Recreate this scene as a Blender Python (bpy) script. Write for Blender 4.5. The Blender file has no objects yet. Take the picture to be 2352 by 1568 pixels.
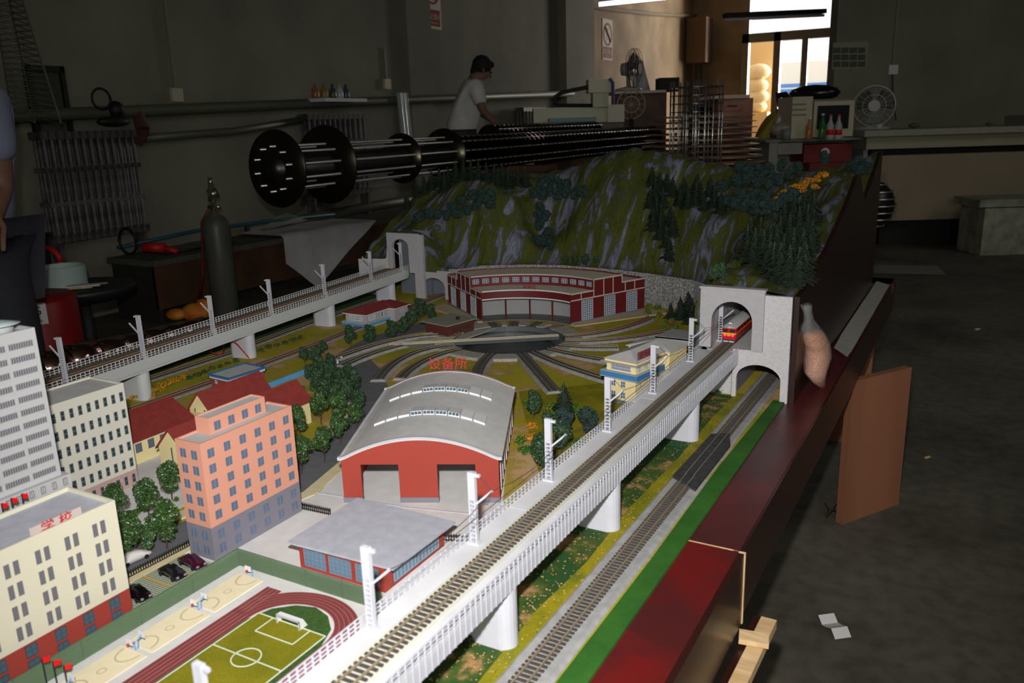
import bpy, math, random
import numpy as np
from mathutils import Vector, Matrix
random.seed(7)
sc = bpy.context.scene
col = sc.collection
PI = math.pi
# ------------------------------------------------------------------ camera
CX, CY, F = 1176., 784., 1900.
CH = 1.26
def _basis():
    d = np.array([1400 - CX, -(8004 - CY), -F]); d /= np.linalg.norm(d); up = -d
    y = np.array([2275 - CX, -(262 - CY), -F]); y -= up * (y @ up); y /= np.linalg.norm(y)
    return np.array([np.cross(y, up), y, up])
MB_ = _basis()
cd = bpy.data.cameras.new('camera'); cam = bpy.data.objects.new('camera', cd); col.objects.link(cam)
cam.matrix_world = Matrix.Translation((0, 0, CH)) @ Matrix(MB_.tolist()).to_4x4()
cd.sensor_width = 22.3; cd.lens = F / 2352 * 22.3; cd.clip_start = .02; cd.clip_end = 200
cd.dof.use_dof = True; cd.dof.focus_distance = 2.1; cd.dof.aperture_fstop = 4.5
sc.camera = cam
# ------------------------------------------------------------------ world, lights, exposure
w = bpy.data.worlds.new('world'); sc.world = w; w.use_nodes = True
bg = w.node_tree.nodes['Background']; bg.inputs[0].default_value = (.92, .97, 1, 1); bg.inputs[1].default_value = 1.6
def lamp(name, kind, loc, target, energy, color=(1, 1, 1), **k):
    l = bpy.data.lights.new(name, kind); l.energy = energy; l.color = color
    for a, b in k.items(): setattr(l, a, b)
    o = bpy.data.objects.new(name, l); col.objects.link(o); o.location = loc
    o.rotation_euler = (Vector(target) - Vector(loc)).to_track_quat('-Z', 'Y').to_euler()
    return o
lamp('camera_flash', 'SPOT', (-.035, -.005, 1.39), (-1.0, 1.62, .66), 132, (1, .97, .94), spot_size=1.62, spot_blend=1.0, shadow_soft_size=.018)
lamp('added_side_fill', 'AREA', (4.6, 1.5, 2.4), (-4, 4, 1), 8, (.92, .97, .86), shape='RECTANGLE', size=5, size_y=1.6)  # added ambient fill, for presumed windows in the unseen right wall
lamp('added_rear_fill', 'AREA', (3.0, -3.8, 2.6), (1.5, 10, 1.0), 75, (.95, .97, .9), shape='RECTANGLE', size=5, size_y=1.4)  # added fill aimed to lift the partition wall, no window built there
lamp('added_overhead_fill', 'AREA', (3.4, 5.5, 4.2), (2.6, 6.0, 0), 95, (.96, .98, .9), shape='RECTANGLE', size=2.4, size_y=7)  # added overhead fill to brighten the floor and wall on the right
vs = sc.view_settings
sc.display_settings.display_device = 'sRGB'
vs.view_transform = 'Standard'; vs.look = 'None'; vs.exposure = 0; vs.gamma = 1; vs.use_curve_mapping = False
# ------------------------------------------------------------------ pixel -> place helpers (real 3D places on real planes)
def ray(px, py): return MB_ @ np.array([px - CX, CY - py, -F])
def G(px, py, z=.6):
    r = ray(px, py); t = (z - CH) / r[2]; return (r[0] * t, r[1] * t)
def onx(px, py, x): r = ray(px, py); t = x / r[0]; return Vector((x, r[1] * t, CH + r[2] * t))
def ony(px, py, y): r = ray(px, py); t = y / r[1]; return Vector((r[0] * t, y, CH + r[2] * t))
HD = np.array([-.4917, .8708, 0])
def dep(px, py, d): r = ray(px, py); r = r * (d / (r @ HD)); return Vector((r[0], r[1], CH + r[2]))
# ------------------------------------------------------------------ materials
def lin(c): return tuple((v / 255 / 12.92 if v / 255 <= .04045 else ((v / 255 + .055) / 1.055) ** 2.4) for v in c[:3]) + (1,)
MATS = {}
def mat(name, c, rough=.6, metal=0, var=0, vs_=40, c2=None, bump=0, bs=80, spec=.5, stretch=None, emit=0, alpha=1, trans=0, thr=None, coat=0, detail=6):
    if name in MATS: return MATS[name]
    m = bpy.data.materials.new(name); m.use_nodes = True; nt = m.node_tree; b = nt.nodes['Principled BSDF']
    b.inputs['Base Color'].default_value = lin(c); b.inputs['Roughness'].default_value = rough; b.inputs['Metallic'].default_value = metal
    b.inputs['Specular IOR Level'].default_value = spec
    if coat: b.inputs['Coat Weight'].default_value = coat; b.inputs['Coat Roughness'].default_value = .15
    if emit: b.inputs['Emission Color'].default_value = lin(c); b.inputs['Emission Strength'].default_value = emit
    if alpha < 1: b.inputs['Alpha'].default_value = alpha
    if trans: b.inputs['Transmission Weight'].default_value = trans
    if var or c2 or bump:
        tc = nt.nodes.new('ShaderNodeTexCoord'); mp = nt.nodes.new('ShaderNodeMapping'); nt.links.new(tc.outputs['Object'], mp.inputs[0])
        if stretch: mp.inputs['Scale'].default_value = stretch
    if var or c2:
        n = nt.nodes.new('ShaderNodeTexNoise'); n.inputs['Scale'].default_value = vs_; n.inputs['Detail'].default_value = detail; nt.links.new(mp.outputs[0], n.inputs[0])
        r = nt.nodes.new('ShaderNodeValToRGB'); nt.links.new(n.outputs[0], r.inputs[0]); nt.links.new(r.outputs[0], b.inputs['Base Color'])
        a = c2 or tuple(v * (1 - var) for v in c)
        lo, hi = thr or (.35, .65)
        r.color_ramp.elements[0].position = lo; r.color_ramp.elements[1].position = hi
        r.color_ramp.elements[0].color = lin(a); r.color_ramp.elements[1].color = lin(c)
    if bump:
        n2 = nt.nodes.new('ShaderNodeTexNoise'); n2.inputs['Scale'].default_value = bs; n2.inputs['Detail'].default_value = 4; nt.links.new(mp.outputs[0], n2.inputs[0])
        bp = nt.nodes.new('ShaderNodeBump'); bp.inputs['Strength'].default_value = bump; bp.inputs['Distance'].default_value = .4 / bs
        nt.links.new(n2.outputs[0], bp.inputs['Height']); nt.links.new(bp.outputs[0], b.inputs['Normal'])
    MATS[name] = m; return m
def multimat(name, cols, scale, rough=.8, bump=.6, bs=400, stretch=None, warp=0, spec=.3):
    "several colours chosen by noise: cols = [(pos, rgb), ...]"
    m = bpy.data.materials.new(name); m.use_nodes = True; nt = m.node_tree; b = nt.nodes['Principled BSDF']; b.inputs['Roughness'].default_value = rough
    b.inputs['Specular IOR Level'].default_value = spec
    tc = nt.nodes.new('ShaderNodeTexCoord'); mp = nt.nodes.new('ShaderNodeMapping'); nt.links.new(tc.outputs['Object'], mp.inputs[0])
    if stretch: mp.inputs['Scale'].default_value = stretch
    n = nt.nodes.new('ShaderNodeTexNoise'); n.inputs['Scale'].default_value = scale; n.inputs['Detail'].default_value = 8; n.inputs['Roughness'].default_value = .62; n.inputs['Distortion'].default_value = warp
    nt.links.new(mp.outputs[0], n.inputs[0]); r = nt.nodes.new('ShaderNodeValToRGB'); nt.links.new(n.outputs[0], r.inputs[0])
    cr = r.color_ramp
    while len(cr.elements) < len(cols): cr.elements.new(.5)
    for e, (p, c) in zip(cr.elements, cols): e.position = p; e.color = lin(c)
    n2 = nt.nodes.new('ShaderNodeTexNoise'); n2.inputs['Scale'].default_value = bs; nt.links.new(tc.outputs['Object'], n2.inputs[0])
    mx = nt.nodes.new('ShaderNodeMix'); mx.data_type = 'RGBA'; mx.blend_type = 'MULTIPLY'; mx.inputs['Factor'].default_value = .55
    r2 = nt.nodes.new('ShaderNodeValToRGB'); r2.color_ramp.elements[0].position = .3; r2.color_ramp.elements[1].position = .6; r2.color_ramp.elements[0].color = (.5, .5, .5, 1); r2.color_ramp.elements[1].color = (1, 1, 1, 1)
    nt.links.new(n2.outputs[0], r2.inputs[0]); nt.links.new(r.outputs[0], mx.inputs['A']); nt.links.new(r2.outputs[0], mx.inputs['B']); nt.links.new(mx.outputs['Result'], b.inputs['Base Color'])
    bp = nt.nodes.new('ShaderNodeBump'); bp.inputs['Strength'].default_value = bump; bp.inputs['Distance'].default_value = .5 / bs
    nt.links.new(n2.outputs[0], bp.inputs['Height']); nt.links.new(bp.outputs[0], b.inputs['Normal'])
    MATS[name] = m; return m
WHITE = mat('white plastic', (188, 189, 198), .45, var=.03)
DECKG = mat('grey deck paint', (204, 204, 208), .6, var=.07, vs_=14)
BALL = mat('grey roadbed foam', (156, 156, 156), .9, var=.12, vs_=60)
SLP = mat('dark brown sleeper', (66, 60, 54), .7)
RAILM = mat('tarnished brass rail', (156, 142, 116), .4, .3)
SLPD = mat('black sleeper', (52, 48, 44), .7)
SLPR = mat('reddish sleeper', (96, 44, 34), .7)
YARD = mat('light grey yard board', (216, 215, 214), .85, var=.05, vs_=30)
ROAD = mat('asphalt grey card', (104, 105, 110), .9, var=.08)
WALK = mat('sand beige pavement card', (212, 200, 160), .9, var=.05)
RIM = mat('dark red lacquer', (104, 26, 25), .24, c2=(76, 30, 30), vs_=7, spec=.6, thr=(.42, .6), coat=.3)
RIM2 = mat('brown red lacquer', (92, 36, 36), .36, c2=(60, 28, 30), vs_=8, spec=.5, thr=(.35, .65))
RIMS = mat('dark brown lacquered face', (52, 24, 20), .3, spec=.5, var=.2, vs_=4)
PANEL = mat('dark brown panel', (44, 24, 20), .35, var=.15, vs_=5)
PLY = mat('brown plywood', (150, 98, 72), .6, c2=(124, 78, 56), vs_=5, stretch=(1, 1, .15))
RAWW = mat('raw pine', (226, 196, 152), .7, c2=(196, 160, 112), vs_=12, stretch=(1, 6, 1))
GRASS = multimat('olive turf with gravel', [(.3, (146, 144, 30)), (.5, (180, 168, 42)), (.55, (176, 150, 74)), (.60, (208, 172, 124))], 6, bs=420)
YGR = multimat('yellow green turf', [(.35, (112, 116, 14)), (.55, (150, 138, 16)), (.7, (104, 112, 20))], 9, bs=500)
GREEN = multimat('bright green turf', [(.35, (34, 84, 24)), (.65, (54, 106, 32))], 12, bs=500)
DGREEN = multimat('dark flowering turf', [(.32, (20, 82, 48)), (.47, (42, 74, 28)), (.56, (70, 88, 34)), (.64, (176, 132, 92))], 14, bs=500)
FIELD = multimat('football turf', [(.35, (112, 116, 12)), (.6, (140, 132, 22))], 10, bs=450)
STUCCO = mat('white speckled plaster', (196, 194, 197), .6, var=.06, vs_=150, bump=.5, bs=260)
PORT = mat('light grey portal card', (172, 170, 174), .65, var=.04, vs_=90)
GRAN = multimat('grey granulated wall', [(.35, (96, 96, 98)), (.5, (140, 140, 140)), (.62, (190, 188, 184))], 160, bs=700)
ROCK = multimat('mossy rock', [(.34, (54, 62, 17)), (.47, (80, 86, 22)), (.52, (66, 72, 40)), (.55, (90, 94, 108)), (.64, (126, 130, 146)), (.70, (76, 80, 25))], 4.2, bs=190, stretch=(5.6, 1.5, 1.2), warp=.9, bump=.8)
PINK = mat('salmon pink card', (206, 146, 124), .7)
PGREY = mat('slate grey card', (118, 116, 128), .7)
CREAM = mat('cream card', (206, 202, 182), .7)
BRICK = mat('brick red card', (150, 56, 46), .65)
ORANGE = mat('orange card strip', (226, 180, 122), .7)
LGREY = mat('pale grey card', (182, 184, 186), .7)
ROOFG = mat('grey roof card', (200, 199, 198), .85, var=.05)
ROOFL = mat('blue grey roof card', (178, 180, 192), .85, var=.06, vs_=60)
ROOFR = mat('red roof card', (140, 48, 42), .8, var=.1, vs_=80)
YELW = mat('pale yellow card', (228, 214, 160), .7)
YELS = mat('warm yellow card', (240, 222, 168), .7)
MAROON = mat('maroon wall card', (98, 18, 20), .6)
BEIGE = mat('beige felt roof', (200, 190, 172), .9, var=.05)
BLUEC = mat('blue card', (64, 130, 186), .6)
GLASS = mat('printed blue grey glass', (92, 106, 128), .35)
GLASSD = mat('dark teal glass', (46, 66, 72), .35)
GLASSN = mat('grey narrow glass', (104, 104, 112), .5)
FRW = mat('white window bars', (214, 218, 222), .5)
BLACK = mat('matt black', (18, 18, 18), .6)
DARK = mat('soot dark', (30, 30, 31), .7)
CONC = mat('grey concrete segment', (166, 166, 156), .8, var=.08)
PIT = mat('dark glossy pit', (62, 68, 72), .25)
TRUNK = mat('brown trunk', (70, 48, 40), .8)
LEAF1 = mat('mid green foliage', (58, 92, 36), .42, c2=(30, 56, 24), vs_=90, thr=(.3, .6), spec=.8)
LEAF2 = mat('dark green foliage', (44, 76, 42), .5, c2=(24, 48, 28), vs_=90, thr=(.3, .6), spec=.7)
LEAF3 = mat('blue green foliage', (38, 62, 56), .7, c2=(24, 44, 42), vs_=90, thr=(.3, .6))
LEAF4 = mat('fresh green foliage', (54, 118, 26), .8, c2=(30, 78, 20), vs_=90)
CONIF = mat('dark conifer needles', (42, 58, 40), .7, c2=(24, 38, 28), vs_=120)
YEL = mat('yellow blossom', (216, 160, 20), .8, c2=(160, 112, 12), vs_=100)
ORA = mat('ochre foliage', (232, 156, 24), .8, c2=(150, 96, 14), vs_=100)
REDF = mat('red blossom', (170, 40, 30), .8)
RED = mat('bright red', (214, 14, 20), .45)
CHROME = mat('chrome', (225, 220, 220), .26, .9)
CHROMEB = mat('tinted chrome disc', (86, 76, 66), .12, 1)
DISC = mat('dark bronze mirror', (48, 44, 34), .24, .8)
WALL = mat('stained plaster wall', (138, 136, 120), .85, c2=(114, 112, 98), vs_=1.3, bump=.15, bs=30, thr=(.3, .7))
WALLB = mat('warm lit plaster wall', (178, 150, 116), .85, c2=(140, 114, 86), vs_=1.5)  # warm daylight from the door is put into this plaster colour
FLOOR = multimat('stained concrete floor', [(.3, (68, 64, 56)), (.5, (96, 91, 81)), (.7, (110, 105, 94))], 1.6, bs=22, rough=.75, bump=.04)
PIPE = mat('dull grey green pipe', (96, 98, 84), .5, .2)
CAST = mat('tarnished aluminium paint', (118, 116, 116), .5, .3, c2=(60, 52, 46), vs_=10)
SKIN = mat('skin', (112, 78, 62), .65)
HAIR = mat('black hair', (14, 12, 12), .8)
CLOTH = mat('white tee shirt cloth', (196, 194, 192), .9, var=.08, vs_=10, bump=.2, bs=30)
MACH = mat('ivory machine paint', (204, 202, 176), .5)
WOODD = mat('dark cabinet wood', (92, 62, 42), .6, c2=(66, 46, 34), vs_=6)
WOODR = mat('reddish cabinet wood', (176, 120, 98), .5, c2=(150, 98, 78), vs_=6)
CREAMP = mat('cream plastic', (190, 182, 156), .5)
CLEAR = mat('clear plastic film', (200, 200, 200), .15, alpha=.16, bump=.8, bs=30)
SAND = multimat('pink granules', [(.35, (176, 112, 84)), (.6, (206, 150, 118))], 220, bs=900)
GREYP = mat('grey paper strip', (158, 154, 148), .85, var=.05)
PAPER = mat('white paper', (205, 203, 203), .8)
CYLM = mat('grey green cylinder paint', (92, 92, 84), .45, var=.1, vs_=6)
STEEL = mat('nickel brass', (190, 180, 160), .25, .9)
# ------------------------------------------------------------------ mesh builder
class MB:
    def __init__(s): s.v = []; s.f = []; s.m = []
    def add(s, vs, fs, m=0):
        k = len(s.v); s.v += [tuple(p) for p in vs]; s.f += [tuple(i + k for i in f) for f in fs]; s.m += [m] * len(fs); return s
    def box(s, x0, x1, y0, y1, z0, z1, m=0):
        if x0 > x1: x0, x1 = x1, x0
        if y0 > y1: y0, y1 = y1, y0
        return s.add([(x0, y0, z0), (x1, y0, z0), (x1, y1, z0), (x0, y1, z0), (x0, y0, z1), (x1, y0, z1), (x1, y1, z1), (x0, y1, z1)],
                     [(0, 3, 2, 1), (4, 5, 6, 7), (0, 1, 5, 4), (1, 2, 6, 5), (2, 3, 7, 6), (3, 0, 4, 7)], m)
    def obox(s, p0, p1, w, h, m=0, zc=False):
        "bar from p0 to p1, width w (horizontal), height h"
        p0 = Vector(p0); p1 = Vector(p1); d = (p1 - p0).normalized(); up = Vector((0, 0, 1))
        if abs(d.z) > .99: up = Vector((0, 1, 0))
        sx = d.cross(up).normalized() * (w / 2); sz = sx.cross(d).normalized() * (h / 2)
        q = []
        for p in (p0, p1): q += [p - sx - sz, p + sx - sz, p + sx + sz, p - sx + sz]
        return s.add(q, [(0, 1, 2, 3), (7, 6, 5, 4), (0, 4, 5, 1), (1, 5, 6, 2), (2, 6, 7, 3), (3, 7, 4, 0)], m)
    def prism(s, poly, z0, z1, m=0, mt=None):
        n = len(poly); a = sum(poly[i][0] * poly[(i + 1) % n][1] - poly[(i + 1) % n][0] * poly[i][1] for i in range(n))
        if a < 0: poly = poly[::-1]
        s.add([(p[0], p[1], z0) for p in poly] + [(p[0], p[1], z1) for p in poly], [tuple(range(n))[::-1]] + [(i, (i + 1) % n, n + (i + 1) % n, n + i) for i in range(n)], m)
        k = len(s.v) - n; s.f.append(tuple(range(k, k + n))); s.m.append(m if mt is None else mt); return s
    def cyl(s, p0, p1, r0, r1=None, n=12, m=0, caps=True):
        r1 = r0 if r1 is None else r1
        p0 = Vector(p0); p1 = Vector(p1); d = (p1 - p0).normalized(); a = d.orthogonal().normalized(); b = d.cross(a)
        q = [p + (a * math.cos(t) + b * math.sin(t)) * r for p, r in ((p0, r0), (p1, r1)) for t in [2 * PI * i / n for i in range(n)]]
        fs = [(i, (i + 1) % n, n + (i + 1) % n, n + i) for i in range(n)]
        if caps: fs += [tuple(range(n))[::-1], tuple(range(n, 2 * n))]
        return s.add(q, fs, m)
    def tube(s, pts, r, n=8, m=0):
        pts = [Vector(p) for p in pts]; q = []; N = len(pts); a = None
        for i, p in enumerate(pts):
            d = (pts[min(i + 1, N - 1)] - pts[max(i - 1, 0)]).normalized()
            a = d.orthogonal().normalized() if a is None else (a - d * a.dot(d)).normalized()
            b = d.cross(a); rr = r[i] if isinstance(r, (list, tuple)) else r
            q += [p + (a * math.cos(t) + b * math.sin(t)) * rr for t in [2 * PI * k / n for k in range(n)]]
        fs = [(i * n + k, i * n + (k + 1) % n, (i + 1) * n + (k + 1) % n, (i + 1) * n + k) for i in range(N - 1) for k in range(n)]
        fs += [tuple(range(n))[::-1], tuple(range((N - 1) * n, N * n))]
        return s.add(q, fs, m)
    def lathe(s, prof, c=(0, 0, 0), n=24, m=0, ax=None):
        q = []; A = Matrix.Identity(3) if ax is None else Vector((0, 0, 1)).rotation_difference(Vector(ax)).to_matrix()
        for r, z in prof: q += [Vector(c) + A @ Vector((r * math.cos(t), r * math.sin(t), z)) for t in [2 * PI * k / n for k in range(n)]]
        N = len(prof)
        fs = [(i * n + k, i * n + (k + 1) % n, (i + 1) * n + (k + 1) % n, (i + 1) * n + k) for i in range(N - 1) for k in range(n)]
        fs += [tuple(range(n))[::-1], tuple(range((N - 1) * n, N * n))]
        return s.add(q, fs, m)
    def ball(s, c, r, n=10, m=0, sq=(1, 1, 1)):
        prof = [(max(.001, math.sin(PI * i / 6)) * r, -math.cos(PI * i / 6) * r) for i in range(7)]; k = len(s.v); s.lathe(prof, (0, 0, 0), n, m)
        for i in range(k, len(s.v)): p = s.v[i]; s.v[i] = (c[0] + p[0] * sq[0], c[1] + p[1] * sq[1], c[2] + p[2] * sq[2])
        return s
    def mesh(s, name, mats, smooth=False, off=(0, 0, 0)):
        me = bpy.data.meshes.new(name); ox, oy, oz = off
        me.from_pydata([(x - ox, y - oy, z - oz) for x, y, z in s.v], [], s.f)
        for m in mats: me.materials.append(m)
        if len(mats) > 1: me.polygons.foreach_set('material_index', s.m)
        if smooth: me.polygons.foreach_set('use_smooth', [True] * len(s.f))
        me.update(); return me
ORG = {}
def setp(o, label=None, cat=None, group=None, kind=None):
    if label: o['label'] = label
    if cat: o['category'] = cat
    if group: o['group'] = group
    if kind: o['kind'] = kind
    return o
def thing(name, label, cat, loc=(0, 0, 0), group=None, rz=0):
    o = bpy.data.objects.new(name, None); col.objects.link(o); o.location = loc; o.rotation_euler.z = rz; o.empty_display_size = .05
    ORG[o.name] = Vector(loc) if rz == 0 else Vector((0, 0, 0))
    if rz: ORG[o.name] = Vector((0, 0, 0))
    return setp(o, label, cat, group)
def part(name, mb, mats, parent, smooth=False, kind=None, label=None):
    "mesh part; builder coordinates are world ones for unrotated things, local ones for rotated things"
    if not isinstance(mats, (list, tuple)): mats = [mats]
    off = ORG[parent.name]; me = mb.mesh(name, mats, smooth, off); o = bpy.data.objects.new(name, me); col.objects.link(o); o.parent = parent
    ORG[o.name] = off; return setp(o, label, kind=kind)
def solo(name, mb, mats, label=None, cat=None, group=None, kind=None, smooth=False, loc=None):
    if not isinstance(mats, (list, tuple)): mats = [mats]
    off = Vector(loc) if loc is not None else Vector((0, 0, 0))
    o = bpy.data.objects.new(name, mb.mesh(name, mats, smooth, off)); col.objects.link(o); o.location = off; ORG[o.name] = off
    return setp(o, label, cat, group, kind)
def inst(name, me, parent, loc, rz=0, scale=None):
    o = bpy.data.objects.new(name, me); col.objects.link(o); o.parent = parent; o.location = Vector(loc) - ORG[parent.name]; o.rotation_euler.z = rz
    if scale: o.scale = scale
    return o
def dup(root, loc, rz=0, label=None, group=None, s=None):
    r = root.copy(); col.objects.link(r); r.location = loc; r.rotation_euler.z = rz
    if s: r.scale = (s, s, s) if not isinstance(s, tuple) else s
    if label: r['label'] = label
    if group: r['group'] = group
    for ch in list(root.children):
        c = ch.copy(); col.objects.link(c); c.parent = r
        for g in ch.children: d = g.copy(); col.objects.link(d); d.parent = c
    return r
def text(body, size, parent, loc, rot, m, ext=.0, name='sign_lettering', align='CENTER'):
    c = bpy.data.curves.new(name, 'FONT'); c.body = body; c.size = size; c.extrude = ext; c.align_x = align; c.align_y = 'CENTER'; c.resolution_u = 2
    c.materials.append(m); tmp = bpy.data.objects.new('tmp', c); col.objects.link(tmp); bpy.context.view_layer.update()
    me = bpy.data.meshes.new_from_object(tmp.evaluated_get(bpy.context.evaluated_depsgraph_get())); bpy.data.objects.remove(tmp); bpy.data.curves.remove(c)
    me.materials.clear(); me.materials.append(m)
    o = bpy.data.objects.new(name, me); col.objects.link(o); o.parent = parent; o.location = Vector(loc) - ORG[parent.name]; o.rotation_euler = rot; return o
#@@ROOM
# ================================================================== THE ROOM
def struct(name, mb, m, **k): return solo(name, mb, m, kind='structure', **k)
YD = 17.6                                                      # back wall with the glazed door
struct('floor', MB().box(-5.7, 5, -4.2, YD + 4, -.1, 0), FLOOR)
struct('ceiling', MB().box(-5.7, 5, -4.2, YD + .2, 4.3, 4.4), WALL)
struct('wall_left', MB().box(-5.7, -5.5, -4.2, 12.0, 0, 4.3).box(-5.7, -5.5, 12.0, YD + .2, 0, 4.3, 1), [WALL, WALLB])
struct('wall_right', MB().box(5, 5.2, -4.2, YD + .2, 0, 4.3), WALL)
struct('wall_rear', MB().box(-5.7, 5, -4.4, -4.2, 0, 4.3), WALL)
YP = 9.9; XP = ony(1907, 100, YP).x                          # partition wall behind the white cabinet
WD_ = 9.3; WA = dep(1907, 300, WD_); _u = Vector((.8708, .4917, 0)); _f = Vector((-.4917, .8708, 0)); WB = WA + _u * 7.3
struct('wall_back', MB().prism([tuple(WA)[:2], tuple(WB)[:2], tuple(WB + _f * .2)[:2], tuple(WA + _f * .2)[:2]], 0, 4.3), WALL)
dl, dr = ony(1706, 100, YD).x, ony(1925, 100, YD).x
zt, zm = 4.0, ony(1800, 72, YD).z
struct('wall_far', MB().box(-5.5, dl, YD, YD + .2, 0, 4.3).box(dr, 5, YD, YD + .2, 0, 4.3).box(dl, dr, YD, YD + .2, zt, 4.3), WALLB)
# piers standing out of the left wall, beam duct and conduits
struct('trim_1', MB().box(-5.5, -5.38, 11.3, 12.3, 0, 4.3), WALL)
struct('trim_2', MB().box(-5.5, -5.44, 7.55, 8.0, 0, 4.3), WALL)
d1 = thing('door_1', 'glazed double door with transom glowing white with daylight', 'door', (dl, YD, 0)); d1['kind'] = 'structure'
fr = MB(); W_ = dr - dl; t = .13
for x0, x1 in ((dl, dl + t), (dr - t, dr)): fr.box(x0, x1, YD - .05, YD + .1, 0, zt)
fr.box(dl, dr, YD - .05, YD + .1, zm - .17, zm).box(dl, dr, YD - .05, YD + .1, zt - .1, zt)
xa, xb, xc = ony(1776, 150, YD).x, ony(1792, 150, YD).x, ony(1840, 150, YD).x
fr.box(xa, xb, YD - .05, YD + .1, 0, zm)
part('door_frame', fr, mat('door frame aluminium', (150, 138, 124), .4, .3), d1)
sash = MB().box(xc, xc + .12, YD - .03, YD + .03, 0, zm - .1).box(xb, dr, YD - .03, YD + .03, 0, .3)
part('sash', sash, MATS['door frame aluminium'], d1)
part('pane', MB().box(xb, dr - .05, YD, YD + .01, .3, zm - .1).box(dl + .1, dr - .1, YD, YD + .01, zm, zt - .1), mat('door glass', (245, 248, 250), .05, alpha=.12), d1)
# outside: bright yard wall with two blue bands, sacks stacked in the porch
struct('trim_3', MB().box(-7, 3, 30, 30.3, 0, 1.0).box(-7, -2.45, YD + 6, YD + 6.3, 0, 2.6), mat('sunlit outer wall', (235, 228, 214), .8))
bb = MB().box(-7, 3, YD + 5.0, YD + 5.04, ony(1800, 215, YD + 5).z, ony(1800, 205, YD + 5).z).box(-7, 3, YD + 5.0, YD + 5.04, ony(1800, 202, YD + 5).z, ony(1800, 193, YD + 5).z)
solo('barrier_tape', bb, mat('blue band', (30, 120, 200), .5), 'two blue horizontal bands seen through the bright glazed door', 'barrier')
pw0, pw1 = ony(1722, 200, YD + 1.2).x, ony(1790, 200, YD + 1.2).x
struct('wall_porch', MB().box(pw0 - .3, pw1 - .05, YD + 1.2, YD + 1.5, 0, zm), mat('porch wall', (190, 160, 112), .8))
for i, (px, py, r) in enumerate([(1741, 165, .27), (1738, 197, .25), (1742, 222, .23), (1738, 245, .22)]):
    p = ony(px, py, YD + .85)
    m_ = MB().ball((0, 0, 0), r, 12, sq=(1, .7, .62))
    o = solo('sack', m_, mat('pale sackcloth', (206, 184, 140), .9, bump=.5, bs=12), 'bulging pale sack in porch pile, ' + ('topmost', 'second from the top', 'third from the top', 'lowest one showing')[i], 'sack', 'pale sacks piled in the porch', smooth=True)
    o.location = p
q_ = ony(1741, 258, YD + .85); solo('carton', MB().box(q_.x - .24, q_.x + .24, q_.y - .2, q_.y + .2, 0, q_.z), mat('tan carton', (190, 156, 104), .8), 'tall tan carton carrying the sacks in the bright porch', 'box')
po = lamp('door_portal', 'AREA', ((dl + dr) / 2, YD + .15, 2.0), ((dl + dr) / 2, 0, 2.0), 1, shape='RECTANGLE', size=W_, size_y=4.0); po.data.cycles.is_portal = True
# light coming in from the lit yard
lamp('yard_daylight', 'AREA', (dr + 1.0, YD + 2.6, 2.6), (dl - 1.0, YD - 3, 1.6), 1000, (1, .94, .84), shape='RECTANGLE', size=3.0, size_y=2.5)
# pipes and radiators on the left wall
pp = thing('heating_pipe', 'thick horizontal heating pipe running along the left wall', 'pipe', (-5.4, 3, 1.4))
part('pipe_run', MB().tube([(-5.36, 2.0, 1.36), (-5.36, 3.2, 1.40), (-5.36, 5.9, 1.49), (-5.36, 8.2, 1.56), (-5.34, 11.4, 1.66)], .042, 10), PIPE, pp, True)
part('valve', MB().cyl((-5.36, 4.08, 1.43), (-5.3, 4.06, 1.3), .035, .05, 8).cyl((-5.3, 4.06, 1.3), (-5.36, 4.05, 1.2), .05, .03, 8), mat('rusty valve', (84, 46, 38), .7), pp)
pr_ = thing('return_pipe', 'thinner sagging pipe below the heating pipe, between two radiators', 'pipe', (-5.4, 4.2, 1.24))
part('pipe_run', MB().tube([(-5.4, 4.15, 1.24), (-5.4, 5.0, 1.27), (-5.4, 5.9, 1.36)], .03, 10), PIPE, pr_, True)
pl = thing('floor_pipe', 'dark low heating pipe along the foot of the left wall', 'pipe', (-5.3, 5, .5))
part('pipe_run', MB().tube([(-5.36, 5.0, .46), (-5.36, 6.8, .5), (-5.36, 8, .5)], .05, 10), PIPE, pl, True)
def radiator(y0, y1, zb, zt_, n, label):
    t = thing('radiator', label, 'radiator', (-5.38, (y0 + y1) / 2, zb), 'cast iron radiators on the left wall')
    dy = (y1 - y0) / n; col_ = MB()
    for i in range(n): pass
    m0 = MB()
    for dx in (-.045, 0, .045): m0.cyl((dx, 0, .04), (dx, 0, zt_ - zb - .04), .013, n=8)
    m0.box(-.065, .065, -dy * .46, dy * .46, 0, .05).box(-.065, .065, -dy * .46, dy * .46, zt_ - zb - .05, zt_ - zb)
    for f in (.33, .64): m0.box(-.06, .06, -dy * .5, dy * .5, (zt_ - zb) * f, (zt_ - zb) * f + .03)
    me = m0.mesh('section', [CAST])
    for i in range(n): inst('section', me, t, (-5.38, y0 + dy * (i + .5), zb))
    part('foot', MB().box(-5.43, -5.33, y0 + .02, y0 + .05, 0, zb), CAST, t); part('foot', MB().box(-5.43, -5.33, y1 - .05, y1 - .02, 0, zb), CAST, t)
    return t
radiator(3.30, 4.02, .58, 1.30, 13, 'large cast iron radiator behind the black stool')
radiator(5.78, 6.62, .64, 1.40, 12, 'cast iron radiator behind the big dark discs')
radiator(9.85, 10.5, .8, 1.46, 8, 'small cast iron radiator beyond the man in white')
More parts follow.
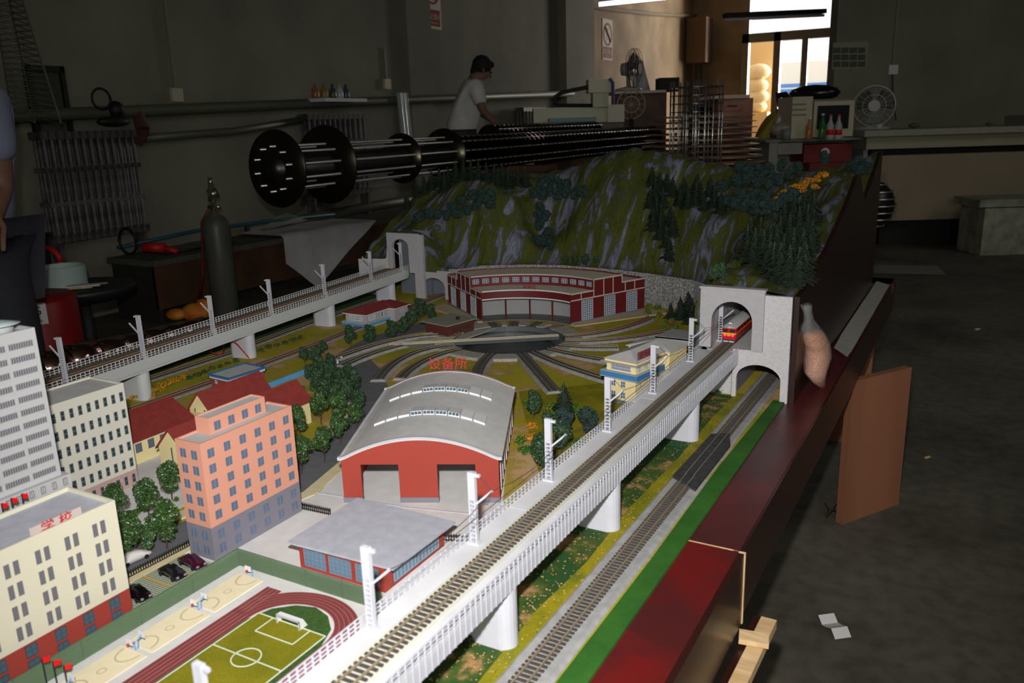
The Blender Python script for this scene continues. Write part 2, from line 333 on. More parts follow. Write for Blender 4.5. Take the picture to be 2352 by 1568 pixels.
# framed picture, sockets, lattice tower, no-fire posters
fa, fb = onx(72, 150, -5.46), onx(155, 150, -5.46)
pf = thing('picture_frame', 'black framed board leaning behind the pipe on the left wall', 'frame', (-5.46, 3.4, 1.2))
yA, yB, zA, zB = 3.36, 3.62, 1.16, 1.72
part('frame_border', MB().box(-5.48, -5.43, yA, yB, zB - .04, zB).box(-5.48, -5.43, yA, yA + .03, zA, zB).box(-5.48, -5.43, yB - .03, yB, zA, zB), BLACK, pf)
part('board', MB().box(-5.48, -5.455, yA, yB, zA, zB - .02), mat('dim board', (70, 70, 62), .8), pf)
for i, (px, py, ytop) in enumerate([(405, 218, 0), (888, 193, 110)]):
    p = onx(px, py, -5.49)
    s = thing('wall_socket', ('square white wall switch above the heating pipe, below a long conduit', 'small white wall switch box above the pipe, left of the man')[i], 'switch', p)
    part('plate', MB().box(-5.5, -5.47, p.y - .05, p.y + .05, p.z - .05, p.z + .05), CREAMP, s)
    q = onx(px - 20 * (1 - i), ytop, -5.49)
    part('conduit', MB().box(-5.5, -5.48, p.y - .012, p.y + .012, p.z + .05, q.z if i else 3.6), mat('grey conduit', (130, 128, 112), .6), s)
p = onx(930, 250, -5.30)
tb = thing('acrylic_tube', 'clear acrylic tubes leaning upright on the wall pipe, left of the man', 'tube', (p.x, p.y, .9))
for k in range(3): part('tube', MB().cyl((-5.28, p.y + k * .06 - .06, .9), (-5.31, p.y + k * .06 - .08, 1.6), .025, n=8), mat('clear acrylic', (190, 195, 195), .1, .3), tb)
lt = thing('lattice_tower', 'model steel lattice pylon leaning in front of the left wall', 'pylon', (-4.6, 2.3, 1.2))
lm = MB(); A0 = [dep(px, py, 4.6) for px, py in ((-12, -10), (55, -10))]; A1 = [dep(px, py, 4.6) for px, py in ((30, 262), (82, 282), (140, 282))]
tops = [dep(-20, -30, 4.6), dep(15, -30, 4.75), dep(42, -30, 4.6)]; bots = [dep(28, 262, 4.6), dep(80, 283, 4.75), dep(140, 283, 4.6)]
for a, b in zip(tops, bots): lm.obox(a, b, .008, .008)
for k in range(22):
    for i in range(3):
        j = (i + 1) % 3; f0, f1 = k / 22, (k + 1) / 22
        lm.obox(tops[i].lerp(bots[i], f0), tops[j].lerp(bots[j], f1), .004, .004); lm.obox(tops[i].lerp(bots[i], f0), tops[j].lerp(bots[j], f0), .004, .004)
part('lattice', lm, mat('dull galvanised rod', (92, 92, 76), .5, .4), lt)
def poster(y0, y1, zt_, label):
    h = .62; t = thing('poster', label, 'sign', (-5.49, y0, zt_ - h), 'no open fire posters on the left wall'); yc = (y0 + y1) / 2; wd = y1 - y0
    part('sheet', MB().box(-5.499, -5.49, y0, y1, zt_ - h, zt_), mat('poster paper', (222, 214, 196), .8), t)
    R = mat('poster red', (150, 40, 36), .8)
    part('caption_panel', MB().box(-5.49, -5.487, y0 + .03, y1 - .03, zt_ - h + .03, zt_ - h + .2), R, t)
    rg = MB(); rr = wd * .42; zc = zt_ - .23
    q = []
    for k in range(32):
        a = 2 * PI * k / 32; q += [(-5.486, yc + math.cos(a) * rr, zc + math.sin(a) * rr), (-5.486, yc + math.cos(a) * rr * .84, zc + math.sin(a) * rr * .84)]
    rg.add(q, [(2 * k, 2 * k + 1, (2 * k + 3) % 64, (2 * k + 2) % 64) for k in range(32)]); rg.obox((-5.486, yc - rr * .65, zc + rr * .65), (-5.486, yc + rr * .65, zc - rr * .65), .025, .002)
    part('prohibition_ring', rg, R, t)
    part('flame_mark', MB().add([(-5.4865, yc - .03, zc - .09), (-5.4865, yc + .05, zc - .09), (-5.4865, yc + .07, zc + .0), (-5.4865, yc + .01, zc + .1), (-5.4865, yc - .05, zc)], [(0, 1, 2, 3, 4)]), BLACK, t)
    text('禁止烟火', wd * .21, t, (-5.485, yc, zt_ - h + .125), (PI / 2, 0, PI / 2), MATS['poster paper'])
    text('NO OPEN FIRE', wd * .085, t, (-5.485, yc, zt_ - h + .06), (PI / 2, 0, PI / 2), MATS['poster paper'])
pa, pb = onx(975, 30, -5.49), onx(1013, 30, -5.49)
poster(pa.y, pb.y, onx(995, 62, -5.49).z + .6, 'dim red and white no fire poster cut by the top of the picture')
pa, pb = onx(1384, 80, -5.49), onx(1407, 80, -5.49)
poster(pa.y, pb.y, onx(1395, 44, -5.49).z, 'sunlit red and white no fire poster on the brown wall above the fan')
jb = onx(1560, 60, -5.4)
# far corner duct box with downpipe, and sagging cable across the brown wall
dk = thing('duct_box', 'brown junction box with downpipe in the far wall corner', 'box', (-5.3, YD - .4, 2.9))
pz = onx(1592, 58, -5.3)
part('box_body', MB().box(-5.45, -5.05, YD - .6, YD - .15, pz.z - .7, pz.z + .15), mat('brown duct', (120, 92, 66), .7), dk)
part('downpipe', MB().cyl((-5.25, YD - .35, .5), (-5.25, YD - .35, pz.z - .65), .07, n=10), mat('dark pipe', (70, 62, 54), .6), dk)
cb = [onx(px, py, -5.45) for px, py in ((1350, 14), (1420, 24), (1500, 33), (1560, 36), (1600, 35), (1690, 35))]
solo('wall_cable', MB().tube(cb, .03, 6), mat('cable beige', (132, 112, 84), .6), 'thick sagging cable across the brown wall above the fan', 'cable')
# fluorescent fittings
def fitting(a, b, on, label):
    c = (a + b) / 2; t = thing('fluorescent_lamp', label, 'lamp', c)
    part('housing', MB().obox(a, b, .1, .05), DARK if not on else mat('white housing', (200, 200, 200), .5), t)
    part('tube', MB().cyl(a - Vector((0, 0, .045)), b - Vector((0, 0, .045)), .016, n=10), mat('lit tube', (255, 225, 255), .3, emit=9) if on else mat('unlit tube', (200, 190, 190), .3), t)
fitting(dep(1376, 0, 9), dep(1590, -22, 8.8), True, 'lit fluorescent tube at the top edge above the brown wall')
fitting(dep(1665, 36, 10.2), dep(1893, 26, 10.6), False, 'unlit dark fluorescent fitting hanging before the bright door')
#@@TABLE
# ================================================================== THE MODEL TABLE
ZT = .6
TT = (-1.25, 2.18); TR = .178
tab = thing('model_table', 'large layout table with dark red lacquered rim carrying the railway model', 'table', (-1.3, 1.6, 0))
X0, X1, Y0, Y1 = -2.3, -.36, .2, 3.55
def ring_to_rect(mb, c, r, z, x0, x1, y0, y1, n=64, m=0):
    angs = sorted([2 * PI * k / n - PI for k in range(n)] + [math.atan2(y - c[1], x - c[0]) for x in (x0, x1) for y in (y0, y1)])
    inn = [(c[0] + math.cos(a) * r, c[1] + math.sin(a) * r, z) for a in angs]; out = []
    for a in angs:
        dx, dy = math.cos(a), math.sin(a); ts = []
        if dx > 1e-9: ts.append((x1 - c[0]) / dx)
        if dx < -1e-9: ts.append((x0 - c[0]) / dx)
        if dy > 1e-9: ts.append((y1 - c[1]) / dy)
        if dy < -1e-9: ts.append((y0 - c[1]) / dy)
        t = min(ts); out.append((c[0] + dx * t, c[1] + dy * t, z))
    N = len(angs); mb.add(inn + out, [(i, N + i, N + (i + 1) % N, (i + 1) % N) for i in range(N)], m); return inn
ds = MB(); inn = ring_to_rect(ds, TT, TR, ZT, X0, X1, Y0, Y1)
part('scenery_board', ds, GRASS, tab)
part('under_board', MB().box(X0, X1, Y0, Y1, .545, .572), PLY, tab)
def strip(pts, w, z=ZT, h=.0012):
    "flat ribbon polygon along pts"
    L, R = [], []
    for i, p in enumerate(pts):
        a = pts[max(i - 1, 0)]; b = pts[min(i + 1, len(pts) - 1)]; dx, dy = b[0] - a[0], b[1] - a[1]; l = math.hypot(dx, dy) or 1; nx, ny = -dy / l * w / 2, dx / l * w / 2
        L.append((p[0] + nx, p[1] + ny)); R.append((p[0] - nx, p[1] - ny))
    mb = MB()
    for i in range(len(pts) - 1): mb.prism([L[i], R[i], R[i + 1], L[i + 1]], z - .002, z + h)
    return mb
# yard, pavements, roads
part('yard_slab', MB().prism([(-1.12, .2), (-.52, .2), (-.52, 1.02), (-.70, 1.18), (-.885, 1.54), (-1.15, 1.42), (-1.03, 1.06), (-1.085, .80)], ZT - .001, ZT + .001), YARD, tab)
part('yard_slab', MB().prism([(-1.47, .72), (-1.22, .72), (-1.22, 1.0), (-1.30, 1.02), (-1.44, 1.18), (-1.5, 1.02)], ZT - .001, ZT + .001), YARD, tab)
part('road', strip([(-1.135, .3), (-1.135, .8), (-1.105, 1.05), (-1.165, 1.3), (-1.29, 1.55), (-1.42, 1.70), (-1.62, 1.86), (-1.66, 2.05), (-1.62, 2.2), (-1.62, 2.36)], .085), ROAD, tab)
part('road', strip([(-1.30, 1.50), (-1.40, 1.62), (-1.49, 1.74), (-1.62, 1.80)], .09, h=.0016), ROAD, tab)
part('pavement', strip([(-1.195, .3), (-1.195, .85), (-1.175, 1.06), (-1.22, 1.3), (-1.31, 1.50)], .028, h=.003), WALK, tab)
part('pavement', strip([(-1.085, .56), (-1.083, .85), (-1.045, 1.05), (-1.10, 1.28), (-1.18, 1.47)], .026, h=.003), WALK, tab)
part('painted_line', strip([(-1.05, 1.06), (-.84, 1.085), (-.66, 1.13)], .0035, h=.002), WHITE, tab)
# front strips
part('flower_turf', strip([(-.515, .3), (-.515, 1.93)], .09, h=.002), DGREEN, tab)
part('yellow_turf', strip([(-.465, .3), (-.463, .7), (-.472, .9), (-.463, 1.05), (-.472, 1.25), (-.465, 1.5), (-.47, 1.75), (-.465, 1.95)], .026, h=.003), YGR, tab)
part('green_turf', MB().prism([(-.395, .2), (-.358, .2), (-.358, 1.93), (-.385, 1.93), (-.394, 1.5), (-.39, 1.1)], ZT - .001, ZT + .004), GREEN, tab)
part('green_turf', MB().prism([(-2.3, 1.0), (-2.03, 1.0), (-2.03, 2.62), (-2.3, 2.62)], ZT - .001, ZT + .003), mat('dark green turf', (40, 84, 26), .9, var=.3, vs_=300), tab)  # last strip: darker speckled green
part('yellow_turf', MB().prism([(-1.03 + .05, 1.75), (-.62, 1.2), (-.58, 1.9), (-.7, 2.0)], ZT - .001, ZT + .001), YGR, tab)
# rim boards
part('rim_board', MB().box(-.36, -.277, .15, 1.188, .575, .6), RIM, tab)
part('rim_board', MB().box(-.36, -.277, 1.19, 3.67, .575, .6), RIM2, tab)
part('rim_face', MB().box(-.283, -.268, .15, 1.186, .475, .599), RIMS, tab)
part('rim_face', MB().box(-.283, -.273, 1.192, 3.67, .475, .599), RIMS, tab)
part('joint_edge', MB().box(-.286, -.2665, 1.186, 1.191, .475, .5995), RAWW, tab)
part('joint_edge', MB().box(-.358, -.286, 1.187, 1.1895, .5995, .6006), RAWW, tab)
part('end_board', MB().box(-2.32, -.27, 3.55, 3.67, .56, .6), RIM2, tab)
part('side_board', MB().box(-2.34, -2.3, .2, 3.6, .48, .6), RIM2, tab)
a, b = G(1934, 1205, 0), G(2064, 1158, 0)
def slab(a, b, th, z0, z1):
    a, b = Vector(a), Vector(b); n = Vector((-(b - a).y, (b - a).x)).normalized() * th
    return MB().prism([tuple(a), tuple(b), tuple(b + n), tuple(a + n)], z0, z1)
part('leg', slab((a[0] + .0, a[1]), b, .025, 0, .475), PLY, tab)
for x, y in ((-2.1, .5), (-2.1, 3.3), (-.6, 3.3)): part('leg', MB().box(x, x + .3, y, y + .03, 0, .545), PLY, tab)
part('leg', MB().box(-.9, -.292, .42, .45, 0, .545), RIMS, tab)
# near support board with raw pine edge and offcut
q = G(1745, 1432, .455); q2 = G(1600, 1568, .455)
part('support_board', slab((-.262, .70), (-.25, q[1] + .02), .012, 0, .455), RIMS, tab)
part('joint_edge', slab((-.262, .70), (-.25, q[1] + .02), -.025, .44, .457), RAWW, tab, label='raw pine batten edge under the rim')
ofc = MB().obox((-.266, 1.165, .466), (-.222, 1.175, .464), .028, .009)
solo('wood_offcut', ofc, RAWW, 'small raw pine offcut wedged under the red rim joint', 'offcut')
#@@MOUNT
# curved side panel and mountains
PC = [(1.93, .856), (2.0, .862), (2.14, .885), (2.3, .918), (2.45, .956), (2.6, 1.0), (2.72, 1.045), (2.78, 1.068), (2.82, 1.072), (2.86, 1.062), (2.93, 1.015), (3.02, .978), (3.06, .985), (3.15, 1.02), (3.3, 1.075), (3.40, 1.112), (3.45, 1.12)]
def interp(t, P):
    if t <= P[0][0]: return P[0][1]
    for (a, b), (c, d) in zip(P, P[1:]):
        if t <= c: return b + (d - b) * (t - a) / (c - a)
    return P[-1][1]
poly = [(y, z + .002) for y, z in PC]; pn = MB(); n = len(poly)
vs0 = [(-.350, y, z) for y, z in poly] + [(-.350, y, .6) for y, z in poly]; vs1 = [(-.338, y, z) for y, z in poly] + [(-.338, y, .6) for y, z in poly]
for V, s in ((vs0, 1), (vs1, -1)): pn.add(V, [((i, i + 1, n + i + 1, n + i) if s > 0 else (n + i, n + i + 1, i + 1, i)) for i in range(n - 1)])
k0 = len(pn.v) // 2
pn.add(vs0[:n] + vs1[:n], [(i + 1, i, n + i, n + i + 1) for i in range(n - 1)])
pn.add([vs0[0], vs1[0], vs1[n], vs0[n]], [(0, 3, 2, 1)]); pn.add([vs0[n - 1], vs1[n - 1], vs1[-1], vs0[-1]], [(0, 1, 2, 3)])
sp = solo('scenery_side_panel', pn, PANEL, 'tall dark brown panel with wavy top closing the mountain side', 'panel')
FRONT = [(-2.2, 2.62), (-1.9, 2.645), (-1.79, 2.65), (-1.745, 2.66), (-1.70, 2.76), (-1.56, 2.84), (-1.405, 2.885), (-1.156, 2.865), (-1.0, 2.825), (-.84, 2.765), (-.76, 2.69), (-.67, 2.25), (-.585, 1.94), (-.35, 1.932)]
CP = [(x, interp(x, FRONT), z) for x, z in ((-2.2, .745), (-2.12, .75), (-2.05, .852), (-1.98, .854), (-1.9, .852), (-1.84, .74), (-1.79, .722), (-1.70, .72), (-1.56, .72), (-1.405, .72), (-1.3, .72), (-1.156, .72), (-1.0, .72), (-.84, .72), (-.76, .715), (-.72, .68), (-.67, .70), (-.62, .80), (-.585, .855), (-.5, .868), (-.42, .866), (-.35, .856))]
CP += [(-.35, y, z) for y, z in PC]
CP += [(-.60, 2.15, .872), (-.60, 2.4, .87), (-.55, 2.05, .878), (-.45, 2.05, .876), (-.66, 2.45, .80)]
def cp(px, py, y): p = ony(px, py, y); CP.append((p.x, p.y, p.z))
for a in [(1430, 350, 3.25), (1490, 352, 3.25), (1370, 366, 3.25), (1310, 392, 3.25), (1560, 372, 3.22), (1620, 388, 3.2), (1685, 406, 3.18), (1435, 405, 3.12), (1430, 450, 3.04), (1440, 500, 2.98), (1380, 520, 2.97), (1320, 560, 2.93), (1480, 570, 2.90), (1540, 600, 2.86),
          (1340, 480, 3.04), (1560, 440, 3.10), (1580, 480, 3.0), (1600, 520, 2.9), (1640, 545, 2.84), (1600, 590, 2.82), (1660, 600, 2.76), (1260, 600, 2.90), (1230, 540, 3.02), (1240, 470, 3.10), (1250, 400, 3.25),
          (1100, 421, 2.98), (1050, 440, 2.97), (1000, 468, 2.93), (1150, 440, 3.0), (1190, 470, 2.98), (1100, 480, 2.90), (1040, 500, 2.86), (1160, 520, 2.88), (1100, 545, 2.84), (1180, 570, 2.86), (1020, 560, 2.78), (1080, 590, 2.79),
          (1060, 400, 3.25), (960, 425, 3.18), (1160, 408, 3.28), (900, 478, 3.05), (860, 500, 2.95), (825, 525, 2.84), (800, 560, 2.74), (940, 500, 2.86), (950, 520, 2.76),
          (1750, 560, 2.55), (1700, 600, 2.35), (1640, 640, 2.45), (1700, 640, 2.12), (1770, 630, 2.1), (1730, 520, 2.72), (1780, 480, 2.85), (1700, 500, 2.9), (1650, 480, 3.0), (1830, 560, 2.4), (1860, 470, 2.78), (1880, 435, 2.84), (1930, 412, 2.83),
          (1780, 450, 3.0), (1850, 430, 3.02), (1800, 415, 3.15), (1720, 420, 3.15), (1760, 395, 3.3), (1860, 395, 3.3), (1940, 375, 3.35), (1690, 445, 3.05)]: cp(*a)
for x, z in ((-2.2, .86), (-1.9, .98), (-1.6, 1.0), (-1.3, 1.06), (-1.0, 1.0), (-.7, .95), (-.5, 1.0), (-.35, 1.1)): CP.append((x, 3.52, z))
CPa = np.array(CP); 
def _phi(d): return np.where(d > 1e-9, d * d * np.log(d + 1e-12), 0)
def _fit(lam=2e-4):
    n = len(CPa); D = np.hypot(CPa[:, None, 0] - CPa[None, :, 0], CPa[:, None, 1] - CPa[None, :, 1]); A = np.zeros((n + 3, n + 3)); A[:n, :n] = _phi(D) + lam * np.eye(n)
    Pm = np.c_[np.ones(n), CPa[:, :2]]; A[:n, n:] = Pm; A[n:, :n] = Pm.T; return np.linalg.solve(A, np.r_[CPa[:, 2], 0, 0, 0])
WT = _fit()
def _ns(x, y):
    return .006 * np.sin(x * 31 + 3 * np.sin(y * 9)) * np.cos(y * 17 + x * 5) + .004 * np.sin(x * 67 + y * 13) + .003 * np.sin(x * 23 - y * 41)
def hgt(x, y):
    x = np.atleast_1d(np.asarray(x, float)); y = np.atleast_1d(np.asarray(y, float)); n = len(CPa)
    D = np.hypot(x[:, None] - CPa[None, :, 0], y[:, None] - CPa[None, :, 1]); z = _phi(D) @ WT[:n] + WT[n] + WT[n + 1] * x + WT[n + 2] * y
    fade = np.clip((-.35 - x) / .06, 0, 1) * np.clip((y - np.interp(x, [a for a, b in FRONT], [b for a, b in FRONT])) / .1, 0, 1)
    return z + _ns(x, y) * fade
NX, NY = 260, 150
gx = np.linspace(-2.2, -.35, NX); y0 = np.interp(gx, [a for a, b in FRONT], [b for a, b in FRONT]); T = np.linspace(0, 1, NY)
XX = np.repeat(gx[:, None], NY, 1); YY = y0[:, None] + (3.52 - y0[:, None]) * T[None, :]
FZ = [(-2.2, .745), (-2.065, .75), (-2.05, .852), (-1.9, .852), (-1.885, .80), (-1.83, .73), (-1.79, .720), (-.76, .715), (-.72, .68), (-.67, .66), (-.62, .70), (-.575, .84), (-.566, .868), (-.42, .866), (-.35, .857)]
def hgt2(x, y):
    x = np.atleast_1d(np.asarray(x, float)); y = np.atleast_1d(np.asarray(y, float)); d = y - np.interp(x, [a for a, b in FRONT], [b for a, b in FRONT]); u = np.clip(d / .09, 0, 1); u = u * u * (3 - 2 * u)
    return np.maximum(np.interp(x, [a for a, b in FZ], [b for a, b in FZ]) * (1 - u) + hgt(x, y) * u, .605)
ZZ = hgt2(XX.ravel(), YY.ravel()).reshape(NX, NY)
tm = MB(); tm.v = list(zip(XX.ravel().tolist(), YY.ravel().tolist(), ZZ.ravel().tolist()))
tm.f = [(i * NY + j, (i + 1) * NY + j, (i + 1) * NY + j + 1, i * NY + j + 1) for i in range(NX - 1) for j in range(NY - 1)]; tm.m = [0] * len(tm.f)
mt = thing('model_mountain', 'model mountain range with mossy slopes and grey rock streaks', 'mountain', (-1.25, 3.1, .6)); mt['kind'] = 'thing'
part('hillside', tm, ROCK, mt, True)
sk = MB()
for i in range(NX - 1):
    if -1.78 < gx[i] < -.72: sk.add([(gx[i], y0[i] - .0005, .6), (gx[i + 1], y0[i + 1] - .0005, .6), (gx[i + 1], y0[i + 1] - .0005, ZZ[i + 1, 0] + .002), (gx[i], y0[i] - .0005, ZZ[i, 0] + .002)], [(0, 1, 2, 3)])
part('retaining_wall', sk, GRAN, mt)
sk = MB()
for i in range(NX - 1):
    if -1.89 < gx[i] <= -1.78: sk.add([(gx[i], y0[i], .705), (gx[i + 1], y0[i + 1], .705), (gx[i + 1], y0[i + 1], ZZ[i + 1, 0] + .001), (gx[i], y0[i], ZZ[i, 0] + .001)], [(0, 1, 2, 3)])
part('side_slope', sk, ROCK, mt)
sk = MB()
for i in range(NX - 1):
    if gx[i] < -2.055: sk.add([(gx[i], y0[i], .6), (gx[i + 1], y0[i + 1], .6), (gx[i + 1], y0[i + 1], ZZ[i + 1, 0]), (gx[i], y0[i], ZZ[i, 0])], [(0, 1, 2, 3)])
part('side_skirt', sk, STUCCO, mt)
sk = MB()
for i in range(NX - 1):
    if -.725 <= gx[i] < -.566: sk.add([(gx[i], y0[i], .6), (gx[i + 1], y0[i + 1], .6), (gx[i + 1], y0[i + 1], ZZ[i + 1, 0]), (gx[i], y0[i], ZZ[i, 0])], [(0, 1, 2, 3)])
part('side_slope', sk, ROCK, mt)
sk = MB()
for j in range(NY - 1): sk.add([(-2.2, YY[0, j], .6), (-2.2, YY[0, j + 1], .6), (-2.2, YY[0, j + 1], ZZ[0, j + 1]), (-2.2, YY[0, j], ZZ[0, j])], [(3, 2, 1, 0)])
for i in range(NX - 1): sk.add([(gx[i], 3.52, .6), (gx[i + 1], 3.52, .6), (gx[i + 1], 3.52, ZZ[i + 1, -1]), (gx[i], 3.52, ZZ[i, -1])], [(3, 2, 1, 0)])
part('back_skirt', sk, PANEL, mt)
def hit(px, py):
    r = ray(px, py); r = r / np.linalg.norm(r); ts = np.linspace(1.9, 4.6, 540); X = r[0] * ts; Y = r[1] * ts; Z = CH + r[2] * ts
    yf = np.interp(X, [a for a, b in FRONT], [b for a, b in FRONT]); ok = (X > -2.2) & (X < -.35) & (Y > yf) & (Y < 3.52)
    H = np.where(ok, hgt2(X, Y), -1); k = np.where(ok & (Z <= H))[0]
    return None if len(k) == 0 else (X[k[0]], Y[k[0]], H[k[0]])
#@@PORTALS
def arch_pts(x0, x1, z0, zs, zt_, n=14):
    "opening outline from bottom-left up over the arch to bottom-right"
    cx, r = (x0 + x1) / 2, (x1 - x0) / 2
    return [(x0, z0)] + [(cx - r * math.cos(PI * k / n), zs + (zt_ - zs) * math.sin(PI * k / n)) for k in range(n + 1)] + [(x1, z0)]
def arch_wall(mb, x0, x1, z0, z1, op, y0, y1, m=0, mi=0):
    "wall slab between x0..x1, z0..z1 with an arched opening op (list of x,z), thickness y0..y1; fan of quads"
    n = len(op)
    for yy, s in ((y0, 1), (y1, -1)):
        outer = []
        for i, (x, z) in enumerate(op):
            if i == 0: outer.append((x0, z0))
            elif i == n - 1: outer.append((x1, z0))
            else:
                f = (i - 1) / (n - 3); L = (z1 - z0) * 2 + (x1 - x0); d = f * L
                if d <= z1 - z0: outer.append((x0, z0 + d))
                elif d <= z1 - z0 + x1 - x0: outer.append((x0 + d - (z1 - z0), z1))
                else: outer.append((x1, z1 - (d - (z1 - z0) - (x1 - x0))))
        # insert exact corners
        V = [(x, yy, z) for x, z in op] + [(x, yy, z) for x, z in outer]
        fs = [(i, i + 1, n + i + 1, n + i) for i in range(n - 1)]
        if s < 0: fs = [f[::-1] for f in fs]
        mb.add(V, fs, m)
        for cxz in ((x0, z1), (x1, z1)):
            for i in range(n - 1):
                a, b = outer[i], outer[i + 1]
                if (a[0] == x0 and b[1] == z1 and cxz[0] == x0 and a[1] < z1 and b[0] > x0) or (a[1] == z1 and b[0] == x1 and cxz[0] == x1 and b[1] < z1 and a[0] < x1):
                    f3 = [(0, 1, 2)] if s > 0 else [(2, 1, 0)]
                    mb.add([(a[0], yy, a[1]), (b[0], yy, b[1]), (cxz[0], yy, cxz[1])], f3, m)
    V = [(x, y0, z) for x, z in op] + [(x, y1, z) for x, z in op]
    mb.add(V, [(i + 1, i, n + i, n + i + 1) for i in range(n - 1)], mi)
    mb.add([(x0, y0, z0), (x0, y0, z1), (x0, y1, z1), (x0, y1, z0)], [(0, 1, 2, 3)], m); mb.add([(x1, y0, z0), (x1, y0, z1), (x1, y1, z1), (x1, y1, z0)], [(3, 2, 1, 0)], m)
    mb.add([(x0, y0, z1), (x1, y0, z1), (x1, y1, z1), (x0, y1, z1)], [(0, 1, 2, 3)], m)
rp = thing('tunnel_portal', 'white two-level tunnel portal with the red train in its upper arch', 'portal', (-.46, 1.93, .6), 'tunnel portals')
aw = MB(); arch_wall(aw, -.565, -.414, .722, .868, arch_pts(-.537, -.440, .722, .79, .838), 1.918, 1.935)
part('upper_arch_wall', aw, PORT, rp)
aw = MB(); arch_wall(aw, -.484, -.353, .6, .722, arch_pts(-.474, -.370, .6, .652, .688), 1.925, 1.937)
part('lower_arch_wall', aw, STUCCO, rp)
part('buttress', MB().box(-.414, -.353, 1.925, 1.937, .722, .857), STUCCO, rp)
part('coping', MB().box(-.567, -.412, 1.915, 1.937, .866, .871), PORT, rp)
tn = MB().box(-.553, -.549, 1.94, 2.34, .712, .84).box(-.43, -.426, 1.94, 2.34, .712, .84).box(-.553, -.426, 2.34, 2.35, .6, .84).box(-.553, -.426, 1.94, 2.34, .838, .842)
part('tunnel_lining', tn, PORT, rp)
part('tunnel_lining', MB().box(-.487, -.483, 1.94, 2.25, .6, .70).box(-.362, -.358, 1.94, 2.7, .6, .70), PGREY, rp)
part('pier', MB().box(-.565, -.49, 1.945, 1.985, .6, .69), STUCCO, rp)
lp = thing('tunnel_portal', 'distant grey tunnel portal where the far viaduct meets the mountain', 'portal', (-1.98, 2.64, .6), 'tunnel portals')
aw = MB(); arch_wall(aw, -2.055, -1.905, .70, .856, arch_pts(-2.03, -1.95, .70, .80, .832), 2.628, 2.642)
part('upper_arch_wall', aw, PORT, lp)
part('buttress', MB().box(-1.905, -1.885, 2.632, 2.645, .6, .852).box(-1.93, -1.905, 2.634, 2.645, .6, .7), PORT, lp)
part('tunnel_lining', MB().box(-2.05, -1.9, 2.70, 2.71, .6, .86), mat('blue grey lining', (104, 110, 120), .7), lp)
lp2 = thing('tunnel_portal', 'low grey arched tunnel mouth just left of the red roundhouse', 'portal', (-1.85, 2.66, .6), 'tunnel portals')
aw = MB(); arch_wall(aw, -1.93, -1.77, .6, .712, arch_pts(-1.905, -1.80, .6, .645, .682), 2.648, 2.66)
part('arch_wall', aw, PORT, lp2)
part('tunnel_lining', MB().box(-1.92, -1.78, 2.73, 2.74, .6, .7), MATS['blue grey lining'], lp2)
lp3 = thing('tunnel_portal', 'small pale tunnel mouth behind the yellow signal box', 'portal', (-.69, 2.15, .6), 'tunnel portals')
aw = MB(); arch_wall(aw, -.76, -.60, .6, .672, arch_pts(-.71, -.615, .6, .635, .655), 2.15, 2.165)
part('arch_wall', aw, PORT, lp3)
part('roof_slab', MB().prism([(-.76, 2.15), (-.6, 2.15), (-.6, 2.22), (-.74, 2.25)], .668, .673), PORT, lp3)
# ------------------------------------------------------------------ tracks
SPC = .0088
sl_me = MB().box(-.0152, .0152, -.0019, .0019, 0, .0022).mesh('sleeper', [SLP])
def resample(pts, step):
    out = []; d = 0; nxt = step / 2
    for a, b in zip(pts, pts[1:]):
        l = math.hypot(b[0] - a[0], b[1] - a[1])
        while nxt <= d + l:
            f = (nxt - d) / l; out.append((a[0] + (b[0] - a[0]) * f, a[1] + (b[1] - a[1]) * f, math.atan2(b[1] - a[1], b[0] - a[0]))); nxt += step
        d += l
    return out
def offs(pts, o):
    out = []
    for i, p in enumerate(pts):
        a = pts[max(i - 1, 0)]; b = pts[min(i + 1, len(pts) - 1)]; dx, dy = b[0] - a[0], b[1] - a[1]; l = math.hypot(dx, dy); out.append((p[0] - dy / l * o, p[1] + dx / l * o))
    return out
def track(pts, z, label, singly=False, slp=None, bed=None, bedw=.044, bedh=.006, group=None, parent=None):
    t = parent or thing('railway_track', label, 'track', (pts[0][0], pts[0][1], z), group)
    zb = z
    if bed:
        L, R = offs(pts, bedw / 2), offs(pts, -bedw / 2); L2, R2 = offs(pts, bedw / 2 - .006), offs(pts, -bedw / 2 + .006); mb = MB()
        for i in range(len(pts) - 1):
            mb.add([(*L[i], z), (*R[i], z), (*R[i + 1], z), (*L[i + 1], z), (*L2[i], z + bedh), (*R2[i], z + bedh), (*R2[i + 1], z + bedh), (*L2[i + 1], z + bedh)],
                   [(0, 3, 2, 1), (4, 5, 6, 7), (0, 1, 5, 4), (1, 2, 6, 5), (2, 3, 7, 6), (3, 0, 4, 7)])
        part('ballast_bed', mb, bed, t); zb = z + bedh
    S = resample(pts, SPC)
    if singly:
        for x, y, a in S[:298]: inst('sleeper', sl_me, t, (x, y, zb), a - PI / 2 + random.uniform(-.02, .02))
        if len(S) > 298: pass
    else:
        mb = MB()
        for x, y, a in S:
            ca, sa = math.cos(a), math.sin(a); dx, dy = -sa * .0152, ca * .0152; ex, ey = ca * .0019, sa * .0019
            q = [(x - dx - ex, y - dy - ey), (x + dx - ex, y + dy - ey), (x + dx + ex, y + dy + ey), (x - dx + ex, y - dy + ey)]
            mb.add([(*p, zb) for p in q] + [(*p, zb + .0022) for p in q], [(4, 7, 6, 5), (0, 1, 5, 4), (1, 2, 6, 5), (2, 3, 7, 6), (3, 0, 4, 7)])
        part('sleepers', mb, slp or SLPD, t, kind='stuff')
    for s in (-1, 1):
        L = offs(pts, s * .00825); mb = MB()
        for a, b in zip(L, L[1:]): mb.obox((*a, zb + .0036), (*b, zb + .0036), .0013, .0028)
        part('rail', mb, RAILM, t)
    return t
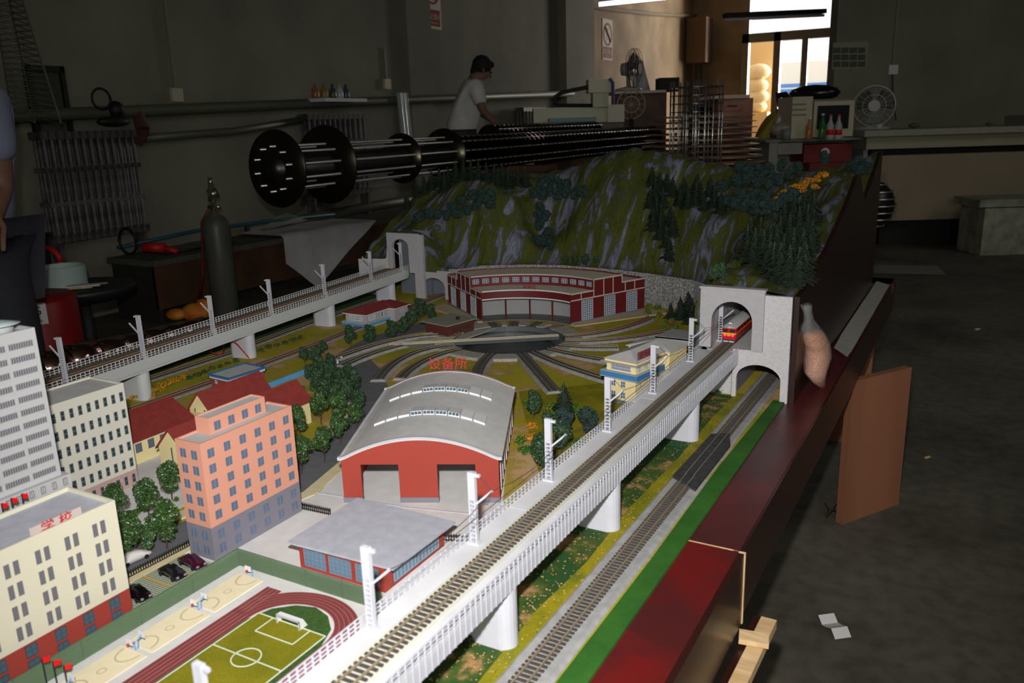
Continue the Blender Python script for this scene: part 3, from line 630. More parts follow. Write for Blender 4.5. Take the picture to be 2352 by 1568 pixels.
track([(-.428, .38), (-.428, 1.42)], ZT + .002, 'ground level track on grey bed along the red rim', True, bed=BALL, bedw=.066, bedh=.003)
track([(-.429, 1.42), (-.428, 2.6)], ZT + .002, 'far stretch of ground level track entering the lower arch', True, bed=BALL, bedw=.062, bedh=.003)
tp = solo('tape_patch', MB().prism([(-.456, 1.40), (-.40, 1.36), (-.40, 1.60), (-.418, 1.66), (-.452, 1.64)], ZT + .004, ZT + .0098), mat('black crepe tape', (58, 58, 60), .7, var=.3, vs_=90, bump=.6, bs=120), 'dark grey wrinkled tape lying over the ground level track', 'tape')
track([(-1.79, .95), (-1.785, 1.6), (-1.795, 1.9), (-1.83, 2.3), (-1.855, 2.72)], ZT + .001, 'reddish ground track passing beside the far viaduct piers', slp=SLPR, bed=BALL, bedw=.06, bedh=.003, group='ground tracks below the far viaduct')
track([(-1.985, 1.0), (-1.975, 1.4), (-1.975, 1.7), (-2.02, 2.1), (-2.05, 2.6)], ZT + .001, 'dim outer ground track on the far side of the far viaduct', slp=SLPD, bed=BALL, bedw=.055, bedh=.003, group='ground tracks below the far viaduct')
# ------------------------------------------------------------------ viaducts
ZD = .712
def pier_mesh(wx, ty, h):
    p = [(-wx / 2 + ty / 2 * math.sin(a), ty / 2 * -math.cos(a)) for a in []]
    n = 10; pts = [(wx / 2 - ty / 2 + ty / 2 * math.cos(a), ty / 2 * math.sin(a)) for a in [-PI / 2 + PI * k / n for k in range(n + 1)]] + [(-wx / 2 + ty / 2 + ty / 2 * math.cos(a), ty / 2 * math.sin(a)) for a in [PI / 2 + PI * k / n for k in range(n + 1)]]
    return MB().prism(pts, 0, h)
def panel_mesh(side, L=.0115, h=.0155):
    mb = MB().box(-.0007, .0007, 0, .0022, 0, h)
    for z in (.0035, .0085, h - .0016): mb.box(-.0006, .0006, 0, L, z, z + .0016)
    if side: mb.box(.0006, .0013, 0, .0016, -.0245, h)
    return mb
def mastset(mats):
    t = thing('catenary_mast', '', 'mast', (0, 0, 0))
    part('mast_base', MB().box(-.009, .009, -.0055, .0055, 0, .003), WHITE, t)
    mb = MB(); H = .104
    for s in (-1, 1): mb.box(s * .0045 - .0009, s * .0045 + .0009, -.003, .003, .003, H)
    mb.box(-.0045, .0045, -.0028, .0028, .066, H); z = .008
    while z < .066: mb.box(-.0045, .0045, -.0028, .0028, z, z + .0022); z += .0062
    part('mast_post', mb, WHITE, t)
    part('mast_arm', MB().box(.004, .0125, -.002, .002, H - .0055, H - .0015).obox((.004, 0, .058), (.031, 0, .083), .0028, .0028), WHITE, t)
    return t
vd = thing('viaduct', 'white near viaduct carrying a single track towards the portal', 'bridge', (-.517, 1.2, .6))
part('bridge_deck', MB().box(-.566, -.470, .20, 1.93, ZD - .006, ZD), DECKG, vd)
part('girder', MB().box(-.562, -.474, .20, 1.93, .686, ZD - .006).box(-.474, -.4702, .20, 1.93, .6875, ZD + .0012), WHITE, vd)
pms = [panel_mesh(0).mesh('railing_panel', [WHITE]), panel_mesh(1).mesh('railing_panel', [WHITE])]
for k in range(146):
    y = .25 + k * .0115
    inst('railing_panel', pms[0], vd, (-.5655, y, ZD)); inst('railing_panel', pms[1], vd, (-.4705, y, ZD))
pm = pier_mesh(.078, .034, .086).mesh('pier', [WHITE])
for y in (.44, .815, 1.17, 1.61): inst('pier', pm, vd, (-.509, y, .6))
part('track_bed', MB().box(-.536, -.494, .2, 2.33, ZD - .002, ZD + .0008), mat('dull green grey deck', (190, 190, 180), .8), vd)
for y in (.97, 1.52): part('deck_joint', MB().box(-.564, -.472, y, y + .0015, ZD, ZD + .0006), WHITE, vd)
track([(-.515, .28), (-.515, 1.24)], ZD + .001, 'near stretch of elevated track on the white viaduct', True)
track([(-.515, 1.24), (-.515, 2.33)], ZD + .001, 'far stretch of elevated track running into the upper arch', True)
solo('tunnel_track_floor', MB().box(-.55, -.43, 1.935, 2.33, .700, .7118), DECKG, kind='structure')
m0 = mastset(0); NM = ['cropped white mast at the bottom edge beside the football pitch', 'white mast before the red workshop, second from the near end', 'white mast before the red engine shed front', 'white mast before the tree clump, arm to the right', 'white mast in front of the yellow signal box windows', 'white mast at the right corner of the signal box', 'white mast just before the tunnel portal', 'white mast standing inside the upper tunnel arch']
for i, y in enumerate((.405, .633, .854, 1.079, 1.317, 1.557, 1.813, 2.02)):
    if i == 0: m0.location = (-.553, y, ZD); m0['label'] = NM[0]; m0['group'] = 'masts on the near viaduct'
    else: dup(m0, (-.553 + (.012 if i == 7 else 0), y, ZD), 0, NM[i], 'masts on the near viaduct')
wire = MB(); WM = mat('dark contact wire', (86, 84, 84), .5, .5)
ys = (.405, .633, .854, 1.079, 1.317, 1.557, 1.813, 2.02)
for a, b in zip(ys, ys[1:]):
    if a < .5: continue
    A = Vector((-.522, a, ZD + .083)); B = Vector((-.522, b, ZD + .083)); mid = (A + B) / 2 - Vector((0, 0, .014))
    wire.tube([A, A.lerp(B, .25) - Vector((0, 0, .010)), mid, A.lerp(B, .75) - Vector((0, 0, .010)), B], .0005, 4); wire.tube([A - Vector((0, 0, .02)), B - Vector((0, 0, .02))], .0005, 4)
    for f in (.25, .5, .75): p = A.lerp(B, f); wire.obox(p - Vector((0, 0, .02)), p - Vector((0, 0, .01)), .0004, .0004)
    wire.tube([(-.541, b, ZD + .10), (-.522, b, ZD + .083), (-.530, b, ZD + .062), (-.5485, b, ZD + .058)], .0005, 4)
solo('contact_wire', wire, WM, 'thin dark overhead wires strung between the near masts', 'wire')
# far viaduct
fa_, fb_ = Vector((-1.772, .95, .6)), Vector((-1.965, 2.64, .6)); FD = (fb_ - fa_); FL = FD.length; fang = math.atan2(FD.y, FD.x) - PI / 2
fv = thing('viaduct', 'dim far viaduct with pale railings crossing behind the buildings', 'bridge', (fa_.x, fa_.y, .6), rz=fang)
WD2 = mat('dull white plastic', (196, 198, 200), .55)
part('bridge_deck', MB().box(-.102, 0, 0, FL, .106, .112), mat('rusty deck', (110, 92, 80), .8), fv)
part('girder', MB().box(-.098, -.003, 0, FL, .076, .106).box(-.003, .001, 0, FL, .084, .112), WD2, fv)
for sx in (0, -.102):
    mb = MB(); k = 0
    while k * .0125 < FL:
        y = k * .0125; mb.box(sx - .0008, sx + .0008, y, y + .0018, .084 if sx == 0 else .112, .129); k += 1
    for z in (.115, .1205, .1275): mb.box(sx - .0007, sx + .0007, 0, FL, z, z + .0017)
    part('railing', mb, WD2, fv, kind='stuff')
for y in (.36, .77, 1.19, 1.6): inst('pier', pier_mesh(.085, .036, .08).mesh('pier', [WD2]) if y == .36 else pm, fv, (-.05, y, 0), 0, None if y == .36 else (1.08, 1.05, .92))
mb = MB()
for x in (-.058, -.042): mb.box(x - .0007, x + .0007, 0, FL, .1145, .117)
part('rail', mb, RAILM, fv)
mb = MB(); k = 0
while k * .0088 < FL: mb.box(-.065, -.035, k * .0088, k * .0088 + .0038, .112, .1142); k += 1
part('sleepers', mb, SLPR, fv, kind='stuff')
FN = ['leftmost far mast, beside the tall grey tower', 'far mast above the yellow flowering bushes', 'far mast in front of the gas cylinder foot', 'far mast right of the gas cylinder', 'far mast above the red roofed station house', 'far mast nearest the distant tunnel portal', 'far mast against the side of the distant portal arch']
R = Matrix.Rotation(fang, 3, 'Z')
for i, yy in enumerate((1.078, 1.305, 1.555, 1.807, 2.088, 2.379, 2.60)):
    f = (yy - fa_.y) / FD.y; p = fa_ + FD * f
    o = dup(m0, (p.x - .008, p.y, ZD), PI + fang, FN[i], 'masts on the far viaduct', 1.07)
#@@BUILDINGS
# ------------------------------------------------------------------ window meshes (face -Y, centred, standing proud of the wall)
WME = {}
def win_mesh(w, h, nx, ny, glass=None, bar=None, b=.0009, frame=True):
    key = (round(w, 5), round(h, 5), nx, ny, (glass or GLASS).name, b, frame)
    if key in WME: return WME[key]
    mb = MB().box(-w / 2, w / 2, -.0006, .0004, 0, h, 0)
    if bar is None: bar = FRW
    if frame:
        for x in (-w / 2, w / 2 - b): mb.box(x, x + b, -.0014, .0004, 0, h, 1)
        for z in (0, h - b): mb.box(-w / 2, w / 2, -.0014, .0004, z, z + b, 1)
    for i in range(1, nx): x = -w / 2 + w * i / nx; mb.box(x - b / 2, x + b / 2, -.0012, .0004, 0, h, 1)
    for j in range(1, ny): z = h * j / ny; mb.box(-w / 2, w / 2, -.0012, .0004, z - b / 2, z + b / 2, 1)
    WME[key] = mb.mesh('window', [glass or GLASS, bar]); return WME[key]
SB = mat('steel blue bars', (116, 132, 150), .5)
def face_windows(t, me, face, c, us, zs, name='window'):
    "face 'X+': plane x=c, us are y; 'Y-': plane y=c, us are x; 'X-'"
    for z in zs:
        for u in us:
            if face == 'X+': inst(name, me, t, (c, u, z), PI / 2)
            elif face == 'Y-': inst(name, me, t, (u, c, z), 0)
            elif face == 'X-': inst(name, me, t, (c, u, z), -PI / 2)
            elif face == 'Y+': inst(name, me, t, (u, c, z), PI)
def parapet(mb, x0, x1, y0, y1, z, h=.004, w=.003, m=0):
    mb.box(x0, x1, y0, y0 + w, z, z + h, m).box(x0, x1, y1 - w, y1, z, z + h, m).box(x0, x0 + w, y0 + w, y1 - w, z, z + h, m).box(x1 - w, x1, y0 + w, y1 - w, z, z + h, m)
# salmon block
t = thing('office_block', 'salmon pink block with slate grey lower floors and rooftop penthouse', 'building', (-1.035, .89, .6))
px0, px1, py0, py1 = -1.064, -1.007, .795, .992
part('lower_floors', MB().box(px0, px1, py0, py1, .6, .658), PGREY, t)
mb = MB().box(px0, px1, py0, py1, .658, .796); parapet(mb, px0, px1, py0, py1, .796); part('upper_floors', mb, PINK, t)
part('roof', MB().box(px0 + .003, px1 - .003, py0 + .003, py1 - .003, .796, .7968), LGREY, t)
mb = MB().box(-1.061, -1.030, .835, .955, .797, .822); parapet(mb, -1.061, -1.030, .835, .955, .822, .003, .002); part('penthouse', mb, PINK, t)
part('roof', MB().box(-1.059, -1.032, .837, .953, .822, .8226), LGREY, t)
wm = win_mesh(.0125, .0145, 2, 1, GLASS, SB, .0006, False)
face_windows(t, wm, 'X+', px1, [py0 + .018 + k * .0325 for k in range(6)], [.610, .635, .668, .694, .72, .746, .772][:7])
face_windows(t, wm, 'Y-', py0, [px0 + .016, px0 + .041], [.610, .635, .668, .694, .72, .746, .772])
face_windows(t, wm, 'X+', -1.030, [.851 + k * .029 for k in range(4)], [.8015])
# school
t = thing('school', 'cream school block with brick red base and red characters on its roof', 'building', (-1.05, .43, .6))
sx0, sx1, sy0, sy1 = -1.100, -.996, .18, .637
part('lower_floors', MB().box(sx0, sx1, sy0, sy1, .6, .643), BRICK, t)
mb = MB().box(sx0, sx1, sy0, sy1, .643, .771); parapet(mb, sx0, sx1, sy0, sy1, .771, .007, .003); part('upper_floors', mb, CREAM, t)
part('roof', MB().box(sx0 + .003, sx1 - .003, sy0 + .003, sy1 - .003, .771, .7718), ROOFL, t)
wn = win_mesh(.0068, .0185, 1, 1, GLASSN, b=.0005, frame=False)
us = []
for k in range(9): us += [.618 - k * .0395 - .004, .618 - k * .0395 - .0155]
face_windows(t, wn, 'X+', sx1, us, [.652, .681, .710, .739])
wb = win_mesh(.015, .0165, 2, 2, mat('teal grey glass', (72, 92, 104), .4), mat('teal bars', (58, 78, 92), .5), .0007)
face_windows(t, wb, 'X+', sx1, [.612 - k * .0395 for k in range(9)], [.603, .624])
part('roof_sign_board', MB().box(-1.0025, -1.0015, .522, .592, .770, .787), mat('translucent board', (190, 176, 172), .6), t)
text('学 校', .019, t, (-1.0005, .557, .779), (PI / 2, 0, PI / 2), mat('sign red', (190, 36, 46), .5), .0004)
# white office
t = thing('office_block', 'white office block with teal windows and pinkish ground floor', 'building', (-1.44, .8, .6))
ox0, ox1, oy0, oy1 = -1.485, -1.385, .66, .941
part('lower_floors', MB().box(ox0, ox1, oy0, oy1, .6, .633), mat('speckled pink ground floor', (190, 158, 152), .7, var=.08, vs_=200), t)
mb = MB().box(ox0, ox1, oy0, oy1, .633, .804); parapet(mb, ox0, ox1, oy0, oy1, .804, .004, .003); part('upper_floors', mb, mat('off white card', (208, 206, 194), .7), t)
part('roof', MB().box(ox0 + .003, ox1 - .003, oy0 + .003, oy1 - .003, .804, .8046), ROOFG, t)
wt = win_mesh(.0075, .0175, 1, 2, GLASSD, mat('grey sill', (150, 150, 146), .6), .0006)
face_windows(t, wt, 'X+', ox1, [.932 - k * .0168 for k in range(12)], [.608, .641, .674, .707, .740, .774])
# tower
t = thing('tower_block', 'tall pale grey tower block with louvred window bands and orange corner', 'building', (-1.25, .6, .6))
tx0, tx1, ty0, ty1 = -1.275, -1.20, .46, .688
part('shaft', MB().box(tx0, tx1, ty0, ty1, .6, .985), LGREY, t)
mb = MB(); parapet(mb, tx0, tx1, ty0, ty1, .985, .006, .003); part('roof_parapet', mb, LGREY, t)
part('corner_strip', MB().box(tx0, tx1 - .006, ty1, ty1 + .0035, .76, .985), ORANGE, t)
part('podium', MB().box(tx0, tx1 + .010, ty0, ty1 + .008, .6, .757), LGREY, t)
wl = win_mesh(.036, .0095, 10, 1, GLASSN, mat('grey louvre bars', (168, 166, 168), .6), .0007)
face_windows(t, wl, 'X+', tx1, [ty1 - .025, ty1 - .066, ty1 - .107, ty1 - .148, ty1 - .189], [.7655 + k * .01995 for k in range(11)], 'window_band')
wp = win_mesh(.0065, .0115, 2, 1, LGREY, mat('podium grey bars', (128, 124, 126), .6), .0008)
face_windows(t, wp, 'X+', tx1 + .010, [ty1 - .002 - k * .0175 for k in range(9)], [.742])
part('roof_drum', MB().cyl((-1.235, .655, .985), (-1.235, .655, .998), .020, n=28), LGREY, t, True)
part('roof_disc', MB().lathe([(.005, 0), (.029, .0012), (.03, .002), (.012, .0058), (.004, .0075)], (-1.235, .655, .998), 32), mat('pale teal disc', (170, 186, 190), .5), t, True)
# yellow hall with red roofs
t = thing('assembly_hall', 'pale yellow hall with steep red gable roofs behind the salmon block', 'building', (-1.45, 1.2, .6))
def gable_y(x0, x1, y0, y1, ze, zr, m_wall, walls='wall', over=.005, xr=None):
    xr = (x0 + x1) / 2 if xr is None else xr; mb = MB()
    mb.add([(x0, y0, .6), (x1, y0, .6), (x1, y0, ze), (xr, y0, zr), (x0, y0, ze), (x0, y1, .6), (x1, y1, .6), (x1, y1, ze), (xr, y1, zr), (x0, y1, ze)],
           [(0, 1, 2, 3, 4), (9, 8, 7, 6, 5), (1, 6, 7, 2), (5, 0, 4, 9), (0, 5, 6, 1)])
    part(walls, mb, m_wall, t)
    for s, xe in ((-1, x0), (1, x1)):
        dx = xe - xr; f = 1 + over / abs(dx); xo = xr + dx * f; zo = zr + (ze - zr) * f; r = MB()
        V = [(xr, y0 - over, zr), (xo, y0 - over, zo), (xo, y1 + over, zo), (xr, y1 + over, zr)]
        r.add(V + [(a, b, c + .0028) for a, b, c in V], [(0, 1, 2, 3), (7, 6, 5, 4), (0, 4, 5, 1), (1, 5, 6, 2), (2, 6, 7, 3), (3, 7, 4, 0)]); part('roof_slope', r, ROOFR, t)
def gable_x(x0, x1, y0, y1, ze, zr):
    pass
gable_y(-1.62, -1.472, .93, 1.155, .652, .690, YELW)
gable_y(-1.515, -1.445, 1.182, 1.36, .660, .700, YELW)
gable_y(-1.390, -1.313, 1.0, 1.352, .657, .697, YELW)
part('wall', MB().box(-1.50, -1.36, 1.16, 1.33, .6, .655), YELW, t)
for x in (-1.497, -1.466): inst('window', win_mesh(.0038, .035, 1, 1, GLASSN, b=.0004, frame=False), t, (x, 1.182, .628))
inst('window', win_mesh(.0038, .035, 1, 1, GLASSN, b=.0004, frame=False), t, (-1.352, 1.0, .625))
face_windows(t, win_mesh(.0145, .019, 1, 1, GLASS, GLASSN, .0012), 'X+', -1.472, [1.012, 1.042, 1.072, 1.102, 1.132], [.625])
face_windows(t, win_mesh(.012, .019, 1, 1, GLASS, GLASSN, .0012), 'X+', -1.313, [1.04 + .03 * k for k in range(10)], [.625])
# red engine shed (local frame: x along the front, y to the back)
ang = math.atan2(.122, .255)
t = thing('engine_shed', 'brick red engine shed with grey barrel roof and two open doorways', 'building', (-.960, 1.052, .6), rz=ang)
Wd, Lg, HE, HR = .285, .405, .088, .126
def arc_z(x): return HE + (HR - HE) * (1 - ((x - Wd / 2) / (Wd / 2 - .004)) ** 2) if .004 < x < Wd - .004 else HE
xs = [Wd * k / 28 for k in range(29)]
def shed_face(y0, y1, doors, m):
    mb = MB(); cuts = sorted(set(xs + [d for q in doors for d in q[:2]]))
    for a, b in zip(cuts, cuts[1:]):
        mid = (a + b) / 2; zb = 0
        for d0, d1_, dh in doors:
            if d0 <= mid <= d1_: zb = dh
        za, zc = arc_z(a), arc_z(b)
        if a <= .004: za = HE
        mb.add([(a, y0, zb), (b, y0, zb), (b, y0, zc), (a, y0, za), (a, y1, zb), (b, y1, zb), (b, y1, zc), (a, y1, za)], [(0, 1, 2, 3), (5, 4, 7, 6), (3, 2, 6, 7), (1, 0, 4, 5)], m)
    for d0, d1_, dh in doors:
        mb.add([(d0, y0, 0), (d0, y1, 0), (d0, y1, dh), (d0, y0, dh)], [(0, 1, 2, 3)], m); mb.add([(d1_, y0, 0), (d1_, y1, 0), (d1_, y1, dh), (d1_, y0, dh)], [(3, 2, 1, 0)], m)
    mb.add([(0, y0, 0), (0, y1, 0), (0, y1, HE), (0, y0, HE)], [(3, 2, 1, 0)], m); mb.add([(Wd, y0, 0), (Wd, y1, 0), (Wd, y1, HE), (Wd, y0, HE)], [(0, 1, 2, 3)], m)
    return mb
DO = [(.035, .104, .075), (.174, .243, .075)]
part('front_wall', shed_face(0, .006, DO, 0), mat('shed brick red', (154, 56, 44), .65), t)
part('back_wall', shed_face(Lg - .006, Lg, DO, 0), mat('shed brick red', (154, 56, 44), .65), t)
part('side_wall', MB().box(0, .004, .006, Lg - .006, 0, HE - .004), MATS['shed brick red'], t)
part('side_wall', MB().box(Wd - .004, Wd, .006, Lg - .006, 0, HE - .004), MATS['shed brick red'], t)
for a, b in ((0, .035), (.104, .174), (.243, Wd)): part('plinth', MB().box(a - .0005, b + .0005, -.0012, .0075, 0, .011), PGREY, t)
rf = MB(); q = []
RX = [-.006] + xs + [Wd + .006]
def rz_(x): return (HE - .002) if x < .004 or x > Wd - .004 else arc_z(x) - .0015
for x in RX: q += [(x, -.001, rz_(x)), (x, Lg + .001, rz_(x)), (x, -.001, rz_(x) - .003), (x, Lg + .001, rz_(x) - .003)]
for i in range(len(RX) - 1):
    a = i * 4; b = a + 4; rf.add([q[a], q[a + 1], q[b + 1], q[b], q[a + 2], q[a + 3], q[b + 3], q[b + 2]], [(3, 2, 1, 0), (4, 5, 6, 7), (0, 4, 7, 3), (2, 6, 5, 1)])
part('barrel_roof', rf, ROOFG, t)
for yy, nm in ((-.002, 0), (Lg - .006, 1)):
    tr = MB()
    for a, b in zip(RX, RX[1:]):
        za, zb = rz_(a) + .0015, rz_(b) + .0015; tr.add([(a, yy, za - .001), (b, yy, zb - .001), (b, yy, zb + .002), (a, yy, za + .002), (a, yy + .008, za - .001), (b, yy + .008, zb - .001), (b, yy + .008, zb + .002), (a, yy + .008, za + .002)], [(0, 1, 2, 3), (5, 4, 7, 6), (3, 2, 6, 7), (4, 5, 1, 0)])
    part('verge_trim', tr, WHITE, t)
for yy in (.125, .27):
    ws = [.052, .077, .102, .127, .152, .177, .202, .227, .249]
    for k in range(9):
        x0 = .034 + k * .0243; x1 = x0 + .0215; za, zb = arc_z(x0), arc_z(x1); c = (k in (3, 4, 5, 6)); D = .046
        lift = .0075
        v = [(x0, yy, za + (lift if c else .003)), (x1, yy, zb + (lift if c else .003)), (x1, yy + D, zb + .001), (x0, yy + D, za + .001), (x0, yy, za - .002), (x1, yy, zb - .002), (x1, yy + D, zb - .002), (x0, yy + D, za - .002)]
        part('skylight', MB().add(v, [(0, 1, 2, 3), (4, 5, 1, 0), (5, 6, 2, 1), (6, 7, 3, 2), (7, 4, 0, 3)]), mat('white skylight', (222, 222, 224), .5), t)
        if c: 
            for u in range(3):
                xa = x0 + .001 + u * .0068; za_ = arc_z(xa); o = part('window', MB().box(xa, xa + .0058, yy - .0012, yy + .001, za_ + .001, za_ + .0063), mat('skylight glass', (70, 96, 110), .4), t)
for k in range(8): part('side_window', MB().box(Wd, Wd + .0012, .03 + k * .046, .046 + k * .046, .012, .062, 0), FRW, t)
text('设备所', .030, t, (Wd / 2 - .001, Lg - .003, HR + .0175), (PI / 2, 0, 0), mat('sign red', (190, 36, 46), .5), .0005)
# workshop
t = thing('workshop', 'low brick red workshop with flat blue grey roof and big windows', 'building', (-.79, .92, .6))
part('walls', MB().box(-.870, -.705, .842, .998, .6, .643), mat('shed brick red', (154, 56, 44), .65), t)
part('roof', MB().prism([(-.884, .832), (-.686, .840), (-.684, 1.003), (-.886, 1.004)], .643, .6465), ROOFL, t)
wk = win_mesh(.043, .029, 5, 4, mat('hatched blue glass', (104, 128, 148), .4), mat('dim blue bars', (122, 142, 160), .5), .0005)
for x in (-.838, -.788, -.736): inst('window', wk, t, (x, .842, .6075))
inst('window', win_mesh(.118, .029, 13, 1, MATS['hatched blue glass'], mat('pale blue bars', (150, 170, 184), .5), .0010), t, (-.705, .922, .6075), PI / 2)
# yellow signal box
t = thing('signal_box', 'yellow signal box with blue balcony band and hipped grey roof', 'building', (-.748, 1.775, .6), rz=-.20)
bw, bl = .082, .20
part('plinth', MB().box(0, bw, 0, bl, 0, .010), PGREY, t)
part('lower_floors', MB().box(0, bw, 0, bl, .010, .066), YELS, t)
part('balcony_band', MB().box(-.012, bw + .010, -.010, .115, .067, .080), BLUEC, t)
part('balcony_edge', MB().box(-.013, bw + .011, -.011, .116, .0655, .0672).box(-.0125, bw + .0105, -.0105, .1155, .0798, .0808), LGREY, t)
part('upper_floor', MB().box(0, bw, 0, bl, .066, .104), YELS, t)
part('cornice', MB().box(-.012, bw + .010, -.010, .19, .1015, .1035), mat('mauve eaves', (176, 168, 172), .7), t)
part('cornice', MB().box(-.004, bw + .003, -.003, .205, .1035, .1085).box(-.006, bw + .005, -.005, .207, .1085, .1102), YELS, t)
part('rear_wing', MB().box(-.022, bw + .014, .13, .215, 0, .108), YELS, t)
def hip(x0, x1, y0, y1, z0, zr, m, nm='roof', inset=None):
    w_ = (x1 - x0) / 2; xm = (x0 + x1) / 2; i = inset or w_ * .95
    part(nm, MB().add([(x0, y0, z0), (x1, y0, z0), (x1, y1, z0), (x0, y1, z0), (xm, y0 + i, zr), (xm, y1 - i, zr), (x0, y0, z0 - .0015), (x1, y0, z0 - .0015), (x1, y1, z0 - .0015), (x0, y1, z0 - .0015)],
         [(0, 1, 4), (1, 2, 5, 4), (2, 3, 5), (3, 0, 4, 5), (6, 7, 1, 0), (7, 8, 2, 1), (8, 9, 3, 2), (9, 6, 0, 3), (9, 8, 7, 6)]), m, t)
hip(-.006, bw + .005, -.005, .20, .1102, .126, ROOFG); hip(-.028, bw + .020, .125, .22, .109, .125, ROOFG, 'roof', .04)
inst('window', win_mesh(.056, .015, 13, 2, GLASS, FRW, .0011), t, (.041, 0, .0835))
for x in (.020, .047): 
    for z in (.043, .0155): inst('window', win_mesh(.013, .0155, 2, 2, GLASS, FRW, .0010), t, (x, 0, z))
wr = win_mesh(.016, .0145, 4, 2, GLASS, FRW, .0011)
for y, z in ((.015, .0835), (.045, .0835), (.15, .084)): inst('window', wr, t, (bw, y, z), PI / 2)
for y in (.02, .06, .1): 
    for z in (.043, .0155): inst('window', win_mesh(.009, .0155, 2, 2, GLASS, FRW, .0010), t, (bw, y, z), PI / 2)
part('roof_sign_board', MB().box(bw - .002, bw - .001, .010, .078, .111, .132), mat('sign backing', (120, 84, 88), .6), t)
text('信号楼', .0185, t, (bw, .044, .1215), (PI / 2, 0, PI / 2), mat('sign dark red', (140, 26, 40), .5), .0004)
# hut by the turntable
t = thing('turntable_hut', 'dark brown hut with slanted grey roof beside the turntable', 'hut', (-1.545, 2.15, .6), rz=-.22)
part('walls', MB().box(0, .105, 0, .118, 0, .043), mat('hut brown', (92, 40, 32), .7), t)
part('roof', MB().box(-.014, .112, -.010, .128, .043, .0465), mat('hut roof', (140, 142, 130), .8), t)
part('chimney', MB().cyl((.075, .075, .0465), (.075, .075, .055), .006, n=12), BLACK, t)
inst('window', win_mesh(.085, .013, 5, 2, mat('dim green glass', (48, 62, 52), .3), mat('hut brown', (92, 40, 32), .7), .001), t, (.105, .060, .018), PI / 2)
# station house
t = thing('station_house', 'grey station house with red hipped roof and blue balcony band', 'building', (-1.868, 2.135, .6), rz=-.02)
part('lower_floor', MB().box(.002, .088, .006, .17, 0, .014), LGREY, t)
part('balcony_band', MB().box(-.012, .098, -.008, .12, .009, .0185), mat('bright blue band', (70, 150, 200), .5), t)
part('balcony_edge', MB().box(-.014, .10, -.010, .122, .0185, .0205), LGREY, t)
gw = mat('mauve grey wall', (168, 162, 166), .7)
part('upper_floor', MB().box(.0, .090, .0, .13, .0205, .048).box(.0, .118, .12, .195, 0, .048), gw, t)
part('eaves', MB().box(-.008, .098, -.008, .13, .048, .0505).box(-.008, .126, .115, .203, .048, .0505), FRW, t)
RS = mat('station roof red', (132, 44, 44), .75)
hip(-.007, .097, -.007, .20, .0505, .069, RS); hip(-.007, .125, .116, .202, .0505, .068, RS, 'roof', .03)
inst('window', win_mesh(.055, .018, 11, 2, GLASSD, FRW, .0022), t, (.045, 0, .026)); inst('window', win_mesh(.035, .018, 7, 2, GLASSD, FRW, .0022), t, (.090, .03, .026), PI / 2)
inst('window', win_mesh(.010, .02, 1, 1, GLASSD, FRW, .0015), t, (.090, .085, .024), PI / 2); inst('window', win_mesh(.018, .012, 3, 2, GLASSD, FRW, .0015), t, (.118, .16, .030), PI / 2)
# blue edged booth and the small one behind the office
def booth(x0, y0, w_, l_, label, rz=-.08):
    global t
    t = thing('trackside_booth', label, 'building', (x0, y0, .6), 'blue rimmed booths beside the far track', rz=rz)
    part('walls', MB().box(.006, w_ - .006, .006, l_ - .006, 0, .028), mat('booth brick', (150, 64, 60), .7), t)
    part('fascia', MB().box(.003, w_ - .003, .003, l_ - .003, .028, .034), FRW, t)
    mb = MB(); parapet(mb, 0, w_, 0, l_, .034, .0045, .006); part('roof_rim', mb, mat('rim blue', (52, 112, 170), .5), t)
    part('roof', MB().box(.006, w_ - .006, .006, l_ - .006, .034, .036), ROOFG, t)
    inst('window', win_mesh(.010, .010, 2, 2, GLASSD, FRW, .0012), t, (.028, .006, .014))
booth(-1.757, 1.44, .088, .125, 'flat booth with bright blue roof rim and brick walls above the red roofs')
booth(-1.66, .99, .07, .10, 'small blue rimmed booth half hidden behind the white office block')
#@@ROUNDHOUSE
RC = (-1.266, 2.224); RA0, RA1 = math.radians(64.8), math.radians(143)
def pol(r, a, z, c=RC): return (c[0] + r * math.cos(a), c[1] + r * math.sin(a), z)
def arcband(mb, r0, r1, z0, z1, a0=RA0, a1=RA1, n=26, m=0, c=RC):
    A = [a0 + (a1 - a0) * k / n for k in range(n + 1)]
    for a, b in zip(A, A[1:]):
        mb.add([pol(r0, a, z0, c), pol(r1, a, z0, c), pol(r1, b, z0, c), pol(r0, b, z0, c), pol(r0, a, z1, c), pol(r1, a, z1, c), pol(r1, b, z1, c), pol(r0, b, z1, c)],
               [(0, 3, 2, 1), (4, 5, 6, 7), (0, 4, 7, 3), (1, 2, 6, 5)], m)
    for a, f in ((a0, (0, 1, 2, 3)), (a1, (3, 2, 1, 0))): mb.add([pol(r0, a, z0, c), pol(r1, a, z0, c), pol(r1, a, z1, c), pol(r0, a, z1, c)], [f], m)
    return mb
rh = thing('roundhouse', 'curved maroon roundhouse with stepped beige roofs around the turntable', 'building', (RC[0], RC[1] + .4, .6))
R0, R1, R2, R3 = .244, .345, .475, .582
z1_, z2_, z3_ = .705, .741, .716
part('fascia', arcband(MB(), R0, R0 + .004, .679, z1_), MAROON, rh)
part('fascia_trim', arcband(MB(), R0 - .0015, R0 + .004, .676, .6800), FRW, rh); part('fascia_trim', arcband(MB(), R0 - .002, R0 + .006, z1_ - .001, z1_ + .003), FRW, rh)
part('lower_roof', arcband(MB(), R0 + .004, R1, z1_ - .003, z1_), BEIGE, rh)
part('clerestory_wall', arcband(MB(), R1, R1 + .004, z1_, z2_), MAROON, rh)
part('roof_trim', arcband(MB(), R1 - .0015, R1 + .005, z2_ - .001, z2_ + .003), mat('grey trim', (186, 182, 176), .6), rh)
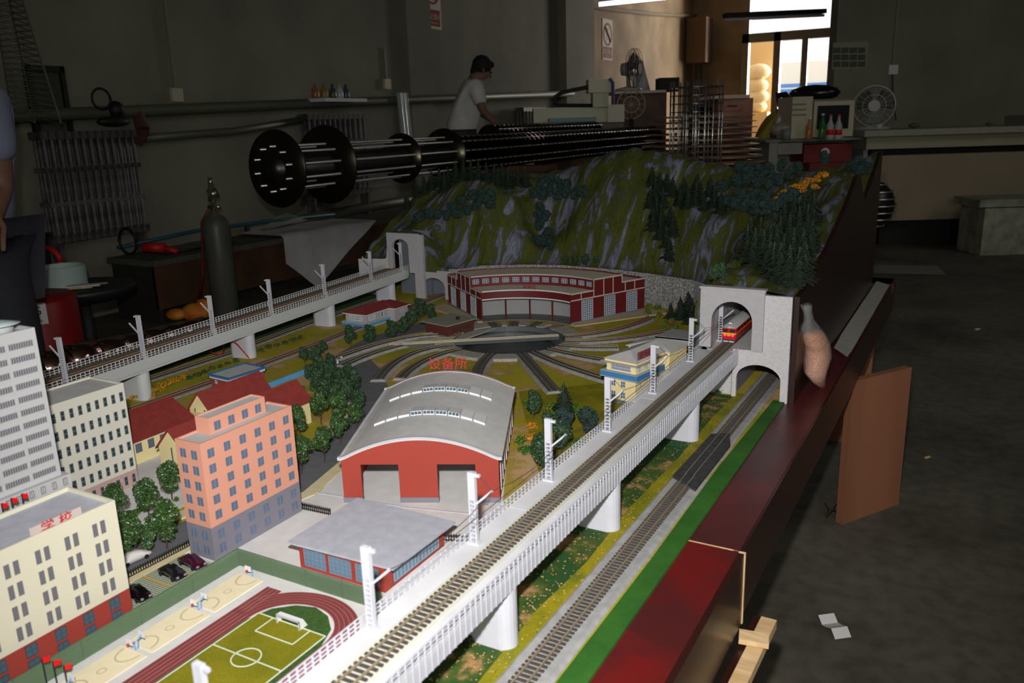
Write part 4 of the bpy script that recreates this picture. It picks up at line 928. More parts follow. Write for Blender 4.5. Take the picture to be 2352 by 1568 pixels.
part('upper_roof', arcband(MB(), R1 + .004, R2, z2_ - .003, z2_), BEIGE, rh); part('roof_rear_edge', arcband(MB(), R2, R2 + .003, z3_, z2_ + .004), MAROON, rh)
part('rear_roof', arcband(MB(), R2 + .003, R3, z3_ - .006, z3_ - .003), BEIGE, rh); part('roof_rear_edge', arcband(MB(), R3 - .003, R3, z3_ - .004, z3_ + .003), MAROON, rh)
part('back_wall', arcband(MB(), R3 - .004, R3, .6, z3_ - .003), PGREY, rh)
part('shed_floor', arcband(MB(), R0 - .003, R3, .6, .6025), mat('shed floor grey', (112, 112, 114), .8), rh)
part('inner_wall', arcband(MB(), R0 + .085, R0 + .088, .6, .684), mat('inner wall grey', (150, 150, 150), .8), rh)
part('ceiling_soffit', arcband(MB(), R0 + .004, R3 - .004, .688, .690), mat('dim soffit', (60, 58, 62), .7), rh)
hw = win_mesh(.0235, .0165, 3, 2, GLASS, FRW, .0009)
for k in range(13):
    a = RA0 + (RA1 - RA0) * (k + .5) / 13; p = pol(R1 - .0005, a, z1_ + .011); inst('clerestory_window', hw, rh, p, a - PI / 2 + PI * 0 + 0)
for k in range(1, 4):
    a = RA0 + (RA1 - RA0) * k / 4; p = pol(R0 + .003, a, .6); part('post', MB().box(p[0] - .002, p[0] + .002, p[1] - .002, p[1] + .002, .6, .679), MAROON, rh)
for a_, s in ((RA0, 1), (RA1, -1)):
    d = Vector((math.cos(a_), math.sin(a_), 0)); nrm = Vector((math.sin(a_), -math.cos(a_), 0)) * s     # outward
    o0 = Vector((RC[0], RC[1], 0))
    def P3(r, z, off=0): v = o0 + d * r + nrm * off; return (v.x, v.y, z)
    prof = [(R0, .6), (R3, .6), (R3, z3_ + .002), (R2, z3_ + .002), (R2, z2_ + .003), (R1, z2_ + .003), (R1, z1_ + .002), (R0, z1_ + .002)]
    prof2 = [(R0, .6), (R1, .6), (R2, .6), (R3, .6), (R3, z3_ + .002), (R2, z3_ + .002), (R2, z2_ + .003), (R1, z2_ + .003), (R1, z1_ + .002), (R0, z1_ + .002)]
    mb = MB()
    for ra, rb, zt2 in ((R0, R1, z1_ + .002), (R1, R2, z2_ + .003), (R2, R3, z3_ + .002)):
        V = [P3(ra, .6, 0), P3(rb, .6, 0), P3(rb, zt2, 0), P3(ra, zt2, 0), P3(ra, .6, .004), P3(rb, .6, .004), P3(rb, zt2, .004), P3(ra, zt2, .004)]
        mb.add(V, [(0, 1, 2, 3), (7, 6, 5, 4), (3, 2, 6, 7), (0, 3, 7, 4), (1, 5, 6, 2)])
    part('end_wall', mb, MAROON, rh)
    def bar(ra, rb, za, zb, nm='wall_trim', mm=None, o=.004, th=.0012):
        V = [P3(ra, za, o), P3(rb, za, o), P3(rb, zb, o), P3(ra, zb, o)]; W2 = [P3(ra, za, o + th), P3(rb, za, o + th), P3(rb, zb, o + th), P3(ra, zb, o + th)]
        return part(nm, MB().add(V + W2, [(0, 1, 2, 3), (7, 6, 5, 4), (0, 4, 5, 1), (1, 5, 6, 2), (2, 6, 7, 3), (3, 7, 4, 0)]), mm or mat('grey trim', (186, 182, 176), .6), rh)
    bar(R0, R3, .681, .685); bar(R0, R1, z1_ - .002, z1_ + .003); bar(R1, R2, z2_ - .001, z2_ + .004); bar(R2, R3, z3_ - .002, z3_ + .003); bar(R1 - .002, R1 + .002, z1_, z2_); bar(R2 - .002, R2 + .002, z3_, z2_)
    bar(R0, R3, .6, .609, 'plinth', PGREY, .004, .002)
    for r in (R0 + .045, R1, R1 + .045, R1 + .088, R2 + .015, R2 + .06): bar(r - .0015, r + .0015, .685, z2_ if R1 <= r < R2 else (z1_ if r < R1 else z3_))
    for ra in (R0 + .046, R0 + .148, R0 + .252):
        me = win_mesh(.050, .068, 5, 9, GLASS, FRW, .0012); v = o0 + d * (ra + .025) + nrm * .0045
        inst('tall_window', me, rh, (v.x, v.y, .610), math.atan2(nrm.y, nrm.x) + PI / 2)
text('车辆段', .016, rh, pol(R0 + .004, math.radians(104), z1_ + .011), (PI / 2, 0, math.radians(14)), mat('sign dark red', (140, 26, 40), .5), .0005)
part('apron', MB().prism([pol(R0, RA0, 0)[:2], pol(R3 + .02, RA0 - .02, 0)[:2], pol(R3 + .03, RA0 - .16, 0)[:2], pol(R0 - .0, RA0 - .12, 0)[:2]], .6, .6035), mat('apron beige', (190, 172, 140), .8), rh)
part('apron', MB().prism([pol(R0, RA1, 0)[:2], pol(R3 + .02, RA1 + .02, 0)[:2], pol(R3 - .02, RA1 + .16, 0)[:2], pol(R0 - .0, RA1 + .10, 0)[:2]], .6, .6035), MATS['apron beige'], rh)
#@@TURNTABLE
tt = thing('turntable', 'round dark turntable pit with pale bridge rails and small cab', 'turntable', (TT[0], TT[1], .58))
mb = MB(); arcband(mb, 0.0001, TR, .574, .580, 0, 2 * PI, 48, c=TT); part('pit_floor', mb, PIT, tt)
mb = MB(); arcband(mb, TR - .004, TR, .580, .606, 0, 2 * PI, 64, c=TT); part('pit_wall', mb, mat('pit ring grey', (92, 96, 98), .4), tt)
mb = MB(); arcband(mb, TR - .030, TR - .004, .580, .590, 0, 2 * PI, 64, c=TT); part('inner_ledge', mb, mat('pit ledge', (96, 102, 104), .35), tt)
bA, bB = Vector((*G(893, 790, .612), .611)), Vector((*G(1283, 769, .612), .611)); bd = (bB - bA).normalized(); bn = Vector((-bd.y, bd.x, 0))
part('bridge_beam', MB().obox(bA - Vector((0, 0, .006)), bB - Vector((0, 0, .006)), .026, .010), mat('bridge grey', (78, 84, 88), .35), tt)
for s in (-1, 1): part('rail', MB().obox(bA + bn * s * .00825 + Vector((0, 0, .001)), bB + bn * s * .00825 + Vector((0, 0, .001)), .0022, .003), mat('bright worn rail', (210, 198, 170), .35, .4), tt)
cbp = Vector((*G(1052, 765, .60), .598))
part('cab', MB().box(cbp.x - .017, cbp.x + .017, cbp.y - .012, cbp.y + .012, .596, .622), mat('cab green', (44, 60, 52), .5), tt)
part('cab_roof', MB().box(cbp.x - .021, cbp.x + .021, cbp.y - .015, cbp.y + .015, .622, .6245), mat('cab roof', (58, 70, 64), .5), tt)
inst('cab_window', win_mesh(.028, .010, 2, 1, mat('cab glass', (120, 128, 130), .15), mat('cab red bars', (120, 50, 44), .5), .0014), tt, (cbp.x, cbp.y - .012, .609), math.radians(-5))
ENDS = [('A', (-1.616, 1.785), 186), ('B', (-1.545, 1.735), 204), ('C', (-1.364, 1.665), 222), ('D', (-1.315, 1.70), 240), ('E', (-1.075, 1.70), 276), ('F', (-.886, 1.769), 298), ('G', (-.800, 1.915), 315), ('H', (-.85, 2.075), 332), ('I', (-.90, 2.225), 350), ('J', (-.834, 2.463), 368), ('K', (-.944, 2.626), 386)]
angs = []
LB = dict(A='pale track curving away at the far left of the fan', B='second track of the fan, nearest grass strip on the left', C='third fan track ending above the grey shed roof', D='fan track running behind the red sign characters', E='short fan track with a crossing beside the shed ridge', F='fan track straight towards the tree clump with buffer end', G='fan track running to the yellow signal box foot', H='fan track disappearing behind the signal box roof', I='short fan track right of the turntable', J='reddish fan track ending right of the turntable', K='reddish fan track beside the roundhouse right wall')
for nm, e, _ in ENDS:
    ea = math.atan2(e[1] - TT[1], e[0] - TT[0]); 
    sa = ea
    if nm == 'A': sa = math.radians(180 + 5)
    if nm == 'B': sa = math.radians(180 + 24)
    if nm == 'C': sa = math.radians(180 + 45)
    if nm == 'D': sa = math.radians(180 + 64)
    if nm == 'E': sa = math.radians(-78)
    if nm == 'G': sa = math.radians(-36)
    if nm == 'H': sa = math.radians(-18)
    if nm == 'I': sa = math.radians(-1)
    if nm == 'J': sa = math.radians(16)
    if nm == 'K': sa = math.radians(34)
    angs.append(sa % (2 * PI))
    s = (TT[0] + math.cos(sa) * (TR + .001), TT[1] + math.sin(sa) * (TR + .001)); L = math.hypot(e[0] - s[0], e[1] - s[1])
    c1 = (s[0] + math.cos(sa) * L * .45, s[1] + math.sin(sa) * L * .45); P_ = []
    for k in range(13): u = k / 12; P_.append(tuple((1 - u) ** 2 * s[i] + 2 * u * (1 - u) * c1[i] + u * u * e[i] for i in (0, 1)))
    track(P_, ZT + .0012, LB[nm], slp=SLPR if nm in 'JK' else SLPD, bed=BALL, bedw=.046, bedh=.0065, group='tracks fanning out from the turntable')
for a_deg in (75, 95, 115, 133):
    a = math.radians(a_deg); angs.append(a)
    P_ = [(TT[0] + math.cos(a) * r, TT[1] + math.sin(a) * r) for r in (TR + .001, TR + .075)]
    track(P_, ZT + .004, 'short stub track before the roundhouse doors, ' + {75: 'rightmost', 95: 'second from the right', 115: 'second from the left', 133: 'leftmost'}[a_deg], slp=SLPD, group='stub tracks into the roundhouse')
angs = sorted(angs); n = len(angs)
for i in range(n):
    a, b = angs[i], angs[(i + 1) % n]
    if b < a: b += 2 * PI
    if b - a < .2 or b - a > .6:
        if b - a <= .2: continue
    g = .022 / (TR + .03); mb = MB(); arcband(mb, TR, TR + .052, .6, .609, a + g, b - g, 6, c=TT); part('kerb_segment', mb, CONC, tt)
    if math.sin((a + b) / 2) < .3:
        mb2 = MB(); m_ = 5
        for k in range(m_): 
            aa = a + g + (b - a - 2 * g) * (k + .2) / m_; ab = a + g + (b - a - 2 * g) * (k + .75) / m_; arcband(mb2, TR + .052, TR + .0545, .6, .6085, aa, ab, 1, c=TT)
        part('kerb_ribs', mb2, CONC, tt)
part('hut_base', MB().prism([(-1.555, 2.085), (-1.40, 2.05), (-1.37, 2.30), (-1.50, 2.36), (-1.56, 2.25)], .6, .604), CONC, tt)
# ------------------------------------------------------------------ locomotive
lo = thing('locomotive', 'red railcar with yellow stripe, grey roof and lit tail lamps inside the tunnel', 'train', (-.515, 2.02, ZD))
zl = ZD + .004; LR = mat('loco red', (196, 22, 36), .35); LYm = mat('loco yellow', (232, 170, 30), .35)
ly0, ly1, lw = 2.0, 2.26, .0175; cx = -.515
part('skirt', MB().box(cx - lw + .001, cx + lw - .001, ly0 + .002, ly1, zl, zl + .009), mat('skirt grey', (58, 56, 62), .6), lo)
part('body', MB().prism([(cx - lw, ly0 + .003), (cx - lw + .003, ly0), (cx + lw - .003, ly0), (cx + lw, ly0 + .003), (cx + lw, ly1), (cx - lw, ly1)], zl + .008, zl + .036), LR, lo)
part('yellow_band', MB().box(cx - lw - .0004, cx + lw + .0004, ly0 - .0006, ly1, zl + .021, zl + .0245), LYm, lo)
part('yellow_band', MB().add([(cx - .007, ly0 - .0008, zl + .0215), (cx + .007, ly0 - .0008, zl + .0215), (cx + .003, ly0 - .0008, zl + .016), (cx - .003, ly0 - .0008, zl + .016)], [(3, 2, 1, 0)]), LYm, lo)
rfm = MB(); 
for k in range(8):
    a, b = PI * k / 8, PI * (k + 1) / 8; rfm.add([(cx - lw * math.cos(a), ly0 + .001, zl + .036 + .009 * math.sin(a)), (cx - lw * math.cos(b), ly0 + .001, zl + .036 + .009 * math.sin(b)), (cx - lw * math.cos(b), ly1, zl + .036 + .009 * math.sin(b)), (cx - lw * math.cos(a), ly1, zl + .036 + .009 * math.sin(a)), (cx, ly0 + .001, zl + .036)], [(0, 1, 2, 3), (0, 4, 1)])
part('roof', rfm, mat('loco roof grey', (150, 152, 150), .5), lo, True)
part('roof_box', MB().box(cx - .004, cx + .004, ly0 + .012, ly0 + .022, zl + .044, zl + .048), FRW, lo)
for s in (-1, 1):
    part('windscreen', MB().box(cx + s * .0085 - .006, cx + s * .0085 + .006, ly0 - .0007, ly0 + .002, zl + .026, zl + .034), mat('loco glass', (44, 46, 54), .15), lo)
    part('tail_lamp', MB().cyl((cx + s * .010, ly0 - .0014, zl + .0185), (cx + s * .010, ly0 + .001, zl + .0185), .0026, n=12), mat('lit tail lamp', (255, 40, 70), .3, emit=6), lo)
    part('cowcatcher_mark', MB().box(cx + s * .007 - .006, cx + s * .007 + .006, ly0 - .0006, ly0 + .004, zl + .001, zl + .0035), FRW, lo)
part('head_lamp', MB().cyl((cx, ly0 - .001, zl + .0385), (cx, ly0 + .001, zl + .0385), .0016, n=10), FRW, lo)
for k in range(6): part('side_window', MB().box(cx + lw, cx + lw + .0005, ly0 + .02 + k * .03, ly0 + .036 + k * .03, zl + .026, zl + .033), mat('loco glass', (44, 46, 54), .15), lo)
#@@SPORT
sg = thing('sports_ground', 'school football pitch inside a dark red running track', 'sports ground', (-.79, .62, .6))
part('infield_turf', MB().prism([(-.838, .40), (-.702, .40), (-.702, .70), (-.715, .735), (-.74, .757), (-.77, .766), (-.80, .757), (-.825, .735), (-.838, .70)], .6005, .6022), mat('bright infield turf', (58, 96, 30), .9, var=.25, vs_=200), sg)
part('pitch_turf', MB().box(-.833, -.710, .40, .718, .6005, .6028), FIELD, sg)
# running track: straight lanes and the curved end
trk = MB(); N = 28; C0 = (-.770, .705)
def ov(a, rx, ry): return (C0[0] + rx * math.cos(a), C0[1] + ry * math.sin(a))
A = [PI * k / N for k in range(N + 1)]
TRK = mat('dark red running track', (128, 54, 54), .85, var=.06)
for a, b in zip(A, A[1:]):
    q = [ov(a, .068, .062), ov(a, .104, .092), ov(b, .104, .092), ov(b, .068, .062)]; trk.add([(*p, .6018) for p in q], [(0, 1, 2, 3)])
trk.add([(-.874, .35, .6018), (-.838, .35, .6018), (-.838, .705, .6018), (-.874, .705, .6018)], [(0, 1, 2, 3)]); trk.add([(-.702, .35, .6018), (-.666, .35, .6018), (-.666, .705, .6018), (-.702, .705, .6018)], [(0, 1, 2, 3)])
trk.add([(-.874, .705, .60185), (-.846, .705, .60185), (-.846, .776, .60185), (-.874, .776, .60185)], [(0, 1, 2, 3)])
part('running_track', trk, TRK, sg)
ln = MB()
for i in range(6):
    rx, ry = .068 + i * .0072, .062 + i * .006
    for a, b in zip(A, A[1:]): ln.add([(*ov(a, rx, ry), .6021), (*ov(a, rx + .0006, ry + .0006), .6021), (*ov(b, rx + .0006, ry + .0006), .6021), (*ov(b, rx, ry), .6021)], [(0, 1, 2, 3)])
    x = -.770 - rx; ln.box(x - .0005, x, .35, .776 if i > 1 else .705, .6016, .6021)
part('lane_lines', ln, mat('faint lane line', (176, 130, 128), .8), sg, kind='stuff')
ln = MB(); zl_ = .6034; PLN = mat('pitch line white', (216, 222, 206), .7)
def hl(x0, y0, x1, y1, w_=.0016): ln.obox((x0, y0, zl_ - .0004), (x1, y1, zl_ - .0004), w_, .0008)
for p in ((-.833, .718, -.710, .718), (-.833, .40, -.833, .718), (-.710, .40, -.710, .718), (-.833, .636, -.710, .636), (-.805, .684, -.737, .684), (-.805, .684, -.805, .718), (-.737, .684, -.737, .718)): hl(*p)
for k in range(28): a, b = 2 * PI * k / 28, 2 * PI * (k + 1) / 28; hl(-.7715 + .019 * math.cos(a), .636 + .019 * math.sin(a), -.7715 + .019 * math.cos(b), .636 + .019 * math.sin(b))
part('pitch_lines', ln, PLN, sg)
for i, (y, s, lb) in enumerate(((.712, 1, 'white football goal at the far end of the pitch'), (.548, -1, 'white football goal cropped by the bottom edge'))):
    g = thing('football_goal', lb, 'goal', (-.771, y, .603), 'football goals')
    fr_ = MB().box(-.792, -.7905, y - .001, y + .001, .603, .616).box(-.7515, -.750, y - .001, y + .001, .603, .616).box(-.792, -.750, y - .001, y + .001, .6145, .6165)
    part('goal_frame', fr_, WHITE, g)
    part('goal_net', MB().add([(-.792, y, .616), (-.750, y, .616), (-.750, y + s * .008, .616), (-.792, y + s * .008, .616), (-.792, y + s * .015, .603), (-.750, y + s * .015, .603), (-.792, y, .603), (-.750, y, .603)],
         [(0, 1, 2, 3), (3, 2, 5, 4), (0, 3, 4, 6), (1, 7, 5, 2)]), mat('goal net white', (226, 228, 230), .7, alpha=.9), g)
CT = mat('cream court surface', (236, 224, 190), .85, var=.03)
for i, (a, b) in enumerate(((.692, .785), (.588, .684), (.484, .580), (.38, .476))):
    c = thing('basketball_court', ('cream basketball court in the far fence corner', 'cream basketball court, second from the fence corner', 'cream basketball court, third from the fence corner', 'cream basketball court cropped by the bottom edge')[i], 'court', (-.918, a, .6), 'basketball courts')
    part('court_surface', MB().box(-.944, -.893, a, b, .600, .6022), CT, c)
    lm_ = MB(); CL = mat('faint court marking', (196, 176, 146), .85); zc_ = .6024
    for yy, s in ((a, 1), (b, -1)):
        pts = [(-.918 + .016 * math.cos(t_), yy + s * (.004 + .022 * math.sin(t_)), zc_) for t_ in [PI * k / 14 for k in range(15)]]
        for p, q in zip(pts, pts[1:]): lm_.obox(p, q, .0022, .0003)
    m_ = (a + b) / 2
    for k in range(12): p, q = 2 * PI * k / 12, 2 * PI * (k + 1) / 12; lm_.obox((-.918 + .005 * math.cos(p), m_ + .006 * math.sin(p), zc_), (-.918 + .005 * math.cos(q), m_ + .006 * math.sin(q), zc_), .0015, .0003)
    part('court_marking', lm_, CL, c)
HB = mat('hoop post blue', (116, 160, 216), .5)
hn = ['hoop nearest the green fence corner', 'hoop at the near end of the far court', 'hoop at the far end of the second court', 'hoop at the near end of the second court', 'hoop at the far end of the third court', 'hoop beside the cropped red flags']
for i, (y, s) in enumerate(((.788, -1), (.690, 1), (.686, -1), (.586, 1), (.582, -1), (.486, 1))):
    h = thing('basketball_hoop', 'blue and white basketball ' + hn[i], 'hoop', (-.918, y, .602), 'basketball hoops')
    part('hoop_post', MB().obox((-.918, y, .6015), (-.918, y - s * -.001, .614), .0016, .0016).obox((-.918, y, .613), (-.918, y + s * .007, .618), .0016, .0016), HB, h)
    part('backboard', MB().box(-.924, -.912, y + s * .007, y + s * .0078, .614, .6225), FRW, h)
    part('hoop_ring', MB().cyl((-.918, y + s * .0098, .6155), (-.918, y + s * .0098, .6162), .0022, n=10), RED, h)
# green mesh fence
fm = bpy.data.materials.new('green mesh netting'); fm.use_nodes = True; nt = fm.node_tree; b_ = nt.nodes['Principled BSDF']; b_.inputs['Base Color'].default_value = lin((88, 112, 84)); b_.inputs['Roughness'].default_value = .8
tc = nt.nodes.new('ShaderNodeTexCoord'); mp = nt.nodes.new('ShaderNodeMapping'); mp.inputs['Scale'].default_value = (1, 1, 1); nt.links.new(tc.outputs['Object'], mp.inputs[0])
sx_ = nt.nodes.new('ShaderNodeSeparateXYZ'); nt.links.new(mp.outputs[0], sx_.inputs[0])
ad = nt.nodes.new('ShaderNodeMath'); ad.operation = 'ADD'; nt.links.new(sx_.outputs[0], ad.inputs[0]); nt.links.new(sx_.outputs[1], ad.inputs[1])
outs = []
for src in (ad.outputs[0], sx_.outputs[2]):
    m1 = nt.nodes.new('ShaderNodeMath'); m1.operation = 'MULTIPLY'; m1.inputs[1].default_value = 620; nt.links.new(src, m1.inputs[0])
    m2 = nt.nodes.new('ShaderNodeMath'); m2.operation = 'FRACT'; nt.links.new(m1.outputs[0], m2.inputs[0])
    m3 = nt.nodes.new('ShaderNodeMath'); m3.operation = 'LESS_THAN'; m3.inputs[1].default_value = .42; nt.links.new(m2.outputs[0], m3.inputs[0]); outs.append(m3)
mxx = nt.nodes.new('ShaderNodeMath'); mxx.operation = 'MAXIMUM'; nt.links.new(outs[0].outputs[0], mxx.inputs[0]); nt.links.new(outs[1].outputs[0], mxx.inputs[1]); nt.links.new(mxx.outputs[0], b_.inputs['Alpha'])
gf = thing('mesh_fence', 'tall green wire mesh fence around the sports ground', 'fence', (-.96, .8, .6))
part('mesh_panel', MB().box(-.9625, -.9615, .36, .803, .6, .630), fm, gf); part('mesh_panel', MB().box(-.962, -.680, .8025, .8035, .6, .630), fm, gf)
for p in [(-.962, .36 + .0885 * k) for k in range(6)] + [(-.962 + .07 * k, .803) for k in range(1, 5)]: part('fence_post', MB().cyl((*p, .6), (*p, .6308), .0009, n=6), mat('fence post green', (70, 96, 72), .6), gf)
part('top_rail', MB().obox((-.962, .36, .6303), (-.962, .803, .6303), .0012, .0008).obox((-.962, .803, .6303), (-.68, .803, .6303), .0012, .0008), MATS['fence post green'], gf)
# black picket fences
def picket(p0, p1, label, grp='black picket fences'):
    f = thing('picket_fence', label, 'fence', (p0[0], p0[1], .6), grp); v0, v1 = Vector((*p0, 0)), Vector((*p1, 0)); L = (v1 - v0).length; n = int(L / .0042)
    bl_ = mat('black picket plastic', (30, 26, 24), .6); me = MB().prism([(-.0008, -.0006), (.0008, -.0006), (.0008, .0006), (-.0008, .0006)], 0, .014).add([(-.0008, -.0006, .014), (.0008, -.0006, .014), (.0008, .0006, .014), (-.0008, .0006, .014), (0, 0, .0165)], [(0, 1, 4), (1, 2, 4), (2, 3, 4), (3, 0, 4)]).mesh('picket', [bl_])
    for k in range(n + 1): p = v0.lerp(v1, k / n); inst('picket', me, f, (p.x, p.y, .6), math.atan2((v1 - v0).y, (v1 - v0).x))
    part('fence_rail', MB().obox((*p0, .6035), (*p1, .6035), .0012, .0016), bl_, f); part('fence_rail', MB().obox((*p0, .6115), (*p1, .6115), .0012, .0016), bl_, f)
picket((-1.09, .60), (-1.083, .808), 'long black picket fence behind the parked cars')
picket((-1.018, .996), (-.948, 1.0), 'short black picket fence between salmon block and workshop')
picket((-.715, 1.01), (-.665, 1.03), 'short black picket fence right of the grey workshop roof')
# parking bays and cars
pk = thing('parking_bays', 'green grid parking bays with ochre borders beside the fence', 'car park', (-1.03, .71, .6))
GRD = mat('pale grid green', (200, 204, 186), .85); OCH = mat('ochre border', (196, 150, 50), .8); DG = mat('grid dark green', (64, 88, 60), .85)
part('bay_base', MB().box(-1.075, -.975, .60, .79, .600, .6022), GRD, pk)
gl = MB()
for k in range(46): gl.box(-1.07, -.98, .602 + k * .004, .6028 + k * .004, .602, .6026)
for k in range(23): gl.box(-1.07 + k * .004, -1.0692 + k * .004, .602, .788, .602, .6026)
part('grid_lines', gl, DG, pk, kind='stuff')
mb = MB().box(-.985, -.980, .60, .79, .602, .6029).box(-1.075, -1.072, .60, .79, .602, .6029)
for k in range(6): mb.box(-1.075, -.98, .606 + k * .034, .609 + k * .034, .602, .6029)
part('bay_border', mb, OCH, pk)
part('kerb', MB().box(-.976, -.973, .45, .80, .6, .6035), WALK, pk)
def car(x, y, c, label, rz, sc_=1.0):
    t_ = thing('car', label, 'car', (x, y, .6028), 'parked model cars', rz=rz)
    L, Wc, Hh = .052, .0205, .0165; st = [(-L / 2, .004, .007, .7), (-L / 2 + .003, .003, .0095, .92), (-L / 2 + .012, .0025, .0105, 1), (-L / 2 + .019, .0025, .0158, .82), (-.001, .0025, .0168, .8), (.010, .0025, .0150, .82), (L / 2 - .008, .0025, .0105, 1), (L / 2 - .002, .003, .0085, .9), (L / 2, .004, .006, .7)]
    mb = MB(); 
    prof = []
    for xx, z0, z1, f in st:
        hw = Wc / 2; belt = min(.0095, z1); prof.append([(xx, -hw * (.95 if f < .95 else 1), z0), (xx, -hw * max(f, .9), belt), (xx, -hw * f * .86, z1), (xx, hw * f * .86, z1), (xx, hw * max(f, .9), belt), (xx, hw * (.95 if f < .95 else 1), z0)])
    V = [p for r in prof for p in r]; fs = []
    for i in range(len(prof) - 1):
        for k in range(6): fs.append((i * 6 + k, i * 6 + (k + 1) % 6, (i + 1) * 6 + (k + 1) % 6, (i + 1) * 6 + k))
    fs += [(0, 1, 2, 3, 4, 5)[::-1], tuple(range(len(V) - 6, len(V)))]; mb.add(V, fs); part('body', mb, mat('car paint %s' % (c,), c, .18, .2, coat=.6), t_, True)
    part('windscreen', MB().add([(.0015, -.0075, .0158), (.0015, .0075, .0158), (.0125, .0083, .0115), (.0125, -.0083, .0115)], [(0, 3, 2, 1)]), mat('car glass', (20, 22, 26), .1), t_)
    for sx in (-.016, .016):
        for sy in (-.0098, .0098): part('wheel', MB().cyl((sx, sy - .0015, .0035), (sx, sy + .0015, .0035), .0036, n=12), BLACK, t_)
    for sy in (-.0065, .0065): part('headlamp', MB().box(L / 2 - .003, L / 2 + .0002, sy - .002, sy + .002, .006, .0085), mat('headlamp chrome', (220, 225, 230), .1, .7), t_)
    return t_
car(-1.028, .668, (16, 12, 16), 'black saloon car parked beside the cream school corner', -.12)
car(-1.030, .732, (24, 24, 30), 'black saloon car parked between the other two cars', -.12)
car(-1.028, .768, (60, 14, 40), 'dark purple saloon car parked nearest the salmon block', -.12)
car(-1.125, .735, (224, 222, 220), 'white car half hidden behind the street trees', 1.45)
# red flags
def flag(x, y, zt_, label, w_=.011):
    f = thing('flag', label, 'flag', (x, y, .6), 'red flags beside the school'); part('flag_pole', MB().cyl((x, y, .6), (x, y, zt_ + .001), .0009, n=8), BLACK, f)
    V = [(x, y + k * w_ / 5, z + .0012 * math.sin(k * 1.3)) for z in (zt_ - .0075, zt_) for k in range(6)]; V2 = [(a + .0006, b, c) for a, b, c in V]
    part('flag_cloth', MB().add(V, [(k, k + 1, 7 + k, 6 + k) for k in range(5)]).add(V2, [(6 + k, 7 + k, k + 1, k) for k in range(5)]), RED, f)
for i, (px, py) in enumerate(((14, 1158), (36, 1146), (60, 1136))):
    p = onx(px, py, -1.15); flag(p.x, p.y - .006, p.z + .003, 'small red flag behind the school roof, ' + ('nearest the picture edge', 'middle one of three', 'furthest from the picture edge')[i], .008)
for i, (px, py) in enumerate(((108, 1513), (133, 1521), (158, 1530))):
    p = onx(px, py, -.945 + i * .006); flag(p.x, p.y - .006, p.z + .004, 'bright red flag in front of the school base, ' + ('hindmost of the front trio', 'middle of the front trio', 'foremost of the front trio')[i], .0095)
# small planters and low blue fence near the hall
bf = thing('blue_fence', 'low bright blue panel fence behind the small green trees', 'fence', (-1.605, 1.5, .6))
for k in range(8): part('fence_panel', MB().box(-1.606, -1.603, 1.42 + k * .029, 1.447 + k * .029, .6, .614), mat('panel blue', (90, 160, 216), .5), bf)
for i, (x, y) in enumerate(((-1.60, 1.795), (-1.585, 1.76))):
    s_ = thing('crossing_barrier', ('black and white crossing barrier by the road end, the farther one', 'black and white crossing barrier by the road end, the nearer one')[i], 'barrier', (x, y, .6))
    part('post', MB().box(x - .002, x + .002, y - .002, y + .002, .6, .612), FRW, s_)
    for k in range(6): part('barrier_stripe', MB().obox((x - .036 + k * .006, y - .010 + k * .0018, .610), (x - .030 + k * .006, y - .008 + k * .0018, .610), .0016, .002), BLACK if k % 2 else FRW, s_)
#@@TREES
rnd = random.Random(3)
def crown_mesh(name, mats, n, rx, rz, z0, lobes=9, leaf=.0038, seed=0, spots=0, spot_m=1):
    r = random.Random(seed); mb = MB(); L = []
    for k in range(lobes):
        a = r.uniform(0, 2 * PI); u = r.uniform(-.85, .9); rad = math.sqrt(max(0, 1 - u * u)) * r.uniform(.35, .62); L.append((rx * rad * math.cos(a), rx * rad * math.sin(a), z0 + rz + u * rz * .72, rx * r.uniform(.38, .56)))
    L.append((0, 0, z0 + rz, rx * .6))
    for k in range(n):
        c = L[k % len(L)]; a = r.uniform(0, 2 * PI); u = r.uniform(-1, 1); s = math.sqrt(1 - u * u); R_ = c[3] * r.uniform(.72, 1.08); nx, ny, nz = s * math.cos(a), s * math.sin(a), u
        p = Vector((c[0] + nx * R_, c[1] + ny * R_, c[2] + nz * R_ * rz / rx * .8)); nn = Vector((nx + r.uniform(-.7, .7), ny + r.uniform(-.7, .7), nz + r.uniform(-.5, .9))).normalized()
        t1 = nn.orthogonal().normalized(); t2 = nn.cross(t1); th = r.uniform(0, PI); e1 = (t1 * math.cos(th) + t2 * math.sin(th)) * leaf * r.uniform(.6, 1.2); e2 = nn.cross(e1.normalized()) * leaf * r.uniform(.5, 1)
        mb.add([p - e1, p + e2 * .8 - nn * leaf * .3, p + e1, p - e2 * .8 - nn * leaf * .3], [(0, 1, 2, 3)], spot_m if r.random() < spots else 0)
    return mb.mesh(name, mats)
def trunk_mesh(h, r=.0014, m=TRUNK):
    mb = MB().cyl((0, 0, 0), (0, 0, h), r, r * .5, 6)
    for k in range(5): a = k * 2.4; mb.cyl((0, 0, h * (.35 + .1 * k)), (math.cos(a) * h * .22, math.sin(a) * h * .22, h * (.55 + .1 * k)), r * .5, r * .25, 4)
    return mb.mesh('trunk', [m])
